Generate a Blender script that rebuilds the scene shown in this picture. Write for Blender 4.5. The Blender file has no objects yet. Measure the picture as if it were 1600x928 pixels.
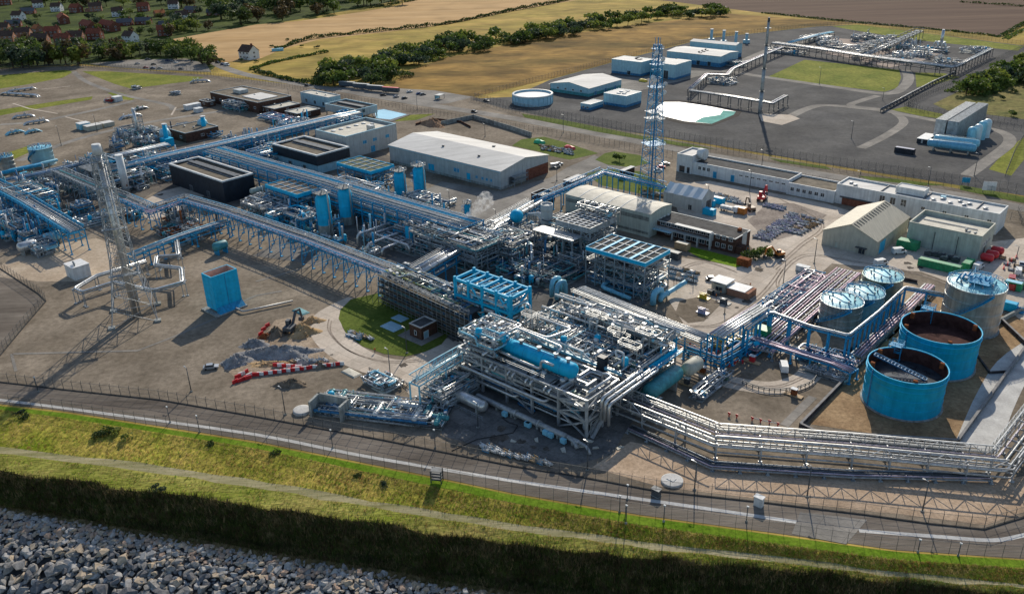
import bpy, math, random
import numpy as np
from mathutils import Vector, Matrix, Quaternion

R = math.radians
rnd = random.Random(7)
SC = bpy.context.scene
COL = SC.collection

# ---------------------------------------------------------------- camera
CAM_H, FPX, PITCH, ROLL = 120.0, 1340.0, R(25.0), R(-1.5)
_c, _s = math.cos(PITCH), math.sin(PITCH)
FWD = Vector((0, _c, -_s))
_r0, _u0 = Vector((1, 0, 0)), Vector((0, _s, _c))
RIGHT = _r0 * math.cos(ROLL) + _u0 * math.sin(ROLL)
UP = -_r0 * math.sin(ROLL) + _u0 * math.cos(ROLL)
EYE = Vector((0, 0, CAM_H))
cam = bpy.data.cameras.new('camera')
cam.sensor_width = 36.0
cam.lens = FPX * 36.0 / 1600.0
cam.clip_start, cam.clip_end = 1.0, 20000.0
camo = bpy.data.objects.new('camera', cam)
COL.objects.link(camo)
M = Matrix.Identity(4)
for i in range(3):
    M[i][0], M[i][1], M[i][2], M[i][3] = RIGHT[i], UP[i], -FWD[i], EYE[i]
camo.matrix_world = M
SC.camera = camo

# ---------------------------------------------------------------- light
SUN_AZ, SUN_EL = R(12.0), R(30.5)
w = bpy.data.worlds.new('World')
SC.world = w
w.use_nodes = True
nt = w.node_tree
bg = nt.nodes['Background']
sky = nt.nodes.new('ShaderNodeTexSky')
sky.sky_type = 'NISHITA'
sky.sun_disc = False
sky.sun_elevation, sky.sun_rotation = SUN_EL, SUN_AZ
sky.air_density, sky.dust_density, sky.ozone_density = 1.0, 0.6, 1.2
nt.links.new(sky.outputs[0], bg.inputs[0])
bg.inputs[1].default_value = 0.13
sun = bpy.data.lights.new('sun', 'SUN')
sun.energy, sun.angle, sun.color = 4.5, R(0.5), (1.0, 0.91, 0.77)
suno = bpy.data.objects.new('sun', sun)
COL.objects.link(suno)
sd = Vector((math.sin(SUN_AZ) * math.cos(SUN_EL), math.cos(SUN_AZ) * math.cos(SUN_EL), math.sin(SUN_EL)))
suno.rotation_euler = (-sd).to_track_quat('-Z', 'Y').to_euler()
SC.view_settings.view_transform = 'Standard'
SC.view_settings.look = 'None'
SC.view_settings.exposure = 0.06
SC.view_settings.gamma = 1.0
SC.render.engine = 'CYCLES'
SC.cycles.max_bounces = 5
SC.cycles.transparent_max_bounces = 24

# ---------------------------------------------------------------- measuring from the photograph's viewpoint
def G(px, py, z=0.0):
    """World point at height z seen at photo pixel (px, py)."""
    d = RIGHT * ((px - 800) / FPX) + UP * ((464 - py) / FPX) + FWD
    return EYE + d * ((z - CAM_H) / d.z)
def PX(p):
    d = Vector(p) - EYE
    z = d.dot(FWD)
    return 800 + FPX * d.dot(RIGHT) / z, 464 - FPX * d.dot(UP) / z
def HT(bx, by, ty):
    """Height of a vertical edge whose foot is at (bx, by) and whose top is at row ty."""
    P = G(bx, by); lo, hi = 0.0, 119.0
    for _ in range(40):
        m = (lo + hi) / 2
        if PX(P + Vector((0, 0, m)))[1] > ty: lo = m
        else: hi = m
    return lo
A = R(-42.0)                                   # heading of the plant's street grid
U2, V2 = Vector((math.cos(A), math.sin(A), 0)), Vector((-math.sin(A), math.cos(A), 0))

# ---------------------------------------------------------------- mesh builder
class MB:
    def __init__(s): s.v = []; s.f = []; s.m = []; s.sm = []; s.k = 0
    def add(s, vs, fs, smooth=False):
        n = len(s.v); s.v.extend(vs)
        for f in fs:
            s.f.append([i + n for i in f]); s.m.append(s.k); s.sm.append(smooth)
        return s
    def obox(s, c, ax, ay, az):
        c, ax, ay, az = Vector(c), Vector(ax), Vector(ay), Vector(az)
        vs = [tuple(c + ax * i + ay * j + az * k) for k in (-1, 1) for j in (-1, 1) for i in (-1, 1)]
        return s.add(vs, [(0, 2, 3, 1), (4, 5, 7, 6), (0, 1, 5, 4), (2, 6, 7, 3), (0, 4, 6, 2), (1, 3, 7, 5)])
    def box(s, x0, y0, z0, x1, y1, z1):
        return s.obox(((x0 + x1) / 2, (y0 + y1) / 2, (z0 + z1) / 2), ((x1 - x0) / 2, 0, 0), (0, (y1 - y0) / 2, 0), (0, 0, (z1 - z0) / 2))
    def beam(s, p, q, w, h=None):
        p, q = Vector(p), Vector(q); d = q - p
        if d.length < 1e-6: return s
        h = h or w; dn = d.normalized()
        up = Vector((0, 0, 1)) if abs(dn.z) < 0.95 else Vector((1, 0, 0))
        sx = dn.cross(up).normalized(); sz = sx.cross(dn)
        return s.obox((p + q) / 2, d / 2, sx * (w / 2), sz * (h / 2))
    def rev(s, p, q, prof, n=10, smooth=True):
        """Surface of revolution about p->q; prof = [(t along metres, radius)]."""
        p, q = Vector(p), Vector(q); dn = (q - p).normalized()
        up = Vector((0, 0, 1)) if abs(dn.z) < 0.95 else Vector((1, 0, 0))
        a = dn.cross(up).normalized(); b = dn.cross(a)
        vs = []; fs = []
        for t, r in prof:
            c = p + dn * t
            for i in range(n):
                th = 2 * math.pi * i / n
                vs.append(tuple(c + a * (r * math.cos(th)) + b * (r * math.sin(th))))
        for k in range(len(prof) - 1):
            for i in range(n):
                j = (i + 1) % n
                fs.append((k * n + i, k * n + j, (k + 1) * n + j, (k + 1) * n + i))
        s.add(vs, fs, smooth)
        m = len(s.v)
        if prof[0][1] > 1e-3: s.f.append([m - len(vs) + i for i in range(n - 1, -1, -1)]); s.m.append(s.k); s.sm.append(False)
        if prof[-1][1] > 1e-3: s.f.append([m - n + i for i in range(n)]); s.m.append(s.k); s.sm.append(False)
        return s
    def tube(s, p, q, r, r2=None, n=6):
        L = (Vector(q) - Vector(p)).length
        if L < 1e-6: return s
        return s.rev(p, q, [(0, r), (L, r if r2 is None else r2)], n)
    def vessel(s, p, q, r, n=14):
        L = (Vector(q) - Vector(p)).length; e = r * 0.55
        return s.rev(p, q, [(0, 0.05), (e * 0.12, r * 0.5), (e * 0.5, r * 0.85), (e, r), (L - e, r), (L - e * 0.5, r * 0.85), (L - e * 0.12, r * 0.5), (L, 0.05)], n)
    def pipe(s, pts, r, n=6):
        """Round pipe along a polyline with short mitred bends."""
        P = [Vector(p) for p in pts]; Q = [P[0]]
        for i in range(1, len(P) - 1):
            a, b = (P[i - 1] - P[i]), (P[i + 1] - P[i]); c = min(r * 2.6, a.length * .45, b.length * .45)
            Q += [P[i] + a.normalized() * c, P[i] + (a.normalized() + b.normalized()) * (c * .28), P[i] + b.normalized() * c]
        Q.append(P[-1]); vs = []; fs = []
        ref = None
        for i, c in enumerate(Q):
            d = (Q[min(i + 1, len(Q) - 1)] - Q[max(i - 1, 0)]).normalized()
            if ref is None:
                ref = d.cross(Vector((0, 0, 1)) if abs(d.z) < .9 else Vector((1, 0, 0))).normalized()
            else:
                ref = (ref - d * ref.dot(d)).normalized()
            b = d.cross(ref)
            for k in range(n):
                th = 2 * math.pi * k / n
                vs.append(tuple(c + ref * (r * math.cos(th)) + b * (r * math.sin(th))))
        for i in range(len(Q) - 1):
            for k in range(n):
                j = (k + 1) % n; fs.append((i * n + k, i * n + j, (i + 1) * n + j, (i + 1) * n + k))
        fs.append(tuple(range(n - 1, -1, -1))); fs.append(tuple((len(Q) - 1) * n + k for k in range(n)))
        return s.add(vs, fs, True)
    def lathe(s, prof, n=24, c=(0, 0, 0), smooth=True):
        vs = [(c[0] + r * math.cos(2 * math.pi * i / n), c[1] + r * math.sin(2 * math.pi * i / n), c[2] + z) for r, z in prof for i in range(n)]
        fs = [(k * n + i, k * n + (i + 1) % n, (k + 1) * n + (i + 1) % n, (k + 1) * n + i) for k in range(len(prof) - 1) for i in range(n)]
        return s.add(vs, fs, smooth)
    def disc(s, r, z, n=24, c=(0, 0)):
        return s.add([(c[0] + r * math.cos(2 * math.pi * i / n), c[1] + r * math.sin(2 * math.pi * i / n), z) for i in range(n)], [tuple(range(n))])
    def prism(s, poly, z0, z1):
        n = len(poly)
        if sum(poly[i][0] * poly[(i + 1) % n][1] - poly[(i + 1) % n][0] * poly[i][1] for i in range(n)) < 0: poly = poly[::-1]
        vs = [(x, y, z0) for x, y in poly] + [(x, y, z1) for x, y in poly]
        return s.add(vs, [tuple(range(n - 1, -1, -1)), tuple(range(n, 2 * n))] + [(i, (i + 1) % n, n + (i + 1) % n, n + i) for i in range(n)])
    def face(s, *pts): return s.add([tuple(p) for p in pts], [tuple(range(len(pts)))])
    def rail(s, pts, h=1.1, step=2.5, w=0.09):
        for p, q in zip(pts[:-1], pts[1:]):
            p, q = Vector(p), Vector(q); L = (q - p).length
            for hh in (h, h * .52): s.beam(p + Vector((0, 0, hh)), q + Vector((0, 0, hh)), w)
            n = max(1, round(L / step))
            for i in range(n + 1):
                c = p.lerp(q, i / n); s.beam(c, c + Vector((0, 0, h)), w)
        return s
    def mesh(s, name, mats):
        me = bpy.data.meshes.new(name)
        me.from_pydata(s.v, [], s.f)
        for m in (mats if isinstance(mats, (list, tuple)) else [mats]): me.materials.append(m)
        me.polygons.foreach_set('use_smooth', s.sm)
        if any(s.m): me.polygons.foreach_set('material_index', s.m)
        me.update()
        return me

def link(name, me, parent=None, loc=None, rot=0.0):
    o = bpy.data.objects.new(name, me); COL.objects.link(o)
    if parent is not None: o.parent = parent
    if loc is not None: o.location = loc
    if rot: o.rotation_euler = (0, 0, rot)
    return o

AUTO = []                                       # things whose label still needs what singles them out
class T:
    """A thing: an Empty at its base in its own frame; parts are added in local coordinates."""
    def __init__(s, name, label, cat, P, rot=A, group=None, auto=False):
        s.o = bpy.data.objects.new(name, None); COL.objects.link(s.o)
        s.o.location = P; s.o.rotation_euler = (0, 0, rot); s.o.empty_display_size = .5
        s.P, s.rot = Vector(P), rot
        s.M = Matrix.Translation(s.P) @ Matrix.Rotation(rot, 4, 'Z'); s.I = s.M.inverted()
        s.o['label'] = label; s.o['category'] = cat
        if group: s.o['group'] = group
        if auto: AUTO.append((s.o, label, s.P.copy()))
    def L(s, px, py, z=0.0): return s.I @ G(px, py, z)
    def part(s, name, mb, mats, parent=None, **kw):
        o = link(name, mb.mesh(name, mats) if isinstance(mb, MB) else mb, parent or s.o, **kw)
        return o
def one(name, label, cat, me, P, rot=0.0, group=None, auto=False):
    """A thing that is a single mesh object."""
    o = link(name, me, None, P, rot); o['label'] = label; o['category'] = cat
    if group: o['group'] = group
    if auto: AUTO.append((o, label, Vector(P)))
    return o
def struct(name, mb, mats, kind='structure', label=None):
    o = link(name, mb.mesh(name, mats)); o['kind'] = kind
    if label: o['label'] = label
    return o

# ---------------------------------------------------------------- materials
MATS = {}
def mat(name, col, rough=.8, metal=0., var=.18, scale=.6, bump=0., bscale=None, col2=None, fine=0.0, stretch=None, spec=None, streak=0.0, emit=None, patch=0.0, joints=0.0, mid=.5, spread=.16):
    if name in MATS: return MATS[name]
    m = bpy.data.materials.new(name); m.use_nodes = True; t = m.node_tree; N, Lk = t.nodes, t.links
    b = N['Principled BSDF']; b.inputs['Roughness'].default_value = rough; b.inputs['Metallic'].default_value = metal
    if spec is None and rough >= .85: spec = .06
    if spec is not None: b.inputs['Specular IOR Level'].default_value = spec
    geo = N.new('ShaderNodeNewGeometry'); src = geo.outputs['Position']
    if stretch:
        mp = N.new('ShaderNodeMapping'); mp.inputs['Rotation'].default_value = (0, 0, stretch[0]); mp.inputs['Scale'].default_value = (stretch[1], stretch[2], 1)
        Lk.new(src, mp.inputs[0]); src = mp.outputs[0]
    n1 = N.new('ShaderNodeTexNoise'); n1.inputs['Scale'].default_value = scale; n1.inputs['Detail'].default_value = 6; n1.inputs['Roughness'].default_value = .62
    Lk.new(src, n1.inputs['Vector'])
    rp = N.new('ShaderNodeValToRGB'); rp.color_ramp.elements[0].position = mid - spread; rp.color_ramp.elements[1].position = mid + spread
    c2 = col2 or tuple(min(1, c * (1 + var)) for c in col); c1 = col if col2 else tuple(c * (1 - var) for c in col)
    rp.color_ramp.elements[0].color = (*c1, 1); rp.color_ramp.elements[1].color = (*c2, 1)
    Lk.new(n1.outputs['Fac'], rp.inputs[0]); out = rp.outputs[0]
    def mul(out, fac_socket, lo, hi):
        mr = N.new('ShaderNodeMapRange'); mr.inputs[1].default_value = .32; mr.inputs[2].default_value = .68; mr.inputs[3].default_value = lo; mr.inputs[4].default_value = hi
        Lk.new(fac_socket, mr.inputs[0])
        mx = N.new('ShaderNodeMix'); mx.data_type = 'RGBA'; mx.blend_type = 'MULTIPLY'; mx.inputs[0].default_value = 1
        Lk.new(out, mx.inputs[6]); Lk.new(mr.outputs[0], mx.inputs[7]); return mx.outputs[2]
    if fine:
        n2 = N.new('ShaderNodeTexNoise'); n2.inputs['Scale'].default_value = scale * 9; n2.inputs['Detail'].default_value = 4; n2.inputs['Roughness'].default_value = .75
        Lk.new(src, n2.inputs['Vector']); out = mul(out, n2.outputs['Fac'], 1 - fine, 1 + fine)
    if patch:
        n5 = N.new('ShaderNodeTexNoise'); n5.inputs['Scale'].default_value = .022; n5.inputs['Detail'].default_value = 5; n5.inputs['Distortion'].default_value = 1.2
        Lk.new(geo.outputs['Position'], n5.inputs['Vector']); out = mul(out, n5.outputs['Fac'], 1 - patch, 1 + patch)
    if joints:
        mp = N.new('ShaderNodeMapping'); mp.inputs['Rotation'].default_value = (0, 0, -A); Lk.new(geo.outputs['Position'], mp.inputs[0])
        bt = N.new('ShaderNodeTexBrick'); bt.inputs['Scale'].default_value = 1; bt.inputs['Brick Width'].default_value = 6; bt.inputs['Row Height'].default_value = 4.5; bt.inputs['Mortar Size'].default_value = .09; bt.inputs['Mortar Smooth'].default_value = .4; bt.offset = 0
        bt.inputs['Color1'].default_value = (1, 1, 1, 1); bt.inputs['Color2'].default_value = (.84, .85, .86, 1); bt.inputs['Mortar'].default_value = (1 - joints,) * 3 + (1,)
        Lk.new(mp.outputs[0], bt.inputs['Vector']); mx = N.new('ShaderNodeMix'); mx.data_type = 'RGBA'; mx.blend_type = 'MULTIPLY'; mx.inputs[0].default_value = 1
        Lk.new(out, mx.inputs[6]); Lk.new(bt.outputs['Color'], mx.inputs[7]); out = mx.outputs[2]
    if streak:
        mp = N.new('ShaderNodeMapping'); mp.inputs['Scale'].default_value = (1.3, 1.3, .09); Lk.new(geo.outputs['Position'], mp.inputs[0])
        n3 = N.new('ShaderNodeTexNoise'); n3.inputs['Scale'].default_value = 1.0; n3.inputs['Detail'].default_value = 5; Lk.new(mp.outputs[0], n3.inputs['Vector'])
        out = mul(out, n3.outputs['Fac'], 1 - streak, 1 + streak * .4)
    Lk.new(out, b.inputs['Base Color'])
    if bump:
        n4 = N.new('ShaderNodeTexNoise'); n4.inputs['Scale'].default_value = bscale or scale * 6; n4.inputs['Detail'].default_value = 4
        Lk.new(src, n4.inputs['Vector'])
        bp = N.new('ShaderNodeBump'); bp.inputs['Strength'].default_value = 1; bp.inputs['Distance'].default_value = bump
        Lk.new(n4.outputs['Fac'], bp.inputs['Height']); Lk.new(bp.outputs[0], b.inputs['Normal'])
    if emit: b.inputs['Emission Color'].default_value = (*emit[0], 1); b.inputs['Emission Strength'].default_value = emit[1]
    MATS[name] = m; return m

galv = mat('galvanised_steel', (.46, .47, .47), .45, .35, .25, .8, streak=.25)
steel = mat('grey_painted_steel', (.30, .33, .35), .5, .2, .3, .7, streak=.3)
darksteel = mat('dark_steel', (.075, .085, .095), .6, .3, .35, .7)
grate = mat('deck_grating', (.17, .18, .18), .7, .3, .3, 1.4)
clad = mat('pipe_cladding', (.58, .58, .57), .34, .65, .18, .7, streak=.15)
cladold = mat('dull_pipe_cladding', (.33, .34, .34), .5, .4, .3, .8)
alu = mat('aluminium_cladding', (.54, .55, .53), .40, .5, .14, .5, streak=.25)
blue = mat('sky_blue_paint', (.006, .41, .66), .55, 0, .12, .4, streak=.12, spec=.25)
bluesteel = mat('blue_steelwork', (.02, .28, .50), .55, 0, .25, .9, streak=.2, spec=.25)
bluedark = mat('worn_blue_steelwork', (.022, .15, .30), .55, 0, .4, .9)
bluepale = mat('pale_blue_paint', (.22, .53, .66), .45, 0, .14, .5, streak=.15)
bluelt = mat('light_blue_cladding', (.30, .50, .58), .5, 0, .1, .5, streak=.12)
turq = mat('turquoise_roof_paint', (.22, .56, .63), .5, 0, .35, .35, fine=.3)
teal = mat('teal_paint', (.05, .26, .29), .5, 0, .25, .6, streak=.25)
purple = mat('mauve_pipe_lagging', (.40, .35, .42), .42, .35, .25, .6)
pinkpipe = mat('pinkish_pipe_lagging', (.42, .29, .35), .5, .2, .25, .6)
white = mat('white_paint', (.70, .70, .68), .6, 0, .08, .5, streak=.12, spec=.2)
offwhite = mat('weathered_white_render', (.62, .63, .62), .7, 0, .12, .35, streak=.2)
roofwhite = mat('white_sheet_roof', (.60, .58, .54), .7, .0, .12, .25, fine=.12, patch=.08, spec=.12, stretch=(-A, .15, 1.5))
roofcream = mat('weathered_cream_roof', (.46, .43, .35), .7, 0, .22, .3, fine=.2)
roofbeige = mat('ribbed_beige_roof', (.40, .36, .27), .6, 0, .14, .6, fine=.15, stretch=(-A, 2.2, .12))
felt = mat('dark_roof_felt', (.085, .083, .080), .85, 0, .3, .35, fine=.25)
feltbrown = mat('brown_roof_felt', (.17, .145, .11), .85, 0, .3, .35, fine=.25)
beige = mat('cream_sheet_wall', (.43, .42, .34), .65, 0, .1, .4, streak=.15)
sage = mat('pale_sage_sheet_wall', (.42, .46, .40), .65, 0, .1, .4, streak=.15)
greywall = mat('pale_grey_sheet_wall', (.42, .44, .43), .65, 0, .1, .35, streak=.16)
navy = mat('navy_sheet_wall', (.012, .02, .032), .55, 0, .3, .5, streak=.2)
brick = mat('brown_brickwork', (.085, .048, .036), .85, 0, .3, .8, fine=.3)
brickred = mat('red_brickwork', (.19, .075, .05), .85, 0, .3, .8, fine=.3)
concrete = mat('pale_concrete', (.41, .36, .30), .85, 0, .25, .16, fine=.2, col2=None)
concretewall = mat('grey_concrete_wall', (.30, .31, .29), .85, 0, .3, .4, streak=.35)
glass = mat('dark_window_glass', (.02, .03, .04), .12, 0, .3, .4, spec=.7)
red = mat('red_plastic', (.55, .025, .03), .45, 0, .15, .9)
orange = mat('orange_paint', (.52, .17, .025), .5, 0, .2, .9)
yellow = mat('yellow_paint', (.62, .45, .04), .5, 0, .15, .9)
greenp = mat('green_paint', (.02, .27, .11), .5, 0, .25, .6, streak=.2)
rubber = mat('black_rubber', (.02, .02, .02), .8, 0, .2, 1)
timber = mat('pale_timber', (.42, .29, .16), .8, 0, .25, 1)
rust = mat('rusty_steel', (.22, .075, .03), .85, 0, .4, 1.2)
tanklining = mat('dark_tank_lining', (.07, .035, .03), .9, 0, .35, .6)  # dark red-brown for the inside of the open tanks
# ================================================================ GROUND
gravel = mat('brown_gravel', (.16, .13, .096), .95, 0, scale=.06, col2=(.255, .212, .162), fine=.28, patch=.22, bump=.05, bscale=3.0)
gravelwarm = mat('warm_shingle', (.36, .26, .175), .95, 0, scale=.12, col2=(.50, .375, .265), fine=.26, bump=.06, bscale=3.0)
gravelgrey = mat('dark_grey_gravel', (.075, .074, .074), .95, 0, scale=.05, col2=(.12, .116, .11), fine=.2, patch=.2, bump=.04, bscale=2.0)
earthroad = mat('perimeter_track_ash', (.12, .10, .082), .95, 0, scale=.12, col2=(.20, .172, .142), fine=.25, patch=.2, stretch=(R(17), .15, 1.6))
concreteroad = mat('light_concrete_road', (.47, .395, .315), .9, 0, scale=.10, col2=(.62, .535, .44), fine=.14, patch=.07, joints=.35)
concretegrey = mat('grey_concrete_road', (.20, .185, .165), .9, 0, scale=.08, col2=(.30, .275, .24), fine=.14, patch=.18, joints=.3)
stripmat = mat('pale_concrete_strip', (.42, .41, .39), .9, 0, scale=.2, col2=(.58, .57, .54), fine=.15)
tarmac = mat('worn_tarmac', (.085, .085, .086), .9, 0, scale=.08, col2=(.14, .138, .133), fine=.18)
apron = mat('dark_apron_concrete', (.10, .098, .095), .88, 0, scale=.14, col2=(.22, .205, .185), fine=.25, patch=.25, joints=.35)  # dark mottled concrete with slab joints
earth = mat('dug_orange_earth', (.20, .125, .068), .95, 0, scale=.09, col2=(.37, .255, .145), fine=.3, bump=.1, bscale=1.5)
lawn = mat('mown_lawn', (.07, .105, .016), .95, 0, scale=.12, col2=(.125, .155, .03), fine=.35)
lawnbright = mat('bright_mown_strip', (.11, .205, .01), .95, 0, scale=.10, col2=(.19, .275, .024), fine=.4, bump=.06, bscale=3)
meadow = mat('yellow_green_grass', (.115, .145, .018), .95, 0, scale=.05, col2=(.22, .22, .04), fine=.4)
rough = mat('rough_bank_grass', (.17, .21, .014), .95, 0, scale=.07, col2=(.42, .31, .075), fine=.5, patch=.25, bump=.25, bscale=1.2)
crestgrass = mat('dry_crest_grass', (.18, .22, .022), .95, 0, scale=.1, col2=(.36, .30, .09), fine=.45, patch=.25, bump=.2, bscale=1.4, stretch=(R(20), .35, 1.3))
trackgrass = mat('trodden_grass_track', (.22, .205, .09), .95, 0, scale=.3, col2=(.42, .36, .22), fine=.3, stretch=(R(18), .08, 1.3))
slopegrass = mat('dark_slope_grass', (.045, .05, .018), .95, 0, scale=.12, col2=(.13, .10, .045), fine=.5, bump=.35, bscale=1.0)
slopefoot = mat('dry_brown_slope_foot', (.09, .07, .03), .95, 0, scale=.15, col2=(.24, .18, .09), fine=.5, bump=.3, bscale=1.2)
stubble = mat('stubble_field_soil', (.38, .235, .10), .95, 0, scale=.03, col2=(.50, .33, .16), fine=.16, patch=.12, stretch=(R(24), .12, 2.2))
drygrass = mat('dry_pasture', (.22, .18, .035), .95, 0, scale=.02, col2=(.40, .27, .075), fine=.3, patch=.3, stretch=(R(28), .35, 1.6))
shadebrownbank = mat('shade_darkened_dry_hillside', (.11, .075, .02), .95, 0, scale=.018, col2=(.34, .20, .055), fine=.35, patch=.4, stretch=(R(30), .45, 1.5))  # dry brown, darkened to stand in for a slope facing away from the sun
plough = mat('ploughed_soil', (.085, .052, .038), .95, 0, scale=.02, col2=(.135, .088, .062), fine=.16, stretch=(R(-22), .15, 2.0))
villagegrass = mat('village_garden_grass', (.018, .032, .006), .95, 0, scale=.03, col2=(.075, .10, .018), fine=.4)
heath = mat('rough_heath_grass', (.10, .11, .03), .95, 0, scale=.03, col2=(.24, .19, .07), fine=.45)
pondmat = mat('sky_reflection_pond_water', (.60, .61, .59), .35, 0, .10, .06, spec=.25, patch=.14)  # near-white base colour stands in for bright sky reflected off the water
algae = mat('pale_green_shallow_water', (.16, .40, .34), .9, 0, .2, .15)

def sheet(name, poly, z, m):
    mb = MB(); mb.add([tuple(G(x, y) + Vector((0, 0, z))) for x, y in poly], [tuple(range(len(poly)))])
    o = struct(name, mb, m)
    if o.data.polygons[0].normal.z < 0: o.data.flip_normals()
    return o
def smooth(pts, n=4):
    """Catmull-Rom through ground points."""
    out = []
    P = [pts[0]] + list(pts) + [pts[-1]]
    for i in range(1, len(P) - 2):
        a, b, c, d = P[i - 1], P[i], P[i + 1], P[i + 2]
        for k in range(n):
            t = k / n
            out.append(.5 * ((2 * b) + (c - a) * t + (2 * a - 5 * b + 4 * c - d) * t * t + (3 * b - a - 3 * c + d) * t ** 3))
    out.append(P[-2]); return out
def road(name, pts, width, z, m, sm=4, kind='structure', raised=0.0):
    P = [G(x, y) for x, y in pts]
    if sm: P = smooth(P, sm)
    vs = []; fs = []
    for i, c in enumerate(P):
        d = (P[min(i + 1, len(P) - 1)] - P[max(0, i - 1)]); d.z = 0; d.normalize(); s = Vector((-d.y, d.x, 0)) * (width / 2)
        vs += [tuple(c + s + Vector((0, 0, z))), tuple(c - s + Vector((0, 0, z)))]
        if i: k = 2 * i; fs.append((k - 2, k - 1, k + 1, k))
    mb = MB(); mb.add(vs, fs)
    if raised:                                       # a kerb or slab with sides
        n = len(vs); mb.add([(x, y, zz - raised) for x, y, zz in vs], [])
        for i in range(1, len(P)):
            k = 2 * i; mb.f += [[k - 2, k, n + k, n + k - 2], [k - 1, n + k - 1, n + k + 1, k + 1]]; mb.m += [0, 0]; mb.sm += [False, False]
    return struct(name, mb, m, kind)
def ext(line):                                       # carry a front-of-site line on past both sides of the frame
    (x0, y0), (x1, y1) = line[0], line[1]; (xa, ya), (xb, yb) = line[-2], line[-1]
    return [(x0 - 700, y0 - (y1 - y0) / (x1 - x0) * 700)] + line + [(xb + 500, yb + (yb - ya) / (xb - xa) * 500)]
def at_x(line, x):
    for (x0, y0), (x1, y1) in zip(line[:-1], line[1:]):
        if x0 <= x <= x1: return y0 + (y1 - y0) * (x - x0) / (x1 - x0)
    return line[-1][1]

L0 = ext([(0, 634), (100, 645), (400, 692), (700, 752), (800, 773), (1000, 807), (1200, 834), (1400, 862), (1600, 875)])
L0b = ext([(0, 640), (100, 652), (400, 700), (700, 764), (800, 785), (1000, 820), (1200, 848), (1400, 874), (1600, 887)])
L1 = ext([(0, 697), (200, 720), (400, 750), (600, 785), (800, 816), (1000, 845), (1200, 867), (1400, 893), (1600, 912)])
L1b = ext([(0, 708), (200, 732), (400, 762), (600, 796), (800, 827), (1000, 855), (1200, 876), (1400, 901), (1600, 920)])
L2 = ext([(0, 733), (200, 764), (400, 791), (600, 821), (800, 852), (1000, 868), (1200, 889), (1400, 909), (1600, 931)])
L3 = ext([(0, 800), (200, 838), (400, 872), (600, 905), (800, 940), (1000, 955), (1200, 972), (1400, 990), (1600, 1010)])
XS = [-500 + 40 * i for i in range(64)]
rows = [(L0, 0.0), (L0b, -0.15), (L1, -1.0), (L1b, -1.15), (L2, -1.7)]
def rowpts(line, z, jit=0.0):
    return [G(x, at_x(line, x), z) + Vector((rnd.uniform(-jit, jit), rnd.uniform(-jit, jit), rnd.uniform(-jit, jit) * .4)) for x in XS]
RP = [rowpts(L, z, (0, 0, .35, .35, .8)[i]) for i, (L, z) in enumerate(rows)]
# the seaward face: from the crest down at about 42 degrees to the head of the rocks, then the rock slope
SEA = Vector((-.24, -.97, 0)).normalized()
crest = RP[-1]
r1 = [p + SEA * 2.6 + Vector((0, 0, -2.5)) + Vector((rnd.uniform(-.3, .3), rnd.uniform(-.3, .3), rnd.uniform(-.25, .25))) for p in crest]
r2 = [p + SEA * 5.4 + Vector((0, 0, -5.3)) + Vector((rnd.uniform(-.3, .3), rnd.uniform(-.3, .3), rnd.uniform(-.25, .25))) for p in crest]
foot = [G(x, at_x(L3, x), -7.4) for x in XS]
shelf = [p - SEA * 2.2 + Vector((0, 0, .45)) for p in foot]
toe = [p + SEA * 34 + Vector((0, 0, -10.0)) for p in foot]
def loft(name, ra, rb, m, sub=1):
    vs = [tuple(p) for p in ra] + [tuple(p) for p in rb]; n = len(ra)
    mb = MB(); mb.add(vs, [(i, i + 1, n + i + 1, n + i) for i in range(n - 1)], True)
    o = struct(name, mb, m)
    if o.data.polygons[5].normal.z < 0: o.data.flip_normals()
    return o
loft('mown_grass_strip', RP[0], RP[1], lawnbright)
loft('rough_grass_bank', RP[1], RP[2], rough)
loft('grass_track', RP[2], RP[3], trackgrass)
loft('grass_verge', RP[3], RP[4], crestgrass)
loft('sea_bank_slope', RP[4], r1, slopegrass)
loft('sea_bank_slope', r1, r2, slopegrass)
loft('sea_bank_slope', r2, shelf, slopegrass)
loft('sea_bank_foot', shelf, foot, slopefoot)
revet = loft('rock_revetment', foot, toe, mat('dark_gaps_between_rocks', (.035, .035, .035), .9, 0, .3, .6))  # near-black slope surface, seen in the gaps between stones
base = MB()
edge = [tuple(p) for p in RP[0]]
base.add(edge + [(3500, -200, 0), (3500, 4500, 0), (-4500, 4500, 0), (-4500, 0, 0)], [tuple(range(len(edge) + 4))])
struct('ground', base, drygrass)
sheet('gravel_yard', [(-480, 560), (-480, 150), (0, 108), (130, 103), (330, 118), (520, 140), (740, 152), (1000, 210), (1300, 262), (1600, 312), (1900, 360), (1900, 898), (1600, 873), (1400, 859), (1200, 831), (1000, 804), (800, 770), (700, 749), (400, 689), (100, 642), (0, 631), (-480, 578)], .015, gravel)
# ---- far land
sheet('village_gardens', [(-350, 130), (0, 107), (130, 101), (240, 110), (330, 110), (345, 98), (262, 63), (460, 32), (560, 14), (660, -7), (-350, -7)], .02, villagegrass)
sheet('stubble_field', [(262, 63), (330, 51), (400, 39), (470, 33), (560, 20), (620, 10), (660, -8), (1000, -16), (930, -4), (870, 6), (790, 20), (700, 39), (600, 51), (500, 62), (440, 78), (400, 95), (345, 98)], .03, stubble)
sheet('dry_pasture', [(415, 109), (460, 90), (510, 66), (640, 48), (790, 22), (870, 8), (980, -8), (1010, 3), (1110, 17), (1040, 25), (930, 38), (820, 63), (720, 66), (640, 78), (580, 104), (500, 126), (470, 122)], .03, drygrass)
sheet('brown_hillside', [(600, 142), (640, 110), (700, 90), (830, 62), (1000, 38), (1140, 22), (1340, 37), (1270, 42), (1100, 60), (960, 96), (860, 124), (735, 153), (690, 152)], .04, shadebrownbank)
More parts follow.
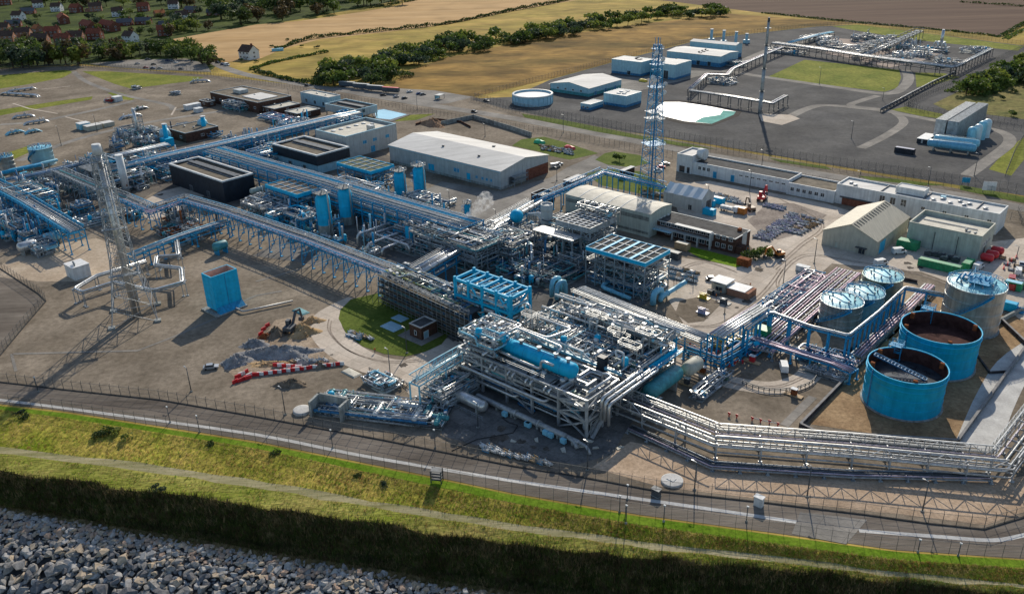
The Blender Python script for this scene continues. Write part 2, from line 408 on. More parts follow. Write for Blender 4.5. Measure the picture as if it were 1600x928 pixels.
sheet('ploughed_field', [(955, -9), (1200, 22), (1335, 36), (1537, 54), (1560, 58), (1600, 38), (1690, -6), (1470, -13)], .04, plough)
sheet("stubble_field", [(1600, 64), (1720, 20), (1800, 20), (1800, 60), (1600, 66)], .05, stubble)
sheet('annex_gravel', [(735, 155), (800, 152), (860, 125), (960, 97), (1100, 61), (1275, 42), (1340, 39), (1600, 72), (1900, 90), (1900, 352), (1600, 306), (1290, 257), (1110, 226), (980, 206), (870, 186), (790, 171)], .05, gravelgrey)
sheet('heath', [(1458, 163), (1505, 140), (1600, 90), (1750, 55), (1900, 80), (1900, 240), (1600, 187), (1530, 178), (1480, 173)], .07, heath)
sheet('lawn', [(1197, 122), (1257, 94), (1405, 110), (1408, 122), (1402, 138), (1382, 144)], .075, meadow)
sheet('lawn', [(1430, 114), (1475, 115), (1500, 121), (1470, 130), (1432, 137)], .075, meadow)
sheet('grass_verge_strip', [(1300, 42), (1340, 39), (1600, 73), (1590, 80), (1420, 62)], .075, meadow)
sheet('grass_verge_strip', [(1415, 167), (1470, 178), (1500, 190), (1440, 182), (1392, 172)], .075, meadow)
sheet('grass_verge_strip', [(1545, 265), (1575, 232), (1600, 215), (1600, 250), (1580, 275)], .075, meadow)
sheet('grass_verge_strip', [(1340, 275), (1400, 280), (1480, 290), (1440, 290), (1360, 282)], .075, lawn)
sheet('grass_verge_strip', [(815, 178), (880, 188), (1000, 212), (1080, 226), (1120, 234), (1060, 228), (930, 206), (820, 184)], .075, lawn)
sheet('grass_verge_strip', [(1200, 247), (1290, 260), (1300, 266), (1220, 254)], .075, lawn)
sheet('grass_verge_strip', [(1500, 289), (1600, 308), (1700, 325), (1700, 332), (1590, 316), (1500, 297)], .075, lawn)
road('service_road', [(1120, 100), (1160, 96), (1200, 80), (1250, 66), (1300, 52)], 9, .09, concretegrey)
road('service_road', [(1060, 116), (1130, 112), (1195, 121), (1300, 136), (1384, 147), (1412, 136), (1420, 122), (1415, 110)], 7, .09, concretegrey)
road('service_road', [(1232, 184), (1262, 170), (1290, 165), (1340, 169), (1384, 174), (1420, 181), (1500, 196), (1560, 205), (1578, 222), (1545, 250), (1510, 275)], 6, .10, concretegrey)
road('service_road', [(1345, 232), (1385, 212), (1412, 192), (1400, 178), (1384, 172), (1330, 166), (1345, 158), (1372, 150)], 5, .095, concretegrey)
sheet('concrete_pad', [(1185, 178), (1235, 180), (1250, 186), (1222, 196), (1190, 190)], .11, concreteroad)
sheet('concrete_pad', [(1300, 60), (1400, 66), (1480, 80), (1440, 96), (1390, 106), (1290, 84)], .08, mat('dusty_pink_gravel', (.30, .24, .20), .95, 0, scale=.05, col2=(.40, .33, .28), fine=.2))
sheet('concrete_pad', [(950, 118), (1000, 122), (1060, 110), (1120, 112), (1060, 128), (1000, 142), (960, 138)], .08, concretegrey)
sheet('pond_margin', [(1016, 170), (1032, 157), (1066, 157), (1104, 162), (1160, 174), (1154, 182), (1112, 198), (1064, 194), (1024, 184)], .085, mat('dark_pond_mud', (.05, .045, .04), .9, 0, .3, .3))
sheet('pond', [(1024, 169), (1038, 160), (1062, 160), (1100, 165), (1150, 175), (1146, 180), (1112, 194), (1070, 190), (1032, 181)], .09, pondmat)
sheet('pond_shallows', [(1150, 175), (1146, 180), (1112, 194), (1085, 191), (1098, 184), (1125, 180), (1130, 173)], .10, algae)
sheet('pool_margin', [(580, 175), (598, 170), (642, 180), (612, 191), (586, 188)], .3, mat('dark_pool_kerb', (.04, .04, .045), .8, 0, .3, .3))
sheet('pool', [(585, 174), (600, 172), (636, 180), (610, 188), (588, 186)], .35, mat('blue_pool_water', (.25, .55, .68), .15, 0, .1, .1))
# ---- roads behind the plant
road('access_road', [(330, 92), (344, 103), (380, 116), (440, 127), (508, 138), (560, 146), (640, 160), (720, 172), (800, 185), (880, 200), (1000, 222), (1100, 242), (1200, 258), (1300, 276), (1412, 292), (1500, 306), (1600, 326), (1760, 356)], 9, .06, concretegrey)
sheet('car_park', [(140, 100), (200, 94), (290, 92), (322, 100), (330, 113), (250, 110), (180, 106)], .05, concretegrey)
sheet('trailer_park', [(513, 137), (540, 134), (680, 142), (740, 152), (700, 162), (660, 164), (560, 150)], .07, concretegrey)
sheet('grass_strip', [(0, 118), (100, 110), (116, 112), (98, 122), (40, 133), (-60, 148), (-60, 122)], .04, meadow)
sheet('grass_strip', [(128, 112), (170, 112), (320, 121), (300, 127), (205, 139), (180, 132)], .04, meadow)
sheet('grass_strip', [(-60, 188), (0, 172), (80, 160), (145, 151), (143, 156), (60, 170), (0, 181), (-60, 200)], .04, meadow)
sheet('grass_strip', [(168, 146), (182, 143), (215, 153), (205, 157), (190, 156)], .04, meadow)
sheet('grass_strip', [(588, 180), (640, 180), (680, 178), (650, 188), (620, 190)], .05, meadow)
sheet('grass_strip', [(0, 243), (45, 228), (60, 232), (20, 250), (-30, 262)], .04, meadow)
road('yard_road', [(115, 112), (135, 128), (190, 148), (262, 164), (275, 172), (330, 160)], 4, .045, concretegrey)
road('yard_road', [(0, 195), (60, 190), (150, 172), (210, 158)], 5, .045, concretegrey)
road('yard_road', [(30, 252), (120, 218), (230, 192), (345, 174), (420, 160)], 5, .05, concretegrey)
for pts in ([(102, 183), (130, 190)], [(20, 162), (45, 170), (90, 178)], [(268, 180), (275, 168)], [(65, 140), (110, 135)]):
    road('concrete_path', pts, 1.2, .06, concreteroad, 0)
# ---- inside the plant
sheet('concrete_yard', [(660, 300), (690, 284), (783, 300), (862, 277), (886, 262), (905, 254), (928, 243), (972, 258), (1000, 262), (905, 280), (880, 296), (800, 330), (742, 352), (690, 336)], .04, concretegrey)
sheet('concrete_yard', [(1042, 288), (1110, 283), (1290, 318), (1500, 384), (1600, 372), (1700, 370), (1700, 560), (1600, 505), (1560, 470), (1440, 425), (1300, 412), (1232, 470), (1130, 537), (1085, 532), (1040, 462), (1036, 398), (1150, 416), (1182, 396), (1150, 360), (1060, 332)], .04, concreteroad)
sheet('gravel_patch', [(1062, 470), (1100, 462), (1128, 474), (1100, 502), (1075, 505), (1055, 490)], .06, gravel)
sheet('gravel_patch', [(1120, 448), (1135, 438), (1168, 444), (1180, 452), (1140, 470), (1118, 462)], .06, gravel)
sheet('pallet_yard', [(1168, 345), (1200, 318), (1240, 318), (1292, 336), (1262, 362), (1215, 375), (1185, 362)], .06, mat('stony_yard_gravel', (.20, .165, .14), .95, 0, scale=.12, col2=(.33, .28, .235), fine=.3))
sheet('lawn_bed', [(1070, 390), (1080, 386), (1170, 408), (1166, 415), (1150, 418), (1095, 404)], .07, lawnbright)
sheet('lawn_bed', [(915, 272), (945, 264), (1000, 268), (1040, 290), (1060, 296), (1010, 305), (940, 290)], .05, lawn)
sheet('lawn_bed', [(930, 250), (945, 240), (960, 237), (1000, 243), (1015, 255), (985, 262), (950, 258)], .07, lawn)
sheet('lawn_bed', [(800, 228), (815, 218), (850, 214), (880, 222), (935, 240), (890, 250), (860, 244), (845, 238)], .05, lawn)
sheet('bund_floor', [(1262, 662), (1392, 524), (1440, 470), (1470, 462), (1600, 500), (1600, 548), (1494, 688), (1380, 680)], .05, earth)
sheet('tank_pit_floor', [(1275, 500), (1360, 430), (1430, 445), (1455, 470), (1390, 530), (1300, 525)], .05, mat('sandy_pit_floor', (.33, .25, .16), .95, 0, scale=.12, col2=(.46, .36, .24), fine=.25))
road('concrete_road', [(1700, 500), (1600, 560), (1560, 615), (1525, 700)], 9, .07, stripmat)
sheet('warm_shingle', [(925, 730), (985, 690), (1120, 716), (1300, 745), (1560, 750), (1650, 735), (1900, 700), (1900, 780), (1600, 800), (1540, 820), (1350, 797), (1200, 781), (1030, 760)], .035, gravelwarm)
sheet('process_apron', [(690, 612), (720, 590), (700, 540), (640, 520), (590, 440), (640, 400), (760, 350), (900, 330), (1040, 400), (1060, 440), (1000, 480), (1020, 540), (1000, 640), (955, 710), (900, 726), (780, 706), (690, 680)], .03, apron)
road('circular_road', [(560, 470), (520, 490), (508, 508), (522, 534), (560, 560), (604, 574), (650, 574), (690, 560), (730, 540)], 10, .06, concreteroad, 5)
sheet('concrete_yard', [(596, 576), (650, 556), (700, 528), (724, 545), (716, 590), (690, 612), (662, 612), (630, 594)], .05, concreteroad)
road('circular_road', [(600, 574), (640, 590), (665, 615)], 8, .056, concreteroad)
sheet('oval_lawn', [(532, 484), (548, 468), (592, 458), (660, 476), (708, 515), (690, 538), (664, 550), (634, 557), (600, 553), (566, 541), (540, 519), (529, 498)], .075, lawn)
sheet('teardrop_bed', [(564, 610), (572, 600), (605, 592), (640, 604), (615, 625), (588, 618)], .075, gravel)
road('oval_road', [(1010, 560), (1080, 572), (1130, 594), (1200, 606), (1245, 598), (1268, 580), (1262, 560), (1235, 546), (1190, 540)], 6.5, .06, concreteroad, 5)
sheet('blast_sand', [(-30, 430), (30, 400), (100, 380), (150, 372), (185, 385), (175, 420), (130, 440), (60, 440)], .05, mat('pale_sand_and_concrete', (.36, .28, .20), .95, 0, scale=.1, col2=(.50, .41, .31), fine=.22))
sheet('concrete_yard', [(205, 325), (250, 300), (290, 290), (330, 300), (270, 335), (235, 345)], .05, concreteroad)
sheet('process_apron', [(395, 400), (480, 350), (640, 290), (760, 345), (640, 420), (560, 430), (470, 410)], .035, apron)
sheet('process_apron', [(-40, 330), (60, 280), (180, 255), (400, 200), (500, 190), (620, 250), (400, 330), (240, 300), (120, 380), (-40, 400)], .033, mat('shade_toned_process_paving', (.085, .078, .072), .9, 0, scale=.12, col2=(.19, .165, .135), fine=.25))  # dark paving tone puts the shade among the frames into the colour
for pts, wd in (([(20, 553), (215, 548), (272, 526), (345, 494)], 1.0), ([(18, 553), (25, 580)], .8), ([(360, 480), (400, 462), (440, 455)], 1.0), ([(345, 494), (362, 484), (360, 478)], 1.0), ([(1225, 665), (1270, 620)], 2.2), ([(400, 440), (470, 420), (540, 398)], .9)):
    road('concrete_path', pts, wd, .07, concretegrey, 0)
tyre = mat('dark_tyre_marks', (.20, .165, .13), .95, 0, scale=.5, col2=(.36, .30, .245), fine=.4)
for pts in ([(516, 500), (516, 520), (545, 548), (600, 565), (660, 563)], [(1235, 470), (1215, 440), (1255, 400), (1330, 408), (1440, 430), (1540, 470)], [(1080, 510), (1130, 505), (1190, 460), (1222, 420)], [(1150, 425), (1100, 410), (1060, 425), (1055, 455)], [(1210, 420), (1250, 385), (1285, 350), (1220, 312)], [(1090, 577), (1150, 600), (1215, 604), (1258, 588)]):
    for dx in (-2, 2): road('tyre_marks', [(x + dx, y + dx * .6) for x, y in pts], .45, .082, tyre, 6)
oil = mat('dark_ground_stain', (.07, .06, .05), .9, 0, scale=.4, col2=(.14, .12, .10), fine=.4)
for i in range(46):
    x, y = rnd.choice(((560, 556), (1100, 430), (1240, 430), (1400, 420), (850, 700), (780, 690), (1180, 470), (690, 330), (640, 580), (300, 320), (880, 280), (1560, 470))); x += rnd.gauss(0, 34); y += rnd.gauss(0, 9); c = G(x, y, .088); r_ = rnd.uniform(.5, 2.2); mb = MB()
    mb.add([(c.x + r_ * math.cos(a * .524) * rnd.uniform(.5, 1.2), c.y + r_ * math.sin(a * .524) * rnd.uniform(.5, 1.2), c.z + i * .0005) for a in range(12)], [tuple(range(12))]); struct('ground_stain', mb, oil)
# ---- perimeter
inner = ext([(0, 597), (100, 609), (250, 625), (400, 651), (600, 688), (800, 728), (912, 746), (1025, 767), (1200, 786), (1350, 804), (1450, 818), (1537, 827), (1600, 808)])
outer = [(x, y - 3) for x, y in L0]
mb = MB()
xs = list(range(-480, 2080, 40))
ia = [G(x, at_x(inner, x) + 1) + Vector((0, 0, .05)) for x in xs]; oa = [G(x, at_x(outer, x)) + Vector((0, 0, .05)) for x in xs]
n = len(xs); mb.add([tuple(p) for p in ia + oa], [(n + i, n + i + 1, i + 1, i) for i in range(n - 1)])
struct('perimeter_track', mb, earthroad)
strip = [(-300, 592), (0, 625), (200, 651), (400, 679), (550, 709), (677, 731), (800, 751), (925, 769), (1100, 794), (1200, 809), (1248, 816)]
road('concrete_strip', strip, 1.1, .08, stripmat, 3)
road('concrete_strip', [(1342, 829), (1475, 839), (1550, 844), (1600, 836), (1700, 812)], 1.1, .08, stripmat, 3)
sheet('concrete_crossing', [(1250, 800), (1355, 812), (1322, 850), (1237, 834)], .085, concretegrey)
sheet('dirt_lane', [(-60, 418), (0, 420), (60, 462), (66, 472), (0, 545), (-60, 600)], .04, earthroad)
mb = MB()                                            # the round concrete cap by the inner fence
c = G(1050, 752); mb.lathe([(2.5, 0), (2.5, .45), (2.3, .5)], 28, c); mb.add([(c.x + 2.3 * math.cos(i * math.pi / 14), c.y + 2.3 * math.sin(i * math.pi / 14), .5) for i in range(28)], [tuple(range(28))])
mb.obox((c.x - .1, c.y + .3, .56), U2 * .9, V2 * .7, (0, 0, .06))
one('well_cap', 'round pale concrete cap on the shingle by the inner fence', 'concrete cap', mb.mesh('well_cap', stripmat), (0, 0, 0))

# ---- rock armour
STONES = []
def hull_stone(seed):
    rs = random.Random(seed); import bmesh
    bm = bmesh.new()
    for i in range(13):
        th, ph = rs.uniform(0, 6.283), math.acos(rs.uniform(-1, 1)); k = rs.uniform(.85, 1.05)
        bm.verts.new((k * math.sin(ph) * math.cos(th) * rs.uniform(.85, 1.25), k * math.sin(ph) * math.sin(th), k * math.cos(ph) * .62))
    bmesh.ops.convex_hull(bm, input=bm.verts)
    for v in [v for v in bm.verts if not v.link_faces]: bm.verts.remove(v)
    me = bpy.data.meshes.new('stone'); bm.to_mesh(me); bm.free(); return me
stonemats = [mat('grey_rock', (.235, .225, .21), .85, 0, .35, 1.6, fine=.2), mat('pale_grey_rock', (.35, .34, .325), .85, 0, .25, 1.6, fine=.2),
             mat('pinkish_rock', (.36, .26, .195), .85, 0, .25, 1.4, fine=.2), mat('dark_blue_rock', (.135, .135, .14), .85, 0, .3, 1.6, fine=.2), mat('buff_rock', (.38, .31, .23), .85, 0, .25, 1.4, fine=.2)]
for i in range(30):
    me = hull_stone(100 + i); me.materials.append(stonemats[(0, 1, 2, 3, 4, 0)[i % 6]]); STONES.append(me)
spots = []
fd = [(foot[i + 1] - foot[i]).length for i in range(len(foot) - 1)]
for i in range(10, 36):
    a, b = foot[i], foot[i + 1]
    d = -1.0
    while d < 31:
        k = min(1, max(0, d / 12)); sz = .62 + .66 * k
        m = max(1, int(fd[i] / (sz * 1.12)))
        for j in range(m):
            p = a.lerp(b, (j + rnd.random()) / m) + SEA * (d + rnd.uniform(-.5, .5) * sz)
            dd = max(0, d); p.z = -7.4 - 10.0 / 34 * dd + rnd.uniform(-.25, .35) * sz
            spots.append((p, sz * min(1.75, max(.5, rnd.lognormvariate(-.05, .33))), k))
        d += sz * .98
vis = []
for p, s, k in spots:
    x, y = PX(p)
    if -40 < x < 1640 and y < 975: vis.append((s / (p - EYE).length * (1 if y < 935 and x > -5 else .2), p, s, k))
vis.sort(key=lambda q: -q[0])
rest = MB()
for n_, (q, p, s, k) in enumerate(vis):
    me = STONES[rnd.choice([i for i in range(30) if (i % 6 in (2, 4, 0, 1) if k < .35 else i % 6 != 2)])]
    rot = (rnd.uniform(-.4, .4), rnd.uniform(-.4, .4), rnd.uniform(0, 6.28))
    if n_ < 300:
        o = link('stone', me, revet, p); o.rotation_euler = rot; o.scale = (s, s * rnd.uniform(.8, 1.1), s)
    else:
        Mx = Matrix.Translation(p) @ Matrix.Rotation(rot[2], 4, 'Z') @ Matrix.Rotation(rot[0], 4, 'X') @ Matrix.Diagonal((s, s, s, 1))
        rest.k = STONES.index(me) % 6 % 5
        rest.add([tuple(Mx @ v.co) for v in me.vertices], [tuple(f.vertices) for f in me.polygons])
o = link('stones', rest.mesh('stones', [stonemats[0], stonemats[1], stonemats[2], stonemats[3], stonemats[4]]), revet); o['kind'] = 'stuff'

# ---- grass clumps on the bank
def leafmat(name, c1, c2, tr_=.35):
    if name in MATS: return MATS[name]
    m = mat(name, c1, .7, 0, scale=.35, col2=c2, fine=.3); t = m.node_tree; N = t.nodes; b = N['Principled BSDF']; out = N['Material Output']
    tr = N.new('ShaderNodeBsdfTranslucent'); mx = N.new('ShaderNodeMixShader'); mx.inputs[0].default_value = tr_
    src = b.inputs['Base Color'].links[0].from_socket
    t.links.new(src, tr.inputs[0]); t.links.new(b.outputs[0], mx.inputs[1]); t.links.new(tr.outputs[0], mx.inputs[2]); t.links.new(mx.outputs[0], out.inputs[0]); return m
def tufts(name, zones, cols, seed):
    rg = np.random.default_rng(seed); P = []; S = []; C = []
    for ra, rb, n, h, pc in zones:
        a = np.array([tuple(p) for p in ra]); b = np.array([tuple(p) for p in rb])
        i = rg.uniform(8, len(ra) - 9, n); k = i.astype(int); f = (i - k)[:, None]; t = rg.random(n)[:, None]
        lo = a[k] * (1 - f) + a[k + 1] * f; hi = b[k] * (1 - f) + b[k + 1] * f
        P.append(lo * (1 - t) + hi * t); S.append(h * rg.uniform(.5, 1.4, n))
        pn = np.sin(i * 1.7 + t[:, 0] * 3) * .5 + rg.normal(0, .6, n)      # drifts of one colour
        C.append(np.digitize(pn, np.quantile(pn, np.cumsum(pc)[:-1])))
    P = np.concatenate(P); S = np.concatenate(S); C = np.concatenate(C); n = len(P); B = 6
    vs = np.zeros((n, B, 3, 3)); ang = rg.uniform(0, 6.283, (n, B)); lean = rg.uniform(.15, .8, (n, B)); wd = rg.uniform(.05, .11, (n, B)) * S[:, None]
    dx, dy = np.cos(ang), np.sin(ang); ox = rg.normal(0, .22, (n, B)) * S[:, None]; oy = rg.normal(0, .22, (n, B)) * S[:, None]
    for j, sg in ((0, -1), (1, 1)):
        vs[:, :, j, 0] = P[:, None, 0] + ox - dy * wd * sg; vs[:, :, j, 1] = P[:, None, 1] + oy + dx * wd * sg; vs[:, :, j, 2] = P[:, None, 2] - .05
    vs[:, :, 2, 0] = P[:, None, 0] + ox + dx * lean * S[:, None]; vs[:, :, 2, 1] = P[:, None, 1] + oy + dy * lean * S[:, None]
    vs[:, :, 2, 2] = P[:, None, 2] + S[:, None] * rg.uniform(.7, 1.1, (n, B))
    me = bpy.data.meshes.new(name); nv = n * B * 3
    me.vertices.add(nv); me.vertices.foreach_set('co', vs.reshape(-1)); me.loops.add(nv); me.loops.foreach_set('vertex_index', np.arange(nv, dtype=np.int32))
    me.polygons.add(n * B); me.polygons.foreach_set('loop_start', np.arange(0, nv, 3, dtype=np.int32))
    me.polygons.foreach_set('material_index', np.repeat(C, B).astype(np.int32))
    for m in cols: me.materials.append(m)
    me.update(calc_edges=True); me.validate()
    o = link(name, me); o['kind'] = 'stuff'; return o
gcol = [leafmat('straw_blades', (.42, .31, .12), (.55, .43, .18), .5), leafmat('olive_blades', (.20, .24, .03), (.28, .30, .05), .5), leafmat('fresh_blades', (.15, .29, .015), (.2, .36, .03), .5), leafmat('brown_seed_heads', (.30, .17, .06), (.4, .23, .08), .5)]
tufts('bank_grass', [(RP[1], RP[2], 15000, .42, (.3, .38, .14, .18)), (RP[3], RP[4], 7000, .36, (.38, .42, .1, .1)), (RP[2], RP[3], 1500, .2, (.5, .4, .1, 0.0001)), (RP[0], RP[1], 1200, .15, (.02, .2, .78, .0001))], gcol, 3)
dcol = [mat('shade_toned_straw_blades', (.20, .15, .07), .9, 0, .3, .2), mat('deep_green_blades', (.06, .075, .02), .9, 0, .3, .2), mat('moss_green_blades', (.08, .10, .025), .9, 0, .3, .2), mat('umber_blades', (.10, .07, .035), .9, 0, .3, .2)]  # blade tones darkened, putting the seaward slope's shade into the colour
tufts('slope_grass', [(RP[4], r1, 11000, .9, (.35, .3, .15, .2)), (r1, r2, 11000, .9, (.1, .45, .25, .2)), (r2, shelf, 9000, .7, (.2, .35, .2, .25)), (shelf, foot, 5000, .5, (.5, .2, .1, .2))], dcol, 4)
# ================================================================ BUILDINGS
def bframe(name, label, cat, base, ty, l, r, H=None, lu=None, lv=None, group=None):
    """Front corner foot, row of its top, and the left and right top corners, all read off the photograph."""
    P = G(*base); H = H or HT(base[0], base[1], ty)
    t = T(name, label, cat, P, A, group)
    if lu is None: lu = -(t.I @ G(l[0], l[1], H)).x
    if lv is None: lv = (t.I @ G(r[0], r[1], H)).y
    return t, lu, lv, H
def walls(t, x0, y0, x1, y1, z0, z1, m, ribs=0, name='wall'):
    mb = MB(); w = .25
    mb.box(x0, y0, z0, x1, y0 + w, z1); mb.box(x0, y1 - w, z0, x1, y1, z1); mb.box(x0, y0 + w, z0, x0 + w, y1 - w, z1); mb.box(x1 - w, y0 + w, z0, x1, y1 - w, z1)
    if ribs:
        n = int((x1 - x0) / ribs)
        for i in range(1, n): mb.box(x0 + i * ribs - .05, y0 - .05, z0, x0 + i * ribs + .05, y0, z1 - .05)
        n = int((y1 - y0) / ribs)
        for i in range(1, n): mb.box(x1, y0 + i * ribs - .05, z0, x1 + .05, y0 + i * ribs + .05, z1 - .05)
    return t.part(name, mb, m)
def flatroof(t, x0, y0, x1, y1, z, m, name='roof'):
    return t.part(name, MB().box(x0 + .25, y0 + .25, z - .5, x1 - .25, y1 - .25, z - .25), m)
def trim(t, x0, y0, x1, y1, z, m, w=.5, h=.35, name='parapet'):
    mb = MB(); o = .04
    mb.box(x0 - o, y0 - o, z - h * .3, x1 + o, y0 + w, z + h * .7); mb.box(x0 - o, y1 - w, z - h * .3, x1 + o, y1 + o, z + h * .7)
    mb.box(x0 - o, y0 + w, z - h * .3, x0 + w, y1 - w, z + h * .7); mb.box(x1 - w, y0 + w, z - h * .3, x1 + o, y1 - w, z + h * .7)
    return t.part(name, mb, m)
_W = {}
def opening(t, face, s, z, w, h, m=None, frame=None, name='window', x=0.0, y=0.0):
    """A framed window or door standing on the -y face ('f') or the +x face ('r') of a building."""
    m = m or glass; frame = frame or white; key = (name, round(w, 2), round(h, 2), m.name, frame.name)
    if key not in _W:
        a = MB(); e = .12
        a.box(-w / 2, -.07, 0, -w / 2 + e, 0, h); a.box(w / 2 - e, -.07, 0, w / 2, 0, h); a.box(-w / 2 + e, -.07, 0, w / 2 - e, 0, e); a.box(-w / 2 + e, -.07, h - e, w / 2 - e, 0, h)
        if name == 'window' and w > 1.3: a.box(-.05, -.06, e, .05, 0, h - e)
        b = MB(); b.box(-w / 2 + e, -.03, e, w / 2 - e, .02, h - e)
        _W[key] = (a.mesh(name, frame), b.mesh('pane', m))
    fm, pm = _W[key]
    loc = (s, y, z) if face == 'f' else (x, s, z)
    o = t.part(name, fm, None, loc=loc, rot=0 if face == 'f' else math.pi / 2)
    p = link('pane' if name == 'window' else 'door_leaf', pm, o)
    return o
def vents(t, spots, name='roof_vent', r=.35, h=.7, m=None):
    me = MB().lathe([(r, 0), (r, h * .6), (r * 1.5, h * .6), (r * 1.5, h * .85), (.05, h)], 10).mesh(name, m or galv)
    for p in spots: t.part(name, me, None, loc=p)
def gable_roof(t, x0, y0, x1, y1, z, rise, m, along='x', over=.35, th=.15, name='roof', crest=.5):
    mb = MB()
    if along == 'x':
        ym = y0 + (y1 - y0) * crest
        for (ya, za), (yb, zb) in (((y0 - over, z - rise * over / (ym - y0)), (ym, z + rise)), ((y1 + over, z - rise * over / (y1 - ym)), (ym, z + rise))):
            mb.add([(x0 - over, ya, za), (x1 + over, ya, za), (x1 + over, yb, zb), (x0 - over, yb, zb), (x0 - over, ya, za + th), (x1 + over, ya, za + th), (x1 + over, yb, zb + th), (x0 - over, yb, zb + th)],
                   [(3, 2, 1, 0), (4, 5, 6, 7), (0, 1, 5, 4), (1, 2, 6, 5), (2, 3, 7, 6), (3, 0, 4, 7)])
    else:
        xm = x0 + (x1 - x0) * crest
        for (xa, za), (xb, zb) in (((x0 - over, z - rise * over / (xm - x0)), (xm, z + rise)), ((x1 + over, z - rise * over / (x1 - xm)), (xm, z + rise))):
            mb.add([(xa, y0 - over, za), (xa, y1 + over, za), (xb, y1 + over, zb), (xb, y0 - over, zb), (xa, y0 - over, za + th), (xa, y1 + over, za + th), (xb, y1 + over, zb + th), (xb, y0 - over, zb + th)],
                   [(3, 2, 1, 0), (4, 5, 6, 7), (0, 1, 5, 4), (1, 2, 6, 5), (2, 3, 7, 6), (3, 0, 4, 7)])
    return t.part(name, mb, m)
def gable_end(t, x0, y0, x1, y1, z, rise, m, along='x', crest=.5):
    w = .25
    if along == 'x':
        ym = y0 + (y1 - y0) * crest
        for xa, xb in ((x0, x0 + w), (x1 - w, x1)):
            t.part('gable', MB().add([(xa, y0, z), (xa, y1, z), (xa, ym, z + rise), (xb, y0, z), (xb, y1, z), (xb, ym, z + rise)], [(0, 2, 1), (3, 4, 5), (0, 1, 4, 3), (1, 2, 5, 4), (2, 0, 3, 5)]), m)
    else:
        xm = x0 + (x1 - x0) * crest
        for ya, yb in ((y0, y0 + w), (y1 - w, y1)):
            t.part('gable', MB().add([(x0, ya, z), (x1, ya, z), (xm, ya, z + rise), (x0, yb, z), (x1, yb, z), (xm, yb, z + rise)], [(0, 1, 2), (3, 5, 4), (0, 3, 4, 1), (1, 4, 5, 2), (2, 5, 3, 0)]), m)

# ---- dark sheds with a sunken roof and a long slot
def dark_shed(label, base, ty, l, r, H=None, skirt=0.0):
    t, lu, lv, H = bframe('switch_house', label, 'building', base, ty, l, r, H)
    walls(t, -lu, 0, 0, lv, skirt, H, navy, 1.5)
    if skirt: walls(t, -lu + .3, .3, -.3, lv - .3, 0, skirt, bluelt, name='lower_wall')
    flatroof(t, -lu, 0, 0, lv, H - .5, feltbrown)
    trim(t, -lu, 0, 0, lv, H, bluepale if False else offwhite, .9, .7)
    mb = MB(); mb.box(-lu + 3, lv * .52, H - .7, -3.0, lv * .66, H + .25)
    t.part('roof_ventilator', mb, darksteel)
    mb = MB(); mb.beam((-lu + 3, lv * .76, H - .5), (-3, lv * .76, H - .5), .25, .2); mb.beam((-lu + 3, lv * .48, H - .5), (-3, lv * .48, H - .5), .2, .2)
    t.part('roof_rail', mb, galv)
    for s in (-lu * .3, -lu * .62): opening(t, 'f', s, 0.1, 2.4, 2.8, darksteel, steel, 'door')
    return t
dark_shed('dark navy flat-roofed shed, the one standing on the sandy yard behind the flare', (353, 318), 285, (268.75, 255.75), (395.75, 272))
dark_shed('dark navy shed with pale lower walls in front of the grey parapet building', (498, 273), 244.5, (433.3, 223.8), (542.8, 229.8), skirt=4.2)

# ---- grey parapet building
t, lu, lv, H = bframe('control_building', 'grey parapet building with cream roof and round vents behind the navy shed', 'building', (543.5, 249), 214, (490, 204), (624, 195), H=11.5)
walls(t, -lu, 0, 0, lv, 0, H, greywall, 2.4); flatroof(t, -lu, 0, 0, lv, H - .9, roofcream); trim(t, -lu, 0, 0, lv, H, bluelt, .6, .4)
vents(t, [(-lu * .75, lv * k, H - 1.2) for k in (.2, .35, .5, .65, .8)], r=.9, h=.5, m=white)
mb = MB(); mb.box(-6, lv * .55, H - 1.2, -2, lv * .62, H + 1.6); mb.box(-9, lv * .7, H - 1.2, -7.5, lv * .74, H + 1.2); t.part('roof_plant', mb, galv)
for k in (.35, .55, .8): opening(t, 'r', lv * k, 5.5, 2.6, 1.8, bluesteel, bluelt)
opening(t, 'r', lv * .5, 0.1, 3, 3.4, bluesteel, bluelt, 'door')
# ---- grey block on columns
t, lu, lv, H = bframe('substation', 'grey building raised on columns beside the blue pool', 'building', (558, 190), 172.5, (514, 161), (585.5, 164))
walls(t, -lu, 0, 0, lv, 2.6, H, greywall, 2.0)
for x in (0, 1, 2, 3, 4):
    for y in (0, 1, 2): t.part('column', MB().box(-lu + .5 + (lu - 1) * x / 4 - .25, .5 + (lv - 1) * y / 2 - .25, 0, -lu + .5 + (lu - 1) * x / 4 + .25, .5 + (lv - 1) * y / 2 + .25, 2.6), concretewall)
t.part('floor_slab', MB().box(-lu + .3, .3, 2.3, -.3, lv - .3, 2.62), concretewall)
flatroof(t, -lu, 0, 0, lv, H - .4, felt); trim(t, -lu, 0, 0, lv, H, bluelt, .5, .4)
t.part('roof_ventilator', MB().box(-lu + 3, lv * .45, H - .8, -3, lv * .6, H + .3), darksteel)
opening(t, 'r', lv * .35, 4.2, 2.2, 2.2, glass, bluelt)
# ---- smaller grey-green block
t, lu, lv, H = bframe('annex_block', 'pale blue flat-roofed block left of the grey building on columns', 'building', (515, 170), 153, (477.5, 142.5), (537, 150))
walls(t, -lu, 0, 0, lv, 0, H, bluelt, 2.0); flatroof(t, -lu, 0, 0, lv, H - .1, roofcream); trim(t, -lu, 0, 0, lv, H, offwhite, .4, .35)
vents(t, [(-lu * .3, lv * .5, H - .3), (-lu * .6, lv * .5, H - .3)], r=.5, h=.6)
for k in (.2, .5, .8): opening(t, 'f', -lu * k, 1.0, 2.2, 2.4, glass, bluelt)
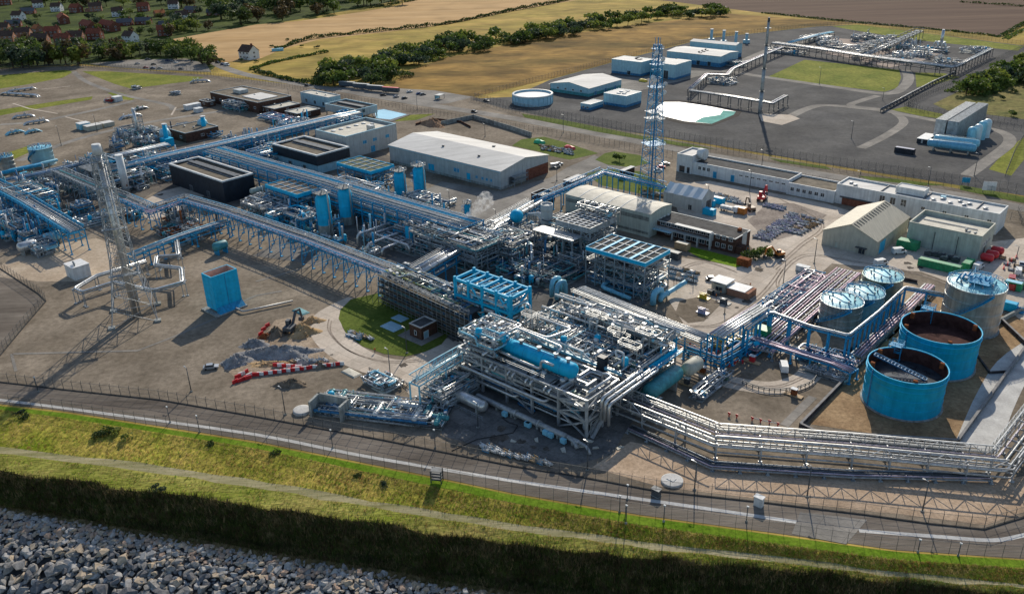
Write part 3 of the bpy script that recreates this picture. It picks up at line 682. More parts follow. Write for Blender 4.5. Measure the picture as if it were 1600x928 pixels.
# ---- brown brick office group
for label, base, ty, l, r, rm, wins in (
        ('long brown brick office with rooftop plant left of the pale blue block', (405, 178), 161, (344, 141.5), (445, 148), feltbrown, 7),
        ('low brown brick block in front of the brown office, flat grey roof', (430, 181), 171, (412, 164.5), (460, 160.5), roofcream, 3),
        ('single-storey brown brick hut with pale roof, nearest the blue pipe rack', (466, 188), 178.5, (445, 174), (494, 169), roofcream, 3),
        ('dark brick hall behind the two blue turbine stacks', (292, 224), 209, (273, 197), (312, 190), feltbrown, 2),
        ('small dark brick hut beside the grey lattice chimney', (238, 212), 202, (222, 199), (242, 198), feltbrown, 1),
        ('dark timber-clad cabin at the left end of the brown brick office', (326, 168), 160, (310, 157), (329, 156), felt, 1)):
    t, lu, lv, H = bframe('brick_building', label, 'building', base, ty, l, r)
    walls(t, -lu, 0, 0, lv, 0, H, brick); flatroof(t, -lu, 0, 0, lv, H + .1, rm); trim(t, -lu, 0, 0, lv, H, greywall, .4, .4)
    for i in range(wins): opening(t, 'f', -lu * (i + .5) / wins, H * .35, min(2.4, lu / wins * .5), min(1.6, H * .4))
    for i in range(max(1, wins // 2)): opening(t, 'r', lv * (i + .5) / max(1, wins // 2), H * .35, min(2.0, lv * .3), min(1.5, H * .4))
    vents(t, [(-lu * .4, lv * .5, H), (-lu * .7, lv * .4, H)], r=.45, h=.8)
    if wins > 5:
        t.part('roof_plant', MB().box(-lu * .75, lv * .35, H, -lu * .6, lv * .6, H + 2.2), greywall); t.part('roof_deck', MB().box(-lu * .45, lv * .2, H - .1, -lu * .1, lv * .75, H + .35), roofwhite)

# ---- the big white-roofed warehouse
t, lu, lv, H = bframe('warehouse', 'long warehouse with huge white ridged roof and grey walls', 'building', (783, 297), 268, (604, 228), (860, 243))
walls(t, -lu, 0, 0, lv, 0, H, greywall, 3.0)
t.part('plinth', MB().box(-lu - .06, -.06, 0, .06, lv * .999, 1.1), concretewall)
gable_roof(t, -lu, 0, 0, lv, H, 2.6, roofwhite, 'x', .5); gable_end(t, -lu, 0, 0, lv, H, 2.6, greywall)
mb = MB(); mb.box(-lu, -.62, H - .55, .4, -.42, H - .2); t.part('gutter', mb, bluelt)
mb = MB(); mb.box(0, lv * .52, 0, .12, lv - .1, 5.2); t.part('brick_panel', mb, brickred)
for k in (.08, .115, .15, .2): opening(t, 'f', -lu * k, 2.6, 1.4, 1.4, bluesteel, bluelt)
for k in (.36, .385): opening(t, 'f', -lu * k, 3.2, 1.7, 2.0, bluesteel, bluelt)
for k, ww in ((.27, 2.6), (.6, 4.2), (.72, 4)): opening(t, 'f', -lu * k, .1, ww, 4.2, blue, bluelt, 'door')
opening(t, 'r', lv * .22, .1, 4.5, 4.6, darksteel, galv, 'door')
for k in (.58, .68, .78, .88): opening(t, 'r', lv * k, 1.6, 2, 1.5)
mb = MB()
for z in (2.4, 4.4): mb.box(.2, lv * .2, z, 2.4, lv * .48, z + .15); mb.rail([(2.4, lv * .2, z), (2.4, lv * .48, z)])
for y in (.2, .34, .48): mb.beam((2.3, lv * y, 0), (2.3, lv * y, 4.4), .15)
t.part('loading_gantry', mb, steel)
vents(t, [(-lu * a, lv * b, H + 2.6 * (1 - abs(b - .5) * 2)) for a, b in ((.35, .72), (.36, .76), (.28, .25), (.62, .3))], r=.5, h=.8, m=darksteel)

# ---- cream barrel-roofed workshop
t, lu, lv, H = bframe('workshop', 'cream workshop with shallow curved roof behind the fin-fan cooler', 'building', (1014, 372), 333, (885, 303), (1045, 318), H=9.5)
walls(t, -lu, 0, 0, lv, 0, H, sage, 2.0)
mb = MB(); n = 10; pf = [(lv * i / n, 1.0 * (1 - abs(2 * i / n - 1) ** 1.6)) for i in range(n + 1)]
for (ya, za), (yb, zb) in zip(pf[:-1], pf[1:]):
    mb.face((-lu - .3, ya, H + za), (.3, ya, H + za), (.3, yb, H + zb), (-lu - .3, yb, H + zb))
t.part('roof', mb, roofcream)
mb = MB()
for x in (-lu + .1, -.1): mb.add([(x, y, H) for y, z in pf] + [(x, y, H + z - .02) for y, z in pf], [(i, i + 1, n + 2 + i, n + 1 + i) for i in range(n)])
t.part('gable', mb, sage)
for k in range(1, 6):
    mb = MB()
    for (ya, za), (yb, zb) in zip(pf[:-1], pf[1:]): mb.beam((-lu * k / 6, ya, H + za + .05), (-lu * k / 6, yb, H + zb + .05), .35, .15)
    t.part('roof_rib', mb, offwhite)
t.part('glazing_band', MB().box(-lu + .4, -.08, 6.6, -.4, 0, 8.2), mat('grimy_translucent_sheet', (.20, .22, .20), .5, 0, .3, .8, streak=.4))
t.part('glazing_band', MB().box(-lu + .4, -.08, 1.2, -.4, 0, 2.2), mat('grimy_translucent_sheet', (.20, .22, .20)))
opening(t, 'f', -lu * .45, .1, 4.2, 4.6, bluedark, steel, 'door')

# ---- two-storey brick office
t, lu, lv, H = bframe('brick_office', 'two-storey dark brick office with flat black roof by the narrow lawn', 'building', (1147, 397), 374.5, (1017, 345), (1179, 362))
walls(t, -lu, 0, 0, lv, 0, H, brick); flatroof(t, -lu, 0, 0, lv, H + .3, felt); trim(t, -lu, 0, 0, lv, H, greywall, .35, .3)
t.part('upper_gallery', MB().box(-lu, -1.9, 3.3, -lu * .26, 0, 3.75), greywall); t.part('canopy', MB().box(-lu * .7, -2.0, 6.3, -lu * .26, 0, 6.6), greywall)
t.part('lower_canopy', MB().box(-lu * 1.12, -3.4, 3.0, -lu * .72, -1.9, 3.3), bluelt)
for k in (.26, .41, .56, .72): t.part('pier', MB().box(-lu * k - .3, -2.1, 0, -lu * k + .3, -1.5, 3.3), greywall)
t.part('pier', MB().box(-lu * .26 - .35, -2.1, 3.3, -lu * .26 + .35, -.02, 6.3), greywall)
for i in range(9): opening(t, 'f', -lu * (.3 + .072 * i), 4.3, 2.1, 1.7)
for i in range(7): opening(t, 'f', -lu * (.3 + .085 * i), .9, 2.3, 2.0)
for k in (.05, .13, .2):
    for z in (1.2, 4.4): opening(t, 'f', -lu * k, z, 1.6, 1.7)
opening(t, 'r', lv * .62, .1, 3.6, 6.2, mat('pale_stair_panel', (.36, .40, .40), .5), greywall, 'door')
opening(t, 'r', lv * .25, .1, 1.8, 2.4, glass, greywall, 'door'); t.part('porch', MB().box(.1, lv * .05, 0, 2.2, lv * .4, 2.7), brick)
for p in ((-lu * .97, lv * .25), (-lu * .97, lv * .45), (-lu * .96, lv * .65)): t.part('rooflight', MB().box(p[0] - .8, p[1] - .6, H, p[0] + .8, p[1] + .6, H + .45), white)
t.part('chimney_stack', MB().box(-3.6, lv * .7, H, -2.4, lv * .82, H + 1.1), rust)

# ---- white ridged tent-like store
t, lu, lv, H = bframe('fabric_store', 'white fabric-roofed store with four roof bays behind the workshop', 'building', (1096, 333), 312, (1028, 303), (1117, 303))
walls(t, -lu, 0, 0, lv, 0, H, greywall, 1.6)
mb = MB(); nb = 4
for b in range(nb):
    xa, xb = -lu + lu * b / nb, -lu + lu * (b + 1) / nb; xm = (xa + xb) / 2
    for ya, za, yb, zb in ((-.3, -.2, lv * .5, 3.0), (lv * .5, 3.0, lv + .3, -.2)):
        mb.add([(xa, ya, H + za + .15), (xm, ya, H + za - .1), (xb, ya, H + za + .15), (xb, yb, H + zb + .15), (xm, yb, H + zb - .15), (xa, yb, H + zb + .15)], [(0, 1, 4, 5), (1, 2, 3, 4)])
t.part('roof', mb, mat('white_roof_fabric', (.63, .66, .66), .6, 0, .08, .4))
gable_end(t, -lu, 0, 0, lv, H, 2.9, greywall)
opening(t, 'r', lv * .55, .1, 4.0, 4.2, navy, greywall, 'door'); opening(t, 'f', -lu * .3, .1, 1.8, 2.4, navy, greywall, 'door')
# ---- small huts at the foot of the mast
t, lu, lv, H = bframe('flat_hut', 'white flat-roofed brick hut behind the cream workshop', 'hut', (893, 297), 287, (875, 284), (935, 280), H=3.6)
walls(t, -lu, 0, 0, lv, 0, H, brick); flatroof(t, -lu, 0, 0, lv, H + .4, roofwhite); trim(t, -lu, 0, 0, lv, H, white, .3, .3); opening(t, 'f', -lu * .5, .1, 1.4, 2.2, greywall, white, 'door')
t, lu, lv, H = bframe('flat_hut', 'dark brick hut with a white roof beside the mast foot', 'hut', (974, 279), 270, (970, 266), (1002, 263), H=3.4)
walls(t, -lu, 0, 0, lv, 0, H, brick); flatroof(t, -lu, 0, 0, lv, H + .4, roofwhite); trim(t, -lu, 0, 0, lv, H, white, .3, .3); opening(t, 'f', -lu * .5, .1, 1.4, 2.2, greywall, white, 'door')
t, lu, lv, H = bframe('walled_pit', 'dark brick hut left of the grey chimney and the warehouse yard', 'hut', (848, 322), 309, (830, 302), (862, 298), H=4.4)
walls(t, -lu, 0, 0, lv, 0, H, brick); flatroof(t, -lu, 0, 0, lv, H - .6, roofcream); trim(t, -lu, 0, 0, lv, H, greywall, .3, .25)

# ---- long white administration building (three lengths)
P = G(1280, 312)
t = T('admin_building', 'very long white admin building with a stepped flat roof', 'building', P, A)
def xl(px, py, z=0): return t.L(px, py, z)
xa = xl(1047, 272).x; xb = xl(1200, 296).x; D = 13.0
yb0 = xl(1120, 284).y * .5
H1 = HT(1120, 284, 252.5)
def block(x0, x1, y0, y1, H, rm, pt=.35):
    walls(t, x0, y0, x1, y1, 0, H, offwhite); flatroof(t, x0, y0, x1, y1, H - .1, rm); trim(t, x0, y0, x1, y1, H, offwhite, .4, pt + .2)
block(xa + 8, xb + 9, 0, D, 5.6, felt); block(xa, xa + 8, -.6, D, 8.4, roofwhite)
t.part('curved_hood', MB().rev((xa + 7.9, D * .45, 8.6), (xa + 11.5, D * .45, 8.6), [(0, 2.6), (3.6, 2.6)], 12), offwhite)
block(xb + 9.05, xb + 30, -1.2, D, 4.9, feltbrown)
for i in range(3): opening(t, 'f', xa + 12 + i * 2.3, 2.6, 1.6, 1.8)
for k in (20, 29): opening(t, 'f', xa + k, .1, 2, 3.2, bluesteel, bluelt, 'door')
for i in range(8): opening(t, 'f', xa + 33 + i * 2.9, 3.4, 1.9, .8)
n = int((xb + 8 - xa - 56) / 2.6)
for i in range(max(0, n)): opening(t, 'f', xa + 57 + i * 2.6, 2.0, 1.7, 1.7)
for i in range(6): opening(t, 'f', xb + 11.5 + i * 2.7, 1.8, 1.7, 1.7, y=-1.2)
opening(t, 'f', xa + 3, .1, 3, 3.2, glass, greywall, 'door', y=-.6); opening(t, 'f', xa + 6.4, .1, 1.6, 3, glass, greywall, 'door', y=-.6)
x2 = xb + 30.05
H3 = 8.0; p = t.I @ G(1562, 336, H3); x3 = p.x; y3 = p.y
D3 = (t.I @ G(1582, 324, H3)).y - y3
block(x2, x3, y3, y3 + max(12, D3), H3, roofwhite)
t.part('recess', MB().box(x2 + 3, y3 - .15, 0, x2 + 22, y3 + .01, 3.0), brickred); t.part('soffit', MB().box(x2 + 2, y3 - .5, 3.0, x2 + 24, y3 - .02, 3.5), darksteel)
for i in range(3): opening(t, 'f', x2 + 19 + i * 4.2, 4.0, 2.2, 3.0, y=y3)
for i in range(5): opening(t, 'f', x3 - 3 - i * 8, 4.2, 1.6, 1.4, y=y3)
for k in (.28, .55, .86): t.part('roof_joint', MB().box(x2 + (x3 - x2) * k - .15, y3 + .5, H3 - .35, x2 + (x3 - x2) * k + .15, y3 + max(12, D3) - .5, H3 + .2), darksteel)
xm = x2 + (x3 - x2) * .36
walls(t, xm, y3 + 4, xm + 11, y3 + 10, H3, H3 + 2.6, offwhite, name='penthouse'); t.part('penthouse_roof', MB().box(xm + .25, y3 + 4.25, H3 + 2.1, xm + 10.75, y3 + 9.75, H3 + 2.3), roofwhite)
vents(t, [(x2 + (x3 - x2) * a, y3 + b, H3 - .3) for a, b in ((.6, 4), (.64, 7), (.7, 4), (.74, 8), (.78, 4.5), (.8, 7), (.9, 5), (.06, 6), (.1, 4))], r=.7, h=.6, m=galv)
t.part('rooflight', MB().box(x2 + (x3 - x2) * .62, y3 + 8, H3 - .3, x2 + (x3 - x2) * .65, y3 + 9.5, H3 + .5), bluepale)

# ---- gabled cream shed
t, lu, lv, H = bframe('gabled_shed', 'cream gabled shed with ribbed beige roof and blue door', 'building', (1367, 402), 378, (1286, 359.5), (1422, 339.5))
rise = 4.4
walls(t, -lu, 0, 0, lv, 0, H, beige, 1.5); gable_end(t, -lu, 0, 0, lv, H, rise, beige, 'y')
gable_roof(t, -lu, 0, 0, lv, H, rise, roofbeige, 'y', .3)
mb = MB()
for i in range(14):
    y = lv * (i + .5) / 14; mb.beam((-lu * .5 + .5, y, H + rise + .05), (-lu * .5 + 2.6, y, H + rise * (1 - 2.6 / (lu / 2)) + .22), .3, .12)
t.part('rooflight_strip', mb, felt)
opening(t, 'r', lv * .18, .1, 5.5, 4.6, blue, bluelt, 'door'); opening(t, 'f', -lu * .72, .1, 1.2, 2.3, sage, beige, 'door')
t.part('awning', MB().box(-lu * .36, -1.1, 2.3, -lu * .16, 0, 2.6), darksteel); opening(t, 'f', -lu * .25, .1, 2.2, 2.1, navy, darksteel, 'door')
# ---- flat parapet shed
t, lu, lv, H = bframe('parapet_shed', 'pale green parapet shed behind the green skips', 'building', (1527, 406), 370.25, (1419.25, 348.25), (1548.75, 348.25))
walls(t, -lu, 0, 0, lv, 0, H, sage, 1.5); flatroof(t, -lu, 0, 0, lv, H - 1.2, roofcream); trim(t, -lu, 0, 0, lv, H, beige, .4, .3)
mb = MB(); mb.beam((-lu + 2, lv * .6, H - 1.2), (-4, lv * .6, H - 1.2), .3, .3); t.part('roof_duct', mb, roofwhite)
vents(t, [(-lu * .28, lv * .4, H - 1.6), (-lu * .22, lv * .3, H - 1.6), (-lu * .14, lv * .3, H - 1.6)], r=.4, h=1.2)
for k in (.3, .62): t.part('downpipe', MB().beam((-lu * k, -.15, 0), (-lu * k, -.15, H * .8), .18), darksteel)
for k in (.3, .5, .7): opening(t, 'r', lv * k, 3.4, 2.2, 1.6)
opening(t, 'r', lv * .4, .1, 3, 3, navy, beige, 'door')

# ---- blue annex buildings beyond the road
def bluebox(name, label, base, ty, l, r, H=None, rm=None, ribs=2.5):
    t, lu, lv, H = bframe(name, label, 'building', base, ty, l, r, H)
    walls(t, -lu, 0, 0, lv, 1.6, H, bluelt, ribs); walls(t, -lu + .04, .04, -.04, lv - .04, 0, 1.6, bluedark, name='plinth')
    if rm: flatroof(t, -lu, 0, 0, lv, H + .35, rm); trim(t, -lu, 0, 0, lv, H, bluelt, .3, .3)
    return t, lu, lv, H
t, lu, lv, H = bluebox('annex_hall', 'pale blue flat-roofed hall with five round roof vents by the white pond', (978, 169), 151, (946, 145), (1005, 144), rm=roofwhite)
vents(t, [(-lu * a, lv * b, H) for a, b in ((.3, .3), (.5, .25), (.4, .5), (.6, .55), (.45, .75))], r=1.0, h=.6, m=white)
t, lu, lv, H = bluebox('annex_hut', 'low pale hut between the round tank and vented hall', (922.5, 173), 164, (909, 161), (940, 157.5), rm=roofwhite)
for k in (.3, .7): opening(t, 'f', -lu * k, .8, 1.6, 1.4)
t, lu, lv, H = bframe('annex_gable_hall', 'pale blue gabled hall with white roof behind the low hut', 'building', (920, 152), 139, (861, 130), (965.5, 124))
walls(t, -lu, 0, 0, lv, 2, H, bluelt, 2.5); walls(t, -lu + .04, .04, -.04, lv - .04, 0, 2, teal, name='plinth'); gable_roof(t, -lu, 0, 0, lv, H, 2.4, roofwhite, 'y'); gable_end(t, -lu, 0, 0, lv, H, 2.4, bluelt, 'y')
for k in (.2, .4, .6, .8): opening(t, 'f', -lu * k, 2.4, 1.8, 1.4)
for k in (.2, .5, .8): opening(t, 'r', lv * k, .1, 2.4, 2.6, bluedark, bluelt, 'door')
t, lu, lv, H = bluebox('annex_block', 'tall pale blue block with a recessed middle, lettered C on its roof', (1001, 120), 98, (962.5, 91), (1022, 93), rm=roofwhite)
l2 = 15.0; v2 = lv + 8
walls(t, .3, lv * .75, l2, v2 + 2, 1.6, H, bluelt, 2.5, 'wing_wall'); walls(t, .34, lv * .75 + .04, l2 - .04, v2 + 1.96, 0, 1.6, bluedark, name='wing_plinth'); flatroof(t, .3, lv * .75, l2, v2 + 2, H + .3, roofwhite, 'wing_roof')
walls(t, l2 + .1, lv * .1, l2 + 12, v2, 1.6, H + .6, bluelt, 2.5, 'wing_wall'); walls(t, l2 + .14, lv * .1 + .04, l2 + 11.96, v2 - .04, 0, 1.6, bluedark, name='wing_plinth'); flatroof(t, l2 + .1, lv * .1, l2 + 12, v2, H + .95, roofwhite, 'wing_roof')
opening(t, 'f', l2 + 5, .1, 4, 6, navy, bluelt, 'door', y=lv * .1); opening(t, 'f', -lu * .4, .1, 3, 3, navy, bluelt, 'door')
mb = MB()                                            # the letter painted on the roof: an open ring read from the camera's side
for i in range(13):
    a0, a1 = R(55 + 290 * i / 13), R(55 + 290 * (i + 1) / 13); ro, ri = 2.2, .85
    mb.add([(ro * math.cos(a0), 1.25 * ro * math.sin(a0), 0), (ro * math.cos(a1), 1.25 * ro * math.sin(a1), 0), (ri * math.cos(a1), 1.25 * ri * math.sin(a1) * 1.12, 0), (ri * math.cos(a0), 1.25 * ri * math.sin(a0) * 1.12, 0)], [(3, 2, 1, 0)])
q_ = t.L(998, 92, H + .14); ink = mat('black_roof_lettering', (.012, .014, .02), .95, 0, .1, 1); t.part('roof_letter', mb, ink, loc=(q_.x, q_.y, H + .2), rot=-A).scale = (1.3, 2.0, 1)
def gabled_blue(label, base, ty, l, r, H=None):
    t, lu, lv, H = bframe('annex_gable_hall', label, 'building', base, ty, l, r, H)
    walls(t, -lu, 0, 0, lv, 3, H, bluelt, 2.5); walls(t, -lu + .04, .04, -.04, lv - .04, 0, 3, bluedark, name='plinth')
    gable_roof(t, -lu, 0, 0, lv, H, 1.2, roofwhite, 'x', .3); gable_end(t, -lu, 0, 0, lv, H, 1.2, bluelt)
    for k in (.2, .4, .6, .8): opening(t, 'f', -lu * k, .1, 3, 3.4, navy, bluelt, 'door')
    return t, lu, lv, H
t, lu, lv, H = gabled_blue('front one of the two white-roofed blue compressor halls', (1125, 106), 89, (1047, 79), (1142.5, 80))
mb = MB()
for j in range(3):
    for i in range(8):
        a0, a1 = R(60 + 270 * i / 8), R(60 + 270 * (i + 1) / 8); cx, cy = j * 2.6, j * 1.3
        mb.add([(cx + 1.3 * math.cos(a0), cy + 1.6 * math.sin(a0), 0), (cx + 1.3 * math.cos(a1), cy + 1.6 * math.sin(a1), 0), (cx + .5 * math.cos(a1), cy + .7 * math.sin(a1), 0), (cx + .5 * math.cos(a0), cy + .7 * math.sin(a0), 0)], [(3, 2, 1, 0)])
q_ = t.L(1094, 82, H + .7); o = t.part('roof_letters', mb, ink); o['kind'] = 'stuff'; sl = 1.2 / (lv / 2); o.matrix_local = Matrix.Translation((q_.x, q_.y, H + sl * q_.y + .22)) @ Matrix.Rotation(math.atan(sl), 4, 'X') @ Matrix.Rotation(-A, 4, 'Z') @ Matrix.Diagonal((1.2, 2.3, 1, 1))
gabled_blue('rear one of the two white-roofed blue compressor halls', (1148, 92), 77, (1072, 66.5), (1163, 69), H=10)
for (bx, by, tx, ty), w_ in zip(((1111, 66, 1111, 47), (1130, 69, 1130, 49), (1149, 73, 1149, 51), (1166, 68, 1168, 54)), ('left-hand', 'second', 'third', 'right-hand')):
    P = G(bx, by); h = HT(bx, by, ty)
    t = T('exhaust_stack', w_ + ' of the four pale chimneys behind the blue compressor halls', 'chimney', P, A, 'chimneys behind the compressor halls')
    t.part('shaft', MB().tube((0, 0, 0), (0, 0, h), 1.25, 1.2, 12), bluelt); t.part('cap', MB().tube((0, 0, h - .1), (0, 0, h + .7), 1.45, 1.45, 12), offwhite); t.part('base_block', MB().box(-2.2, -2.2, 0, 2.2, 2.2, 3), bluelt)
# round open tank
P = G(833, 165); r = (G(865, 158) - G(803, 158)).length / 2
t = T('round_tank', 'low round pale blue tank with a sunken white cover', 'tank', P + Vector((0, r * .6, 0)), 0)
t.part('shell', MB().lathe([(r, 0), (r, 6), (r - .9, 6), (r - .9, 4.8)], 40), bluelt); t.part('cover', MB().disc(r - .9, 4.9, 40), white); t.part('rim', MB().lathe([(r + .05, 5.5), (r + .25, 5.6), (r + .25, 6.1), (r - 1, 6.12)], 40), white)
for i in range(24): a = i * 2 * math.pi / 24; t.part('buttress', MB().beam((r * math.cos(a) * 1.01, r * math.sin(a) * 1.01, 0), (r * math.cos(a) * 1.01, r * math.sin(a) * 1.01, 5.5), .3), bluelt)
# ---- little buildings of the left yard and elsewhere
def hut(label, base, ty, l, r, m, rm, H=None, name='equipment_hut'):
    t, lu, lv, H = bframe(name, label, 'hut', base, ty, l, r, H)
    walls(t, -lu, 0, 0, lv, 0, H, m); t.part('roof', MB().box(-lu - .15, -.15, H, .15, lv + .15, H + .2), rm); opening(t, 'f', -lu * .5, .1, 1.1, 2.1, greywall, m, 'door')
    return t, lu, lv, H
hut('white hut, left one of the pale pair in the left yard', (127, 204), 195, (122, 192), (138, 191), bluepale, white)
hut('long cream hut, middle one of three in the left yard', (138, 206), 199, (132, 196), (158, 194), beige, roofwhite)
hut('small cream hut, right one of three in the left yard', (163, 200), 194, (158, 191), (173, 189), beige, roofwhite)
hut('white cabin beside the red pump set in the far left yard', (181, 160), 153, (176, 151), (191, 151), offwhite, white)
hut('long white container cabin in front of the dark timber-clad cabin', (293, 173), 166, (289, 164), (311, 161), offwhite, white)
hut('small white cube hut below the long white container cabin', (308, 177), 171, (305, 169), (313, 168), offwhite, white)
t, lu, lv, H = hut('white windowless analyser house beside the flare stack', (118, 439), 420, (95, 414), (148, 417), offwhite, white)
vents(t, [(-lu * .5, lv * .35, H + .2), (-lu * .35, lv * .3, H + .2), (-lu * .2, lv * .25, H + .2)], r=.25, h=1.2, m=steel)
t, lu, lv, H = bframe('brick_hut', 'small brown brick hut on the oval lawn', 'hut', (659, 532), 513, (640, 505), (684, 502))
walls(t, -lu, 0, 0, lv, 0, H, brick); flatroof(t, -lu, 0, 0, lv, H + .15, felt); trim(t, -lu, 0, 0, lv, H, stripmat, .35, .3)
opening(t, 'f', -lu * .5, 1, 1.0, 1.6, glass, white); opening(t, 'r', lv * .3, .1, 2.0, 2.4, bluelt, white, 'door')
t.part('paving', MB().box(-lu - 3, -2.5, 0, 2.5, lv + .5, .12), concretegrey)
for px, py, s in ((613, 511, 3.2), (625, 498, 2.4)):
    one('concrete_slab', 'grey concrete slab on the lawn left of the brick hut' if s > 3 else 'smaller pale slab behind the grey slab on the lawn', 'slab', MB().box(-s, -s * .7, 0, s, s * .7, .25).mesh('concrete_slab', bluelt), G(px, py), A)
# ================================================================ PROCESS PLANT
def offset_path(P, off, z):
    out = []
    for i, c in enumerate(P):
        a = (P[i] - P[i - 1]).normalized() if i else (P[1] - P[0]).normalized()
        b = (P[i + 1] - P[i]).normalized() if i < len(P) - 1 else a
        na, nb = Vector((-a.y, a.x, 0)), Vector((-b.y, b.x, 0)); m = (na + nb).normalized(); k = 1 / max(.5, m.dot(na))
        out.append(Vector((c.x, c.y, 0)) + m * (off * k) + Vector((0, 0, z)))
    return out
def jitpipe(mb, pts, r, n=6, collars=0.0):
    mb.pipe(pts, r, n)
    if collars:
        for p, q in zip(pts[:-1], pts[1:]):
            L = (q - p).length; m = int(L / collars)
            for i in range(1, m):
                c = p.lerp(q, (i + rnd.uniform(-.3, .3)) / m); d = (q - p).normalized() * .12; mb.tube(c - d, c + d, r * 1.35, n=6)
def rack(name, label, pts, z, width, pipes, sm=bluesteel, spacing=6.0, tiers=(0,), cat='pipe rack', walk=None, vee=False, truss=0.0, pz=None, post=.35, base=0.0, group=None):
    """An elevated pipe rack along photo points given at height z; pipes = [(side offset, radius, material, height above the beam)]."""
    W = [G(x, y, z) if pz is None else G(x, y, z) for x, y in pts]
    P0 = Vector((W[0].x, W[0].y, 0)); P = [Vector((p.x - P0.x, p.y - P0.y, 0)) for p in W]
    t = T(name, label, cat, P0, 0.0, group)
    h = width / 2
    mb = MB()
    for s in (-1, 1):
        if vee:
            mb.beam((0, s * h * .9, z), (0, s * h * 1.15, base), post * .78)
            mb.beam((0, s * h * .95, z * .55), (-2.0 if s > 0 else 2.0, s * h, z - .2), post * .5)
        else: mb.beam((0, s * h * .92, z + max(tiers) + .1), (0, s * h * .92, base), post)
        mb.box(-.45, s * h * .95 - .45, base, .45, s * h * .95 + .45, base + .25)
    for tz in tiers: mb.beam((0, -h, z + tz), (0, h, z + tz), .3, .4)
    if vee: mb.beam((0, -h, z * .5), (0, h, z * .5), .2); mb.beam((0, -h * 1.05, z * .1 + base), (0, h * .95, z * .95), .16)
    me = mb.mesh('trestle', sm)
    for i in range(len(P) - 1):
        a, b = P[i], P[i + 1]; L = (b - a).length; n = max(1, round(L / spacing)); ang = math.atan2(b.y - a.y, b.x - a.x)
        for k in range(n + (1 if i == len(P) - 2 else 0)):
            t.part('trestle', me, None, loc=a.lerp(b, (k + .02) / n), rot=ang)
        if truss:
            d = (b - a).normalized(); nn = Vector((-d.y, d.x, 0))
            for s in (-1, 1):
                mb = MB(); m = max(2, round(L / (truss * 1.3)))
                for j in range(m):
                    p, q = a.lerp(b, j / m) + nn * (s * h), a.lerp(b, (j + 1) / m) + nn * (s * h)
                    lo, hi = Vector((0, 0, z)), Vector((0, 0, z + truss))
                    mb.beam(p + lo, p + hi, .16); mb.beam((p + lo) if j % 2 else (p + hi), (q + hi) if j % 2 else (q + lo), .14)
                mb.beam(a + nn * (s * h) + Vector((0, 0, z + truss)), b + nn * (s * h) + Vector((0, 0, z + truss)), .24)
                t.part('truss', mb, sm)
    for tz in tiers:
        for s in (-1, 1):
            mb = MB(); Q = offset_path(P, s * h * .92, z + tz - .1)
            for p, q in zip(Q[:-1], Q[1:]): mb.beam(p, q, .22, .35)
            t.part('stringer', mb, sm)
    for off, r, m, dz in pipes:
        mb = MB(); jitpipe(mb, offset_path(P, off, z + dz + r), r, 7 if r > .25 else 5, 5.0 if r > .15 else 0)
        t.part('pipe', mb, m)
    if walk:
        off, ww, wz = walk; mb = MB(); Q = offset_path(P, off, z + wz)
        for p, q in zip(Q[:-1], Q[1:]): mb.beam(p, q, ww, .12)
        t.part('walkway', mb, grate)
        for s in (-1, 1): t.part('handrail', MB().rail(offset_path(P, off + s * ww / 2, z + wz)), sm if sm is not bluesteel else galv)
    return t
def spread(n, width, rs, ms, dz=.2, seed=0):
    q = random.Random(seed); out = []
    for i in range(n):
        out.append(((i + .5) / n * width - width / 2 + q.uniform(-.1, .1), q.choice(rs), q.choice(ms), dz))
    return out

def pipework(t, x0, y0, x1, y1, z0, z1, n, seed, ms, big=.16, rmax=.38, parent=None, nseg=(3, 6)):
    """Runs of pipe bending along the plant grid inside a box; the thick ones are parts, the small bore is one mass."""
    q = random.Random(seed); small = MB(); mats = list(dict.fromkeys(ms))
    for i in range(n):
        r = q.choice([.06, .07, .09, .1, .12, .14, .18, .22, .28, rmax])
        p = Vector((q.uniform(x0, x1), q.uniform(y0, y1), q.uniform(z0, z1))); pts = [p.copy()]; ax = q.randrange(2)
        for s in range(q.randint(*nseg)):
            c = p.copy(); lo, hi = ((x0, x1), (y0, y1), (z0, z1))[ax]
            v = q.uniform(lo, hi)
            if ax < 2 and abs(v - c[ax]) < r * 5: v = lo if c[ax] > (lo + hi) / 2 else hi
            c[ax] = v
            if (c - p).length > r * 4: pts.append(c.copy()); p = c
            ax = q.choice([a for a in (0, 1, 2, 0, 1) if a != ax])
        if len(pts) < 2: continue
        if r >= big:
            mb = MB(); jitpipe(mb, pts, r, 7, 3.0); t.part('pipe', mb, q.choice(ms), parent)
        else:
            small.k = mats.index(q.choice(ms)); small.pipe(pts, r, 4)
            for c in pts[1:-1]:
                if q.random() < .6: small.obox(c, (r * 2, 0, 0), (0, r * 2, 0), (0, 0, r * 2.4))
    if small.f:
        o = t.part('small_bore_piping', small, mats, parent); o['kind'] = 'stuff'
def valve_mesh(m):
    mb = MB(); mb.tube((-.45, 0, .5), (.45, 0, .5), .3, n=8); mb.tube((-.5, 0, .5), (-.42, 0, .5), .42, n=8); mb.tube((.42, 0, .5), (.5, 0, .5), .42, n=8)
    mb.tube((0, 0, .5), (0, 0, 1.25), .1, n=5); mb.tube((0, 0, 1.2), (0, 0, 1.32), .42, n=8); mb.box(-.15, -.15, 0, .15, .15, .4); return mb.mesh('valve', m)
def pump_mesh(m):
    mb = MB(); mb.box(-1.2, -.5, 0, 1.2, .5, .25); mb.tube((-1, 0, .75), (.1, 0, .75), .42, n=9); mb.tube((.3, 0, .7), (.9, 0, .7), .5, n=9); mb.tube((.6, 0, .7), (.6, 0, 1.6), .16, n=6); return mb.mesh('pump', m)
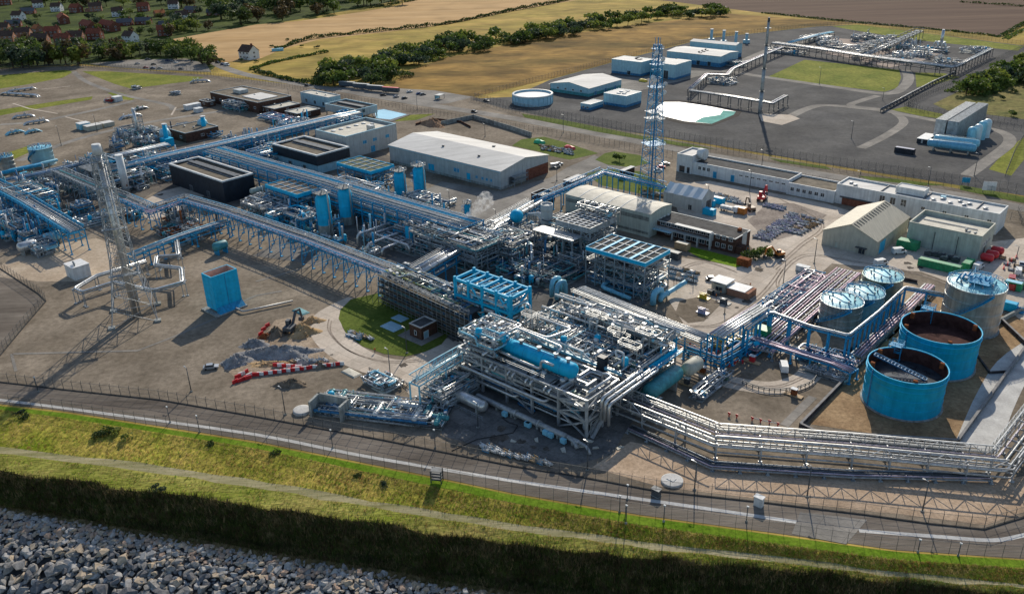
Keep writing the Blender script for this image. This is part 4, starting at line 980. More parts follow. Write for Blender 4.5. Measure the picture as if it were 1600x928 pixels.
def drum_mesh(m, r, h):
    mb = MB(); mb.vessel((0, 0, .5), (0, 0, .5 + h), r, 12)
    for a in range(3): mb.beam((r * .8 * math.cos(a * 2.1), r * .8 * math.sin(a * 2.1), 0), (r * .8 * math.cos(a * 2.1), r * .8 * math.sin(a * 2.1), 1.1), .15)
    return mb.mesh('drum', m)
def cabinet_mesh(m):
    mb = MB(); mb.box(-.5, -.35, .15, .5, .35, 1.7); mb.box(-.4, -.25, 0, .4, .25, .15); mb.box(-.55, -.4, 1.7, .55, .4, 1.8); return mb.mesh('junction_cabinet', m)
def exchanger_mesh(m, r, L):
    mb = MB(); mb.vessel((-L / 2, 0, r + .9), (L / 2, 0, r + .9), r, 12); mb.tube((L * .3, 0, r + .9), (L * .3 + .15, 0, r + .9), r * 1.18, n=12); mb.tube((-L * .32, 0, r + .9), (-L * .32 + .15, 0, r + .9), r * 1.18, n=12)
    for s in (-.25, .25): mb.box(L * s - .2, -r * .8, 0, L * s + .2, r * .8, r + .5)
    mb.tube((L * .1, 0, r * 1.8 + .9), (L * .1, 0, r * 2 + 1.6), .18, n=6); return mb.mesh('heat_exchanger', m)
VALVES = [valve_mesh(galv), valve_mesh(steel), valve_mesh(mat('dull_green_paint', (.10, .20, .14), .5, 0, .3, .8)), valve_mesh(offwhite), valve_mesh(bluesteel)]
PUMPS = [pump_mesh(steel), pump_mesh(bluepale), pump_mesh(cladold)]
DRUMS = [drum_mesh(clad, .8, 2.4), drum_mesh(blue, .9, 3.0), drum_mesh(galv, .6, 2.0)]
CABS = [cabinet_mesh(offwhite), cabinet_mesh(galv), cabinet_mesh(greywall)]
EXCH = [exchanger_mesh(clad, .6, 5), exchanger_mesh(alu, .8, 6), exchanger_mesh(teal, .7, 5)]
def equip(t, x0, y0, x1, y1, z, n, seed, kinds='vpdce'):
    q = random.Random(seed); pool = {'v': (VALVES, 'valve'), 'p': (PUMPS, 'pump'), 'd': (DRUMS, 'drum'), 'c': (CABS, 'junction_cabinet'), 'e': (EXCH, 'heat_exchanger')}
    for i in range(n):
        k = q.choice(kinds); ms, nm = pool[k]
        o = t.part(nm, q.choice(ms), None, loc=(q.uniform(x0, x1), q.uniform(y0, y1), z), rot=q.choice((0, math.pi / 2)))
        if k == 'v': o.scale = (q.uniform(.7, 1.5),) * 3
def frame(t, lu, lv, levels, sx, sy, sm, w=.32, z0=0.0, brace=True, x0=None, y0=0.0, top=0.0):
    """Steel frame over x in [-lu,0], y in [0,lv]: each column, each floor's beams and each brace a part."""
    nx, ny = max(1, round(lu / sx)), max(1, round(lv / sy)); H = max(levels) + top
    me = MB().box(-w / 2, -w / 2, 0, w / 2, w / 2, H - z0).mesh('column', sm)
    for i in range(nx + 1):
        for j in range(ny + 1):
            if 0 < j < ny and 0 < i < nx and (i + j) % 2: continue
            t.part('column', me, None, loc=(-lu * i / nx, y0 + lv * j / ny, z0))
    for z in levels:
        mb = MB()
        for j in range(ny + 1): mb.beam((-lu, y0 + lv * j / ny, z), (0, y0 + lv * j / ny, z), w * .8, w * 1.1)
        for i in range(nx + 1): mb.beam((-lu * i / nx, y0, z - .01), (-lu * i / nx, y0 + lv, z - .01), w * .8, w * 1.1)
        t.part('floor_beams', mb, sm)
    if brace:
        lv_ = [z0] + list(levels)
        for i in range(0, nx, 2):
            for za, zb in zip(lv_[:-1], lv_[1:]):
                xa, xb = -lu * i / nx, -lu * (i + 1) / nx
                t.part('brace', MB().beam((xa, y0 - .02, za), (xb, y0 - .02, zb), w * .6), sm)
                if i % 4 == 0: t.part('brace', MB().beam((xb, y0 - .05, za), (xa, y0 - .05, zb), w * .6), sm)
        for za, zb in zip(lv_[:-1], lv_[1:]):
            ya, yb = y0, y0 + lv / ny; t.part('brace', MB().beam((.02, ya, za), (.02, yb, zb), w * .6), sm)
def deck(t, x0, y0, x1, y1, z, m=None, rail=True, sm=None, fill=1.0, seed=0, tile=4.0):
    q = random.Random(seed); nx, ny = max(1, round((x1 - x0) / tile)), max(1, round((y1 - y0) / tile)); mb = MB()
    for i in range(nx):
        for j in range(ny):
            if q.random() < fill: mb.box(x0 + (x1 - x0) * i / nx + .04, y0 + (y1 - y0) * j / ny + .04, z + .2, x0 + (x1 - x0) * (i + 1) / nx - .04, y0 + (y1 - y0) * (j + 1) / ny - .04, z + .28)
    if mb.f: o = t.part('deck', mb, m or grate); o['kind'] = 'stuff'
    if rail:
        zz = z + .25
        t.part('handrail', MB().rail([(x0, y0, zz), (x1, y0, zz), (x1, y1, zz), (x0, y1, zz), (x0, y0, zz)]), sm or galv)
mix1 = [galv, clad, clad, cladold, steel, bluepale]
mix2 = [bluesteel, blue, galv, clad, steel, bluedark]
mix3 = [cladold, steel, darksteel, bluedark, clad, teal]  # darker, bluer mix standing in for bluish shade inside the modules

def uv_extent(front, l, r, z):
    P = G(front[0], front[1], z); a, b = G(l[0], l[1], z) - P, G(r[0], r[1], z) - P
    return Vector((P.x, P.y, 0)), -a.dot(U2), b.dot(V2)

# ---- the big module by the apron
P = G(916, 684); lu, lv = 43.0, 13.0
t = T('process_module', 'large galvanised open-frame module carrying a long sky-blue drum', 'process module', P, A)
frame(t, lu, lv, (4.6, 8.0, 10.4), 8.6, 6.5, galv, .6)
for z, f, s in ((4.6, .6, 1), (8.0, .65, 2)): deck(t, -lu, 0, 0, lv, z, fill=f, seed=s, rail=False)
deck(t, -27, 0, -12, lv, 10.4, rail=False, fill=.5, seed=4); deck(t, -lu, 0, -lu + 13, lv, 13.6, fill=.9, seed=5)
t.part('handrail', MB().rail([(-lu, 0, 8.3), (-9, 0, 8.3)]), galv); t.part('handrail', MB().rail([(-30, 0, 11.5), (-13, 0, 11.5)]), galv)
pipework(t, -lu, .5, 0, lv, .5, 4.4, 60, 11, mix3, nseg=(2, 4)); pipework(t, -lu, 0, 0, lv, 5, 7.8, 70, 12, mix3 + mix1, nseg=(2, 4)); pipework(t, -lu, .3, -1, lv, 8.2, 10.2, 60, 13, mix1, nseg=(2, 4)); pipework(t, -lu, .3, -lu + 13, lv, 11.4, 16.2, 75, 14, mix1 + [offwhite], rmax=.3)
equip(t, -lu, 1, 0, lv - 1, .05, 30, 15); equip(t, -lu, 1, 0, lv - 1, 4.9, 28, 16); equip(t, -lu, 1, -lu + 13, lv - 1, 13.9, 34, 17, 'vvcd'); equip(t, -lu + 14, 1, -3, lv - 1, 8.3, 26, 18, 'vvcd')
for i in range(5):
    x = -lu + 14 + i * 6.4; t.part('support_saddle', MB().box(x - .3, 4.2, 10.5, x + .3, 8.4, 11.6), steel)
mb = MB(); mb.vessel((-lu + 9.5, 6.3, 12.6), (-8, 6.3, 12.6), 2.1, 20); dr = t.part('horizontal_drum', mb, blue)
for x in (-10.5, -14.5, -20, -26):
    mb = MB(); mb.tube((x, 6.3, 14.5), (x, 6.3, 15.6), .45, n=8); mb.tube((x, 6.3, 15.6), (x, 6.3, 15.85), .7, n=10); link('nozzle', mb.mesh('nozzle', steel), dr)
for x in (-12, -18, -24): link('weld_band', MB().tube((x, 6.3, 12.6), (x + .12, 6.3, 12.6), 2.13, n=20).mesh('weld_band', bluesteel), dr)
V3 = Vector
big_runs = [([(-30, 1, 17), (-30, 9, 17), (-14.5, 9, 16.4), (-14.5, 6.3, 15.6)], .32), ([(-33, -1.2, 12), (-33, 3, 12.4), (-22, 2.2, 12.4), (-16, 2.2, 12.4), (-16, 2.2, 15), (-12, 2.2, 15)], .36), ([(-36, 2, 13), (-36, 12, 15.2), (-22, 12, 15.2), (-20, 20, 15.2), (-31, 20, 15.2)], .42), ([(-1, 2, 11.5), (-1, 12, 11.5), (-4, 12, 11.5), (-4, 12, 6)], .4), ([(1.5, 4, 4), (1.5, 4, 10), (1.5, 22, 10), (-2, 22, 10)], .45), ([(2.6, 4, 4), (2.6, 4, 9.5), (2.6, 24, 9.5), (-2, 24, 9.5)], .45), ([(3.7, 4, 3), (3.7, 4, 9), (3.7, 26, 9), (-2, 26, 9)], .4), ([(-42, -1.4, 1), (-42, -1.4, 6.2), (-12, -1.4, 6.2), (-12, 1, 6.2)], .38), ([(-40, -1.2, 3.6), (-22, -1.2, 3.6), (-22, 1, 3.6)], .34)]
for pts, r in big_runs: mb = MB(); jitpipe(mb, [V3(p) for p in pts], r, 9, 4); t.part('pipe', mb, clad)
for i, x in enumerate((-30, -24, -18, -12)):
    mb = MB(); mb.pipe([(x, -.3, 10.2), (x, -1.6, 10.2), (x, -1.6, 8.9)], .28, 7); mb.pipe([(x + 1.6, -.3, 10.2), (x + 1.6, -1.6, 10.2), (x + 1.6, -1.6, 8.9)], .28, 7); t.part('relief_pipe', mb, clad)
t.part('stair', MB().beam((1.2, .8, 0), (1.2, 6.5, 4.8), 1.0, .15).rail([(.7, .8, 0), (.7, 6.5, 4.8)]).rail([(1.7, .8, 0), (1.7, 6.5, 4.8)]), galv)
t.part('stair', MB().beam((1.2, 6.5, 4.8), (1.2, .8, 8.2), 1.0, .15).rail([(.7, 6.5, 4.8), (.7, .8, 8.2)]).rail([(1.7, 6.5, 4.8), (1.7, .8, 8.2)]), galv)
# ---- the deeper module behind it
P = G(916, 684) + V2 * 16.5 + U2 * 1.0; lu, lv = 39.0, 22.0
t = T('process_module', 'deep open-frame module crowded with valves behind the blue drum', 'process module', P, A)
frame(t, lu, lv, (5.0, 9.0), 8, 7.4, galv, .45)
for i in range(6):
    for y in (14.5, lv): t.part('column', MB().box(-lu + 9 + i * 6 - .2, y - .2, 9.3, -lu + 9 + i * 6 + .2, y + .2, 12.6), bluesteel)
deck(t, -lu, 0, 0, lv, 5.0, fill=.6, seed=7, rail=False); deck(t, -lu, 0, 0, lv, 9.0, fill=.7, seed=8); deck(t, -lu + 9, 14.5, -1, lv, 12.5, fill=.5, seed=9)
pipework(t, -lu, 0, 0, lv, 5.4, 9.3, 120, 21, mix3); pipework(t, -lu, 0, 0, lv, 9.4, 11.8, 150, 22, mix1 + [offwhite], nseg=(2, 4)); pipework(t, -lu + 8, 14, 0, lv, 12.8, 14.6, 90, 23, mix1 + [offwhite, cladold], nseg=(2, 4), rmax=.34)
equip(t, -lu + 1, 1, -1, lv - 1, 9.3, 120, 24, 'vvvcdpv'); equip(t, -lu + 10, 15, -2, lv - .5, 12.8, 40, 25, 'vvvvcd'); equip(t, -lu + 1, 1, -1, lv - 1, .05, 30, 26)
t.part('girder', MB().beam((-lu, -.6, 10.2), (-2, -.6, 10.2), .4, .7), bluepale); t.part('girder', MB().beam((-lu, -.6, 12.6), (-14, -.6, 12.6), .4, .5), offwhite)
for i in range(5): x = -lu + 2 + i * 5.6; t.part('truss_post', MB().beam((x, -.6, 10.2), (x, -.6, 12.6), .45), offwhite); t.part('truss_brace', MB().beam((x, -.62, 12.5), (x + 4, -.62, 10.3), .35), offwhite)
for y, z, m in ((lv + .3, 13.4, clad), (lv - 2, 13.9, clad), (14, 12.4, clad)): mb = MB(); jitpipe(mb, [V3((-lu - 1, y, z)), V3((-14, y, z)), V3((-13, y + 1.8, z)), V3((1, y + 1.8, z))], .45, 9, 4); t.part('pipe', mb, m)
t.part('side_girder', MB().box(.1, 0, 7.9, .5, lv, 9.5), blue); t.part('side_walkway', MB().box(.5, 0, 8.6, 2.2, lv, 8.75), blue); t.part('handrail', MB().rail([(2.2, 0, 8.75), (2.2, lv, 8.75)]), galv)
t.part('stub_column', MB().box(-9.5, -.9, 9.0, -7.3, .9, 13.0), navy)
mb = MB(); mb.vessel((3, 4, 4.5), (3, 19, 4.5), 2.2, 18); d2 = t.part('horizontal_drum', mb, teal)
for y in (7, 16): link('saddle', MB().box(1.6, y - .3, 0, 4.4, y + .3, 3.4).mesh('saddle', concretewall), d2)
mb = MB(); mb.vessel((4.6, 20, 4.5), (4.6, 27, 4.5), 2.0, 18); t.part('cream_exchanger', mb, beige)
q = random.Random(77)
for i in range(34):
    x, y = q.uniform(-lu + 1, -1), q.uniform(.5, lv - .5); z0, z1 = 9.3, q.uniform(12.5, 17); r_ = q.choice((.12, .16, .22, .3))
    mb = MB(); mb.pipe([(x, y, z0), (x, y, z1), (x + q.choice((-1, 1)) * q.uniform(1, 3), y, z1), (x + q.choice((-1, 1)) * 1.5, y + q.uniform(-2, 2), z1 - q.uniform(.5, 3))], r_, 7); t.part('riser_pipe', mb, q.choice(mix1 + [offwhite]))
for i in range(9):
    x, y, z = q.uniform(-lu + 3, -4), q.uniform(2, lv - 2), q.uniform(12, 15.5); w_ = q.uniform(1.6, 3.2); mb = MB(); mb.box(x - w_, y - 1.2, z, x + w_, y + 1.2, z + .1); t.part('access_platform', mb, grate); t.part('handrail', MB().rail([(x - w_, y - 1.2, z), (x + w_, y - 1.2, z), (x + w_, y + 1.2, z), (x - w_, y + 1.2, z), (x - w_, y - 1.2, z)], 1.1, 1.6), galv)
    for sx in (-w_, w_):
        for sy in (-1.2, 1.2): t.part('platform_post', MB().beam((x + sx, y + sy, 9.2), (x + sx, y + sy, z), .2), galv)
# ---- open sky-blue frame
P, lu, lv = uv_extent((798, 465), (709, 435), (828, 450), 16.5)
t = T('steel_frame', 'open sky-blue steel frame standing at the end of the long pipe bridge', 'steel frame', P, A)
frame(t, lu, lv, (6.0, 11.2, 16.2), lu / 4, lv, blue, .75, top=.9)
for i in range(1, 8): t.part('roof_beam', MB().beam((-lu * i / 8, .2, 16.3), (-lu * i / 8, lv - .2, 16.3), .35, .4), blue)
for i in (1, 3, 5, 7): t.part('roof_brace', MB().beam((-lu * i / 8, .2, 16.05), (-lu * (i - 1) / 8, lv - .2, 16.05), .25), blue)
deck(t, -lu, 0, 0, lv, 11.2, fill=.6, seed=31, sm=blue); pipework(t, -lu, 0, 0, lv, 11.6, 14.4, 60, 32, mix1); pipework(t, -lu, 0, 0, lv, 1, 11, 80, 33, mix3); equip(t, -lu, 0, 0, lv, 11.5, 16, 34, 'vcdd')
# ---- scaffolded block
P = G(728, 541); lu = (G(592, 474) - P).length; lv = 11
t = T('scaffolded_rack', 'dark pipe deck wrapped in tube scaffolding above the brick hut', 'scaffold', P, math.atan2(*(lambda d: (-d.y, -d.x))(G(592, 474) - P)))
H = 10.5
me = MB().tube((0, 0, 0), (0, 0, H + 1.5), .06, n=4).mesh('standard', cladold)
n = int(lu / 2.1)
for i in range(n + 1):
    for y in (0, 1.6): t.part('standard', me, None, loc=(-lu * i / n, y, 0))
me = MB().beam((0, 0, 0), (-lu, 0, 0), .07).mesh('ledger', steel)
for y in (0, 1.6):
    for z in (1, 2, 3, 4, 5, 6, 7, 8, 9, 10, 11): t.part('ledger', me, None, loc=(0, y, z))
for z in (2, 4, 6, 8, 10): t.part('scaffold_boards', MB().box(-lu, .1, z - .1, 0, 1.5, z - .04), mat('weathered_boards', (.15, .12, .08), .9, 0, .3, .8))
for z in (3.2, 6.4, 9.6): t.part('floor', MB().box(-lu, 2.0, z, 0, lv, z + .3), darksteel)
me = MB().box(-.25, -.25, 0, .25, .25, 9.6).mesh('column', bluedark)
for i in range(8):
    for y in (2.4, lv - .4): t.part('column', me, None, loc=(-lu * i / 7, y, 0))
pipework(t, -lu, 2.5, 0, lv, .6, 9, 120, 41, mix3 + [bluedark]); pipework(t, -lu, 2, 0, lv, 9.9, 11.6, 70, 42, mix3 + [mat('yellow_green_lagging', (.34, .36, .12), .6, 0, .3, .7)], nseg=(1, 3), rmax=.3); equip(t, -lu, 3, 0, lv, 9.9, 26, 43, 'vcc')
t.part('handrail', MB().rail([(-lu, 2, 9.9), (0, 2, 9.9)]), steel); t.part('handrail', MB().rail([(-lu, lv, 9.9), (0, lv, 9.9)]), galv)
t.part('stair_tower', MB().rail([(-lu - 2, -1, z) for z in (0, 3, 6, 9)]).rail([(-lu, 1, z) for z in (0, 3, 6, 9)]), galv)
# ---- fin-fan coolers: flat tops of bays on legs
def finfan(label, front, l, r, z, rim, top, bays, legs, fas=1.5, seed=0, sm=bluesteel, grid=False, stripes=None, nlev=(.35, .68)):
    P, lu, lv = uv_extent(front, l, r, z)
    t = T('fin_fan_cooler', label, 'air cooler', P, A)
    mb = MB(); o = .12
    mb.box(-lu - o, -o, z - fas, o, .12, z); mb.box(-lu - o, lv - .12, z - fas, o, lv + o, z); mb.box(-lu - o, .12, z - fas, -lu + .12, lv - .12, z); mb.box(-.12, .12, z - fas, o, lv - .12, z)
    t.part('plenum', mb, rim); t.part('tube_bundle', MB().box(-lu + .13, .13, z - .6, -.13, lv - .13, z - .35), top)
    for i in range(1, bays):
        x = -lu * i / bays; t.part('bay_beam', MB().beam((x, .13, z - .1), (x, lv - .13, z - .1), .3 if not stripes or i % 2 else .95, .3), (stripes if stripes and i % 2 == 0 else offwhite))
    if grid:
        for j in range(1, 8): t.part('bay_beam', MB().beam((-lu + .13, lv * j / 8, z - .12), (-.13, lv * j / 8, z - .12), .3, .2), offwhite)
    else:
        for j in (1, 2): t.part('tie_beam', MB().beam((-lu + .13, lv * j / 3, z - .18), (-.13, lv * j / 3, z - .18), .18, .2), sm)
    for i in range(bays):
        for y in (lv * .28, lv * .72):
            t.part('fan_ring', MB().lathe([(1.5, z - fas - .8), (1.6, z - fas)], 14, (-lu * (i + .5) / bays, y, 0)), sm)
    frame(t, lu, lv, [z * k for k in nlev] + [z - fas - .1], lu / legs, lv / 2, sm, .35)
    pipework(t, -lu, .3, 0, lv, .6, z * .36, 40, seed + 1, mix3); pipework(t, -lu, .3, 0, lv, z * .4, z - fas - 1, 40, seed + 2, mix1); equip(t, -lu, 1, 0, lv - 1, .05, 12, seed + 3); equip(t, -lu, 1, 0, lv - 1, z * nlev[0] + .2, 10, seed + 4, 'vcp')
    t.part('handrail', MB().rail([(-lu, -.6, z * nlev[1]), (.6, -.6, z * nlev[1]), (.6, lv, z * nlev[1])]), galv); deck(t, -lu, -.8, .8, lv, z * nlev[1] - .3, fill=.5, seed=seed, rail=False)
    return t, lu, lv
tubes = mat('finned_tube_bundle', (.085, .085, .08), .9, 0, .25, .9, stretch=(-A, .2, 5.0))
finfan('sky-blue rimmed cooler with striped top on tall grey trusses, facing the brick office', (1008, 411), (922, 382), (1044, 389), 13.5, blue, tubes, 8, 6, 1.4, 50, steel, stripes=blue)
finfan('sky-blue rimmed cooler with ribbed top beside the two tall blue vessels', (464, 304), (415, 288), (502, 292), 10.5, blue, mat('brown_tube_bundle', (.17, .145, .12), .9, 0, .25, .9, stretch=(-A, 5.0, .2)), 5, 4, 1.4, 60)
finfan('sky-blue rimmed cooler in front of the white-roofed warehouse', (579, 268), (529, 253), (615, 257), 9.5, blue, mat('mossy_tube_bundle', (.15, .16, .10), .9, 0, .3, .9, stretch=(-A, 5.0, .2)), 5, 4, 1.3, 70)
t, lu, lv = finfan('grey grid-topped cooler beside the tall grey stack', (922, 357), (875, 340), (962, 338), 15, steel, tubes, 6, 4, 1.8, 80, steel, grid=True)
t.part('side_platform', MB().box(-lu - 6, -6, 11.2, -3, -.2, 11.5), galv); t.part('handrail', MB().rail([(-lu - 6, -6, 11.5), (-3, -6, 11.5)]), galv)
for x in (-lu - 5.5, -lu * .5, -3.5): t.part('column', MB().box(x - .2, -5.8, 0, x + .2, -5.4, 11.2), steel)
pipework(t, -lu, lv - 4, 0, lv + 2, 15.2, 18.0, 26, 84, mix1)
for i in range(9): mb = MB(); mb.pipe([(-lu * i / 8, lv - .5, 14.6), (-lu * i / 8, lv - .5, 17.6), (-lu * i / 8, lv + 2.5, 17.6), (-lu * i / 8, lv + 2.5, 12)], .22, 6); t.part('header_pipe', mb, clad)

# ---- upright vessels
def vessel(label, cx, top, bot, rpx, m, cat='vessel', skirt=.15, seed=0, ladder=True, plat=True, group=None, rings=(), name='pressure_vessel'):
    P = G(cx, bot); d = (P - EYE).dot(FWD); r = rpx * d / FPX; P = P + Vector((0, r * .8, 0)); h = HT(*(PX(P)), top)
    t = T(name, label, cat, P, A, group)
    e = r * .9
    sh = t.part('shell', MB().lathe([(r * 1.04, 0), (r * 1.0, h * skirt)], 22), m if skirt < .2 else concretewall)
    t.part('body', MB().lathe([(r, h * skirt), (r, h - e), (r * .93, h - e * .62), (r * .7, h - e * .25), (r * .35, h - e * .05), (.03, h)], 22), m)
    for k in rings: t.part('ring', MB().lathe([(r + .02, h * k), (r + .12, h * k + .05), (r + .12, h * k + .3), (r + .02, h * k + .35)], 22), m)
    if plat:
        mb = MB(); mb.box(-r * .9, -r * .9, h + .1, r * .9, r * .9, h + .22); t.part('top_platform', mb, grate); t.part('handrail', MB().rail([(-r * .9, -r * .9, h + .2), (r * .9, -r * .9, h + .2), (r * .9, r * .9, h + .2), (-r * .9, r * .9, h + .2), (-r * .9, -r * .9, h + .2)], 1.1, 1.5), steel)
        mb = MB(); mb.pipe([(0, 0, h - .2), (0, 0, h + 1.6), (r * .7, 0, h + 1.6), (r + .6, 0, h + 1.4), (r + .6, 0, 1)], .3, 7); t.part('overhead_pipe', mb, clad)
        for zz in (.35, .6): t.part('side_platform', MB().box(-r - 1.3, -r * .6, h * zz, -r * .7, r * .6, h * zz + .12), grate); t.part('handrail', MB().rail([(-r - 1.3, -r * .6, h * zz), (-r - 1.3, r * .6, h * zz)], 1.1, 1), bluesteel)
    if ladder:
        mb = MB()
        for s in (-.25, .25): mb.beam((s - r * .5, -r * .93, 0), (s - r * .5, -r * .93, h - e * .5), .09)
        for k in range(int(h / .8)): mb.beam((-.25 - r * .5, -r * .93, .4 + k * .8), (.25 - r * .5, -r * .93, .4 + k * .8), .06)
        t.part('ladder', mb, bluedark)
    return t, r, h
vessel('tallest sky-blue vessel nearest the pipe bridge, on a grey skirt', 509, 302, 373, 11.5, blue, skirt=.30, rings=(.55,), group='tall blue vessels')
vessel('sky-blue vessel just right of the grey-skirted tall one', 542, 293, 352, 11, blue, skirt=.22, rings=(.5,), group='tall blue vessels')
vessel('sky-blue vessel, left of the pair near the warehouse', 626, 267, 310, 9.5, blue, group='tall blue vessels', rings=(.4,))
vessel('sky-blue vessel, right of the pair near the warehouse', 656, 259, 303, 9.5, blue, group='tall blue vessels', rings=(.4,))
vessel('short sky-blue vessel beside the looped pipe', 641, 351, 386, 7, blue, group='short blue vessels')
vessel('dull blue-green vessel half hidden under the dense blue rack', 610, 336, 364, 6.5, teal, group='short blue vessels')
vessel('small pale blue vessel right of the dense blue rack', 731, 318, 342, 5.5, blue, group='short blue vessels')
t, r, h = vessel('tall plain grey stack beside the grid-topped cooler', 855, 320, 385, 9.2, greywall, 'stack', plat=False, ladder=False, name='exhaust_stack')
t.part('rim', MB().lathe([(r + .03, h * .86), (r + .1, h * .87), (r + .1, h + .3), (r - .3, h + .3), (r - .3, h - 3)], 24), greywall)
for k in (.45, .7): t.part('band', MB().lathe([(r + .02, h * k), (r + .08, h * k + .05), (r + .08, h * k + .25), (r + .02, h * k + .3)], 24), galv)
P = G(808, 372, 0)
t = T('ball_vessel', 'round blue ball-shaped vessel left of the grey stack', 'vessel', P, A)
t.part('ball', MB().lathe([(.05, 6.4)] + [(2.6 * math.sin(a * math.pi / 12), 9 - 2.6 * math.cos(a * math.pi / 12)) for a in range(1, 12)] + [(.05, 11.6)], 22), blue); frame(t, 4, 4, (6.2,), 4, 4, steel, .3, x0=0)
for i in range(5): mb = MB(); mb.pipe([(4 + i, 2, 8), (4 + i, 2, 10.5 + i * .3), (10 + i, 2, 10.5 + i * .3), (10 + i, 2, 4)], .4, 8); t.part('pipe', mb, clad)

# ---- low process ground between the coolers and the modules: groups of skids
def skid(label, px, py, lu, lv, z, n, seed, ms=mix1, ne=12, name=None, cat='pipe skid', kinds='vpdce', fr=None, auto=False, group=None, rot=A, sm=steel, posts=0):
    t = T(name or cat.replace(' ', '_'), label, cat, G(px, py), rot, group, auto)
    t.part('base_frame', MB().box(-lu, 0, 0, 0, lv, .2), concretewall); q = random.Random(seed)
    for i in range(posts): x, y = q.uniform(-lu, 0), q.uniform(0, lv); t.part('standpipe', MB().tube((x, y, .2), (x, y, q.uniform(5, 10)), q.choice((.12, .2, .4)), n=7), q.choice(ms))
    if fr: frame(t, lu, lv, fr, 6, 6, sm, .3); [deck(t, -lu, 0, 0, lv, zz, fill=.5, seed=seed, rail=True, sm=galv) for zz in fr[-1:]]
    pipework(t, -lu, 0, 0, lv, .4, z, n, seed, ms); equip(t, -lu + .5, .5, -.5, lv - .5, .2, ne, seed + 1, kinds)
    if fr: pipework(t, -lu, 0, 0, lv, fr[-1] + .4, fr[-1] + 2.2, n // 2, seed + 5, ms + [offwhite], nseg=(2, 4)); equip(t, -lu + .5, .5, -.5, lv - .5, fr[-1] + .3, ne // 2, seed + 2, 'vvc')
    return t
skid('dark valve skid with arched pipes in the shaded pit behind the blue frame', 870, 455, 26, 18, 4.5, 70, 101, mix3, 26)
skid('grey process frame left of the grey stack, its deck thick with pipes', 800, 420, 24, 14, 7.5, 100, 111, mix1 + mix3, 22, fr=(4, 8), cat='process module')
skid('long grey process frame running behind the open blue frame', 745, 432, 34, 17, 8.6, 150, 121, mix1 + mix3, 26, fr=(4.5, 9), cat='process module')
skid('process frame between the grey stack and the striped cooler', 915, 405, 22, 12, 8, 80, 131, mix3 + mix1, 18, fr=(4.5, 8.5), cat='process module')
skid('pipe skid with thick bends in front of the striped cooler', 1010, 470, 24, 14, 3.6, 50, 141, mix1, 18)
skid('low skid of looped grey pipes beside the short blue vessel', 648, 402, 28, 22, 3.4, 55, 151, [clad, cladold, galv, teal], 18, rot=A)
skid('crowded skid behind the two tall blue vessels', 560, 340, 26, 16, 6, 70, 161, mix2 + mix1, 18, fr=(4, 7.5), sm=bluesteel, cat='process module')
skid('low skid in front of the warehouse-side vessels', 690, 330, 26, 9, 3, 45, 171, mix1 + mix2, 18)
skid('small pipe skid below the dark navy shed, with a pale green exchanger', 412, 345, 16, 12, 5, 36, 181, mix1, 10, fr=(4.5,))
skid('process frame under the ribbed cooler near the bridge', 470, 360, 24, 10, 5, 50, 191, mix2, 14, fr=(4.5,), sm=bluesteel, cat='process module')
for k, (px, py, pts, r) in enumerate(((640, 404, [(-2, 2, 1), (-2, 2, 4), (-22, 2, 4), (-22, 12, 4), (-6, 12, 4), (-6, 12, 1)], .5), (598, 402, [(0, 0, 1), (0, 0, 3.2), (0, 16, 3.2), (-6, 16, 3.2), (-6, 24, 3.2)], .55), (575, 398, [(0, 0, .6), (0, 0, 4), (0, 22, 4), (6, 22, 4)], .5), (560, 386, [(0, 0, .6), (0, 0, 5), (0, 20, 5), (-8, 20, 5)], .5), (870, 470, [(0, 0, .6), (0, 0, 6), (0, 4.5, 6), (0, 4.5, .6)], .8), (862, 466, [(0, 0, .6), (0, 0, 6.4), (0, 4.5, 6.4), (0, 4.5, .6)], .8), (985, 470, [(0, 0, .8), (-12, 0, 1.8), (-12, 8, 1.8), (-5, 8, 5), (-5, 8, .5)], .7), (1020, 478, [(0, 0, .6), (0, 0, 4.6), (0, 5, 4.6), (0, 5, .6)], 1.0), (1032, 474, [(0, 0, .8), (0, 0, 2.2), (0, 9, 2.2), (2, 12, 4)], .8))):
    mb = MB(); jitpipe(mb, [V3(p) for p in pts], r, 10, 4); o = one('pipe_loop', ('wide flat loop of grey pipe left of the short blue vessel', 'grey pipe run nearest the flat loop, stepping toward the rack', 'second long grey pipe left of the flat loop', 'grey pipe beside the tall blue vessels', 'front arch of the two thick pipe arches in the shaded pit', 'rear arch of the two thick pipe arches in the shaded pit', 'thick bent pipe lying under the striped cooler', 'stubby thick pipe arch in front of the striped cooler', 'thick pipe rising toward the yard, right of the stubby arch')[k], 'pipe', mb.mesh('pipe_loop', clad if k < 4 else bluepale), G(px, py), A)

# ---- pipe racks
rack('pipe_bridge', 'very long pipe bridge with mauve pipes on blue V-braced legs', [(196, 312), (238, 330), (288, 313), (350, 331), (480, 376), (600, 422), (712, 463)], 8.5, 6.0,
     [(-2.4, .28, purple, .2), (-1.6, .22, pinkpipe, .2), (-.9, .3, purple, .2), (-.1, .2, clad, .2), (.6, .26, clad, .2), (2.5, .2, cladold, .2), (1.9, .16, pinkpipe, .2)], bluesteel, 6.5, walk=(1.4, 1.2, 1.0), vee=True, truss=1.6)
rack('pipe_rack', 'dense blue pipe rack running from the far blue stacks down past the vessels', [(336, 243), (420, 268), (500, 291), (600, 322), (700, 352), (738, 363)], 8.5, 13.0,
     spread(14, 12, (.16, .2, .26, .32, .4), mix2, .2, 1) + spread(12, 12, (.14, .18, .24, .3), mix1 + mix2, 3.2, 2) + spread(9, 11, (.2, .3, .36), mix2, -3.0, 3), bluesteel, 7, tiers=(0, 3.0, -3.2), post=.45)
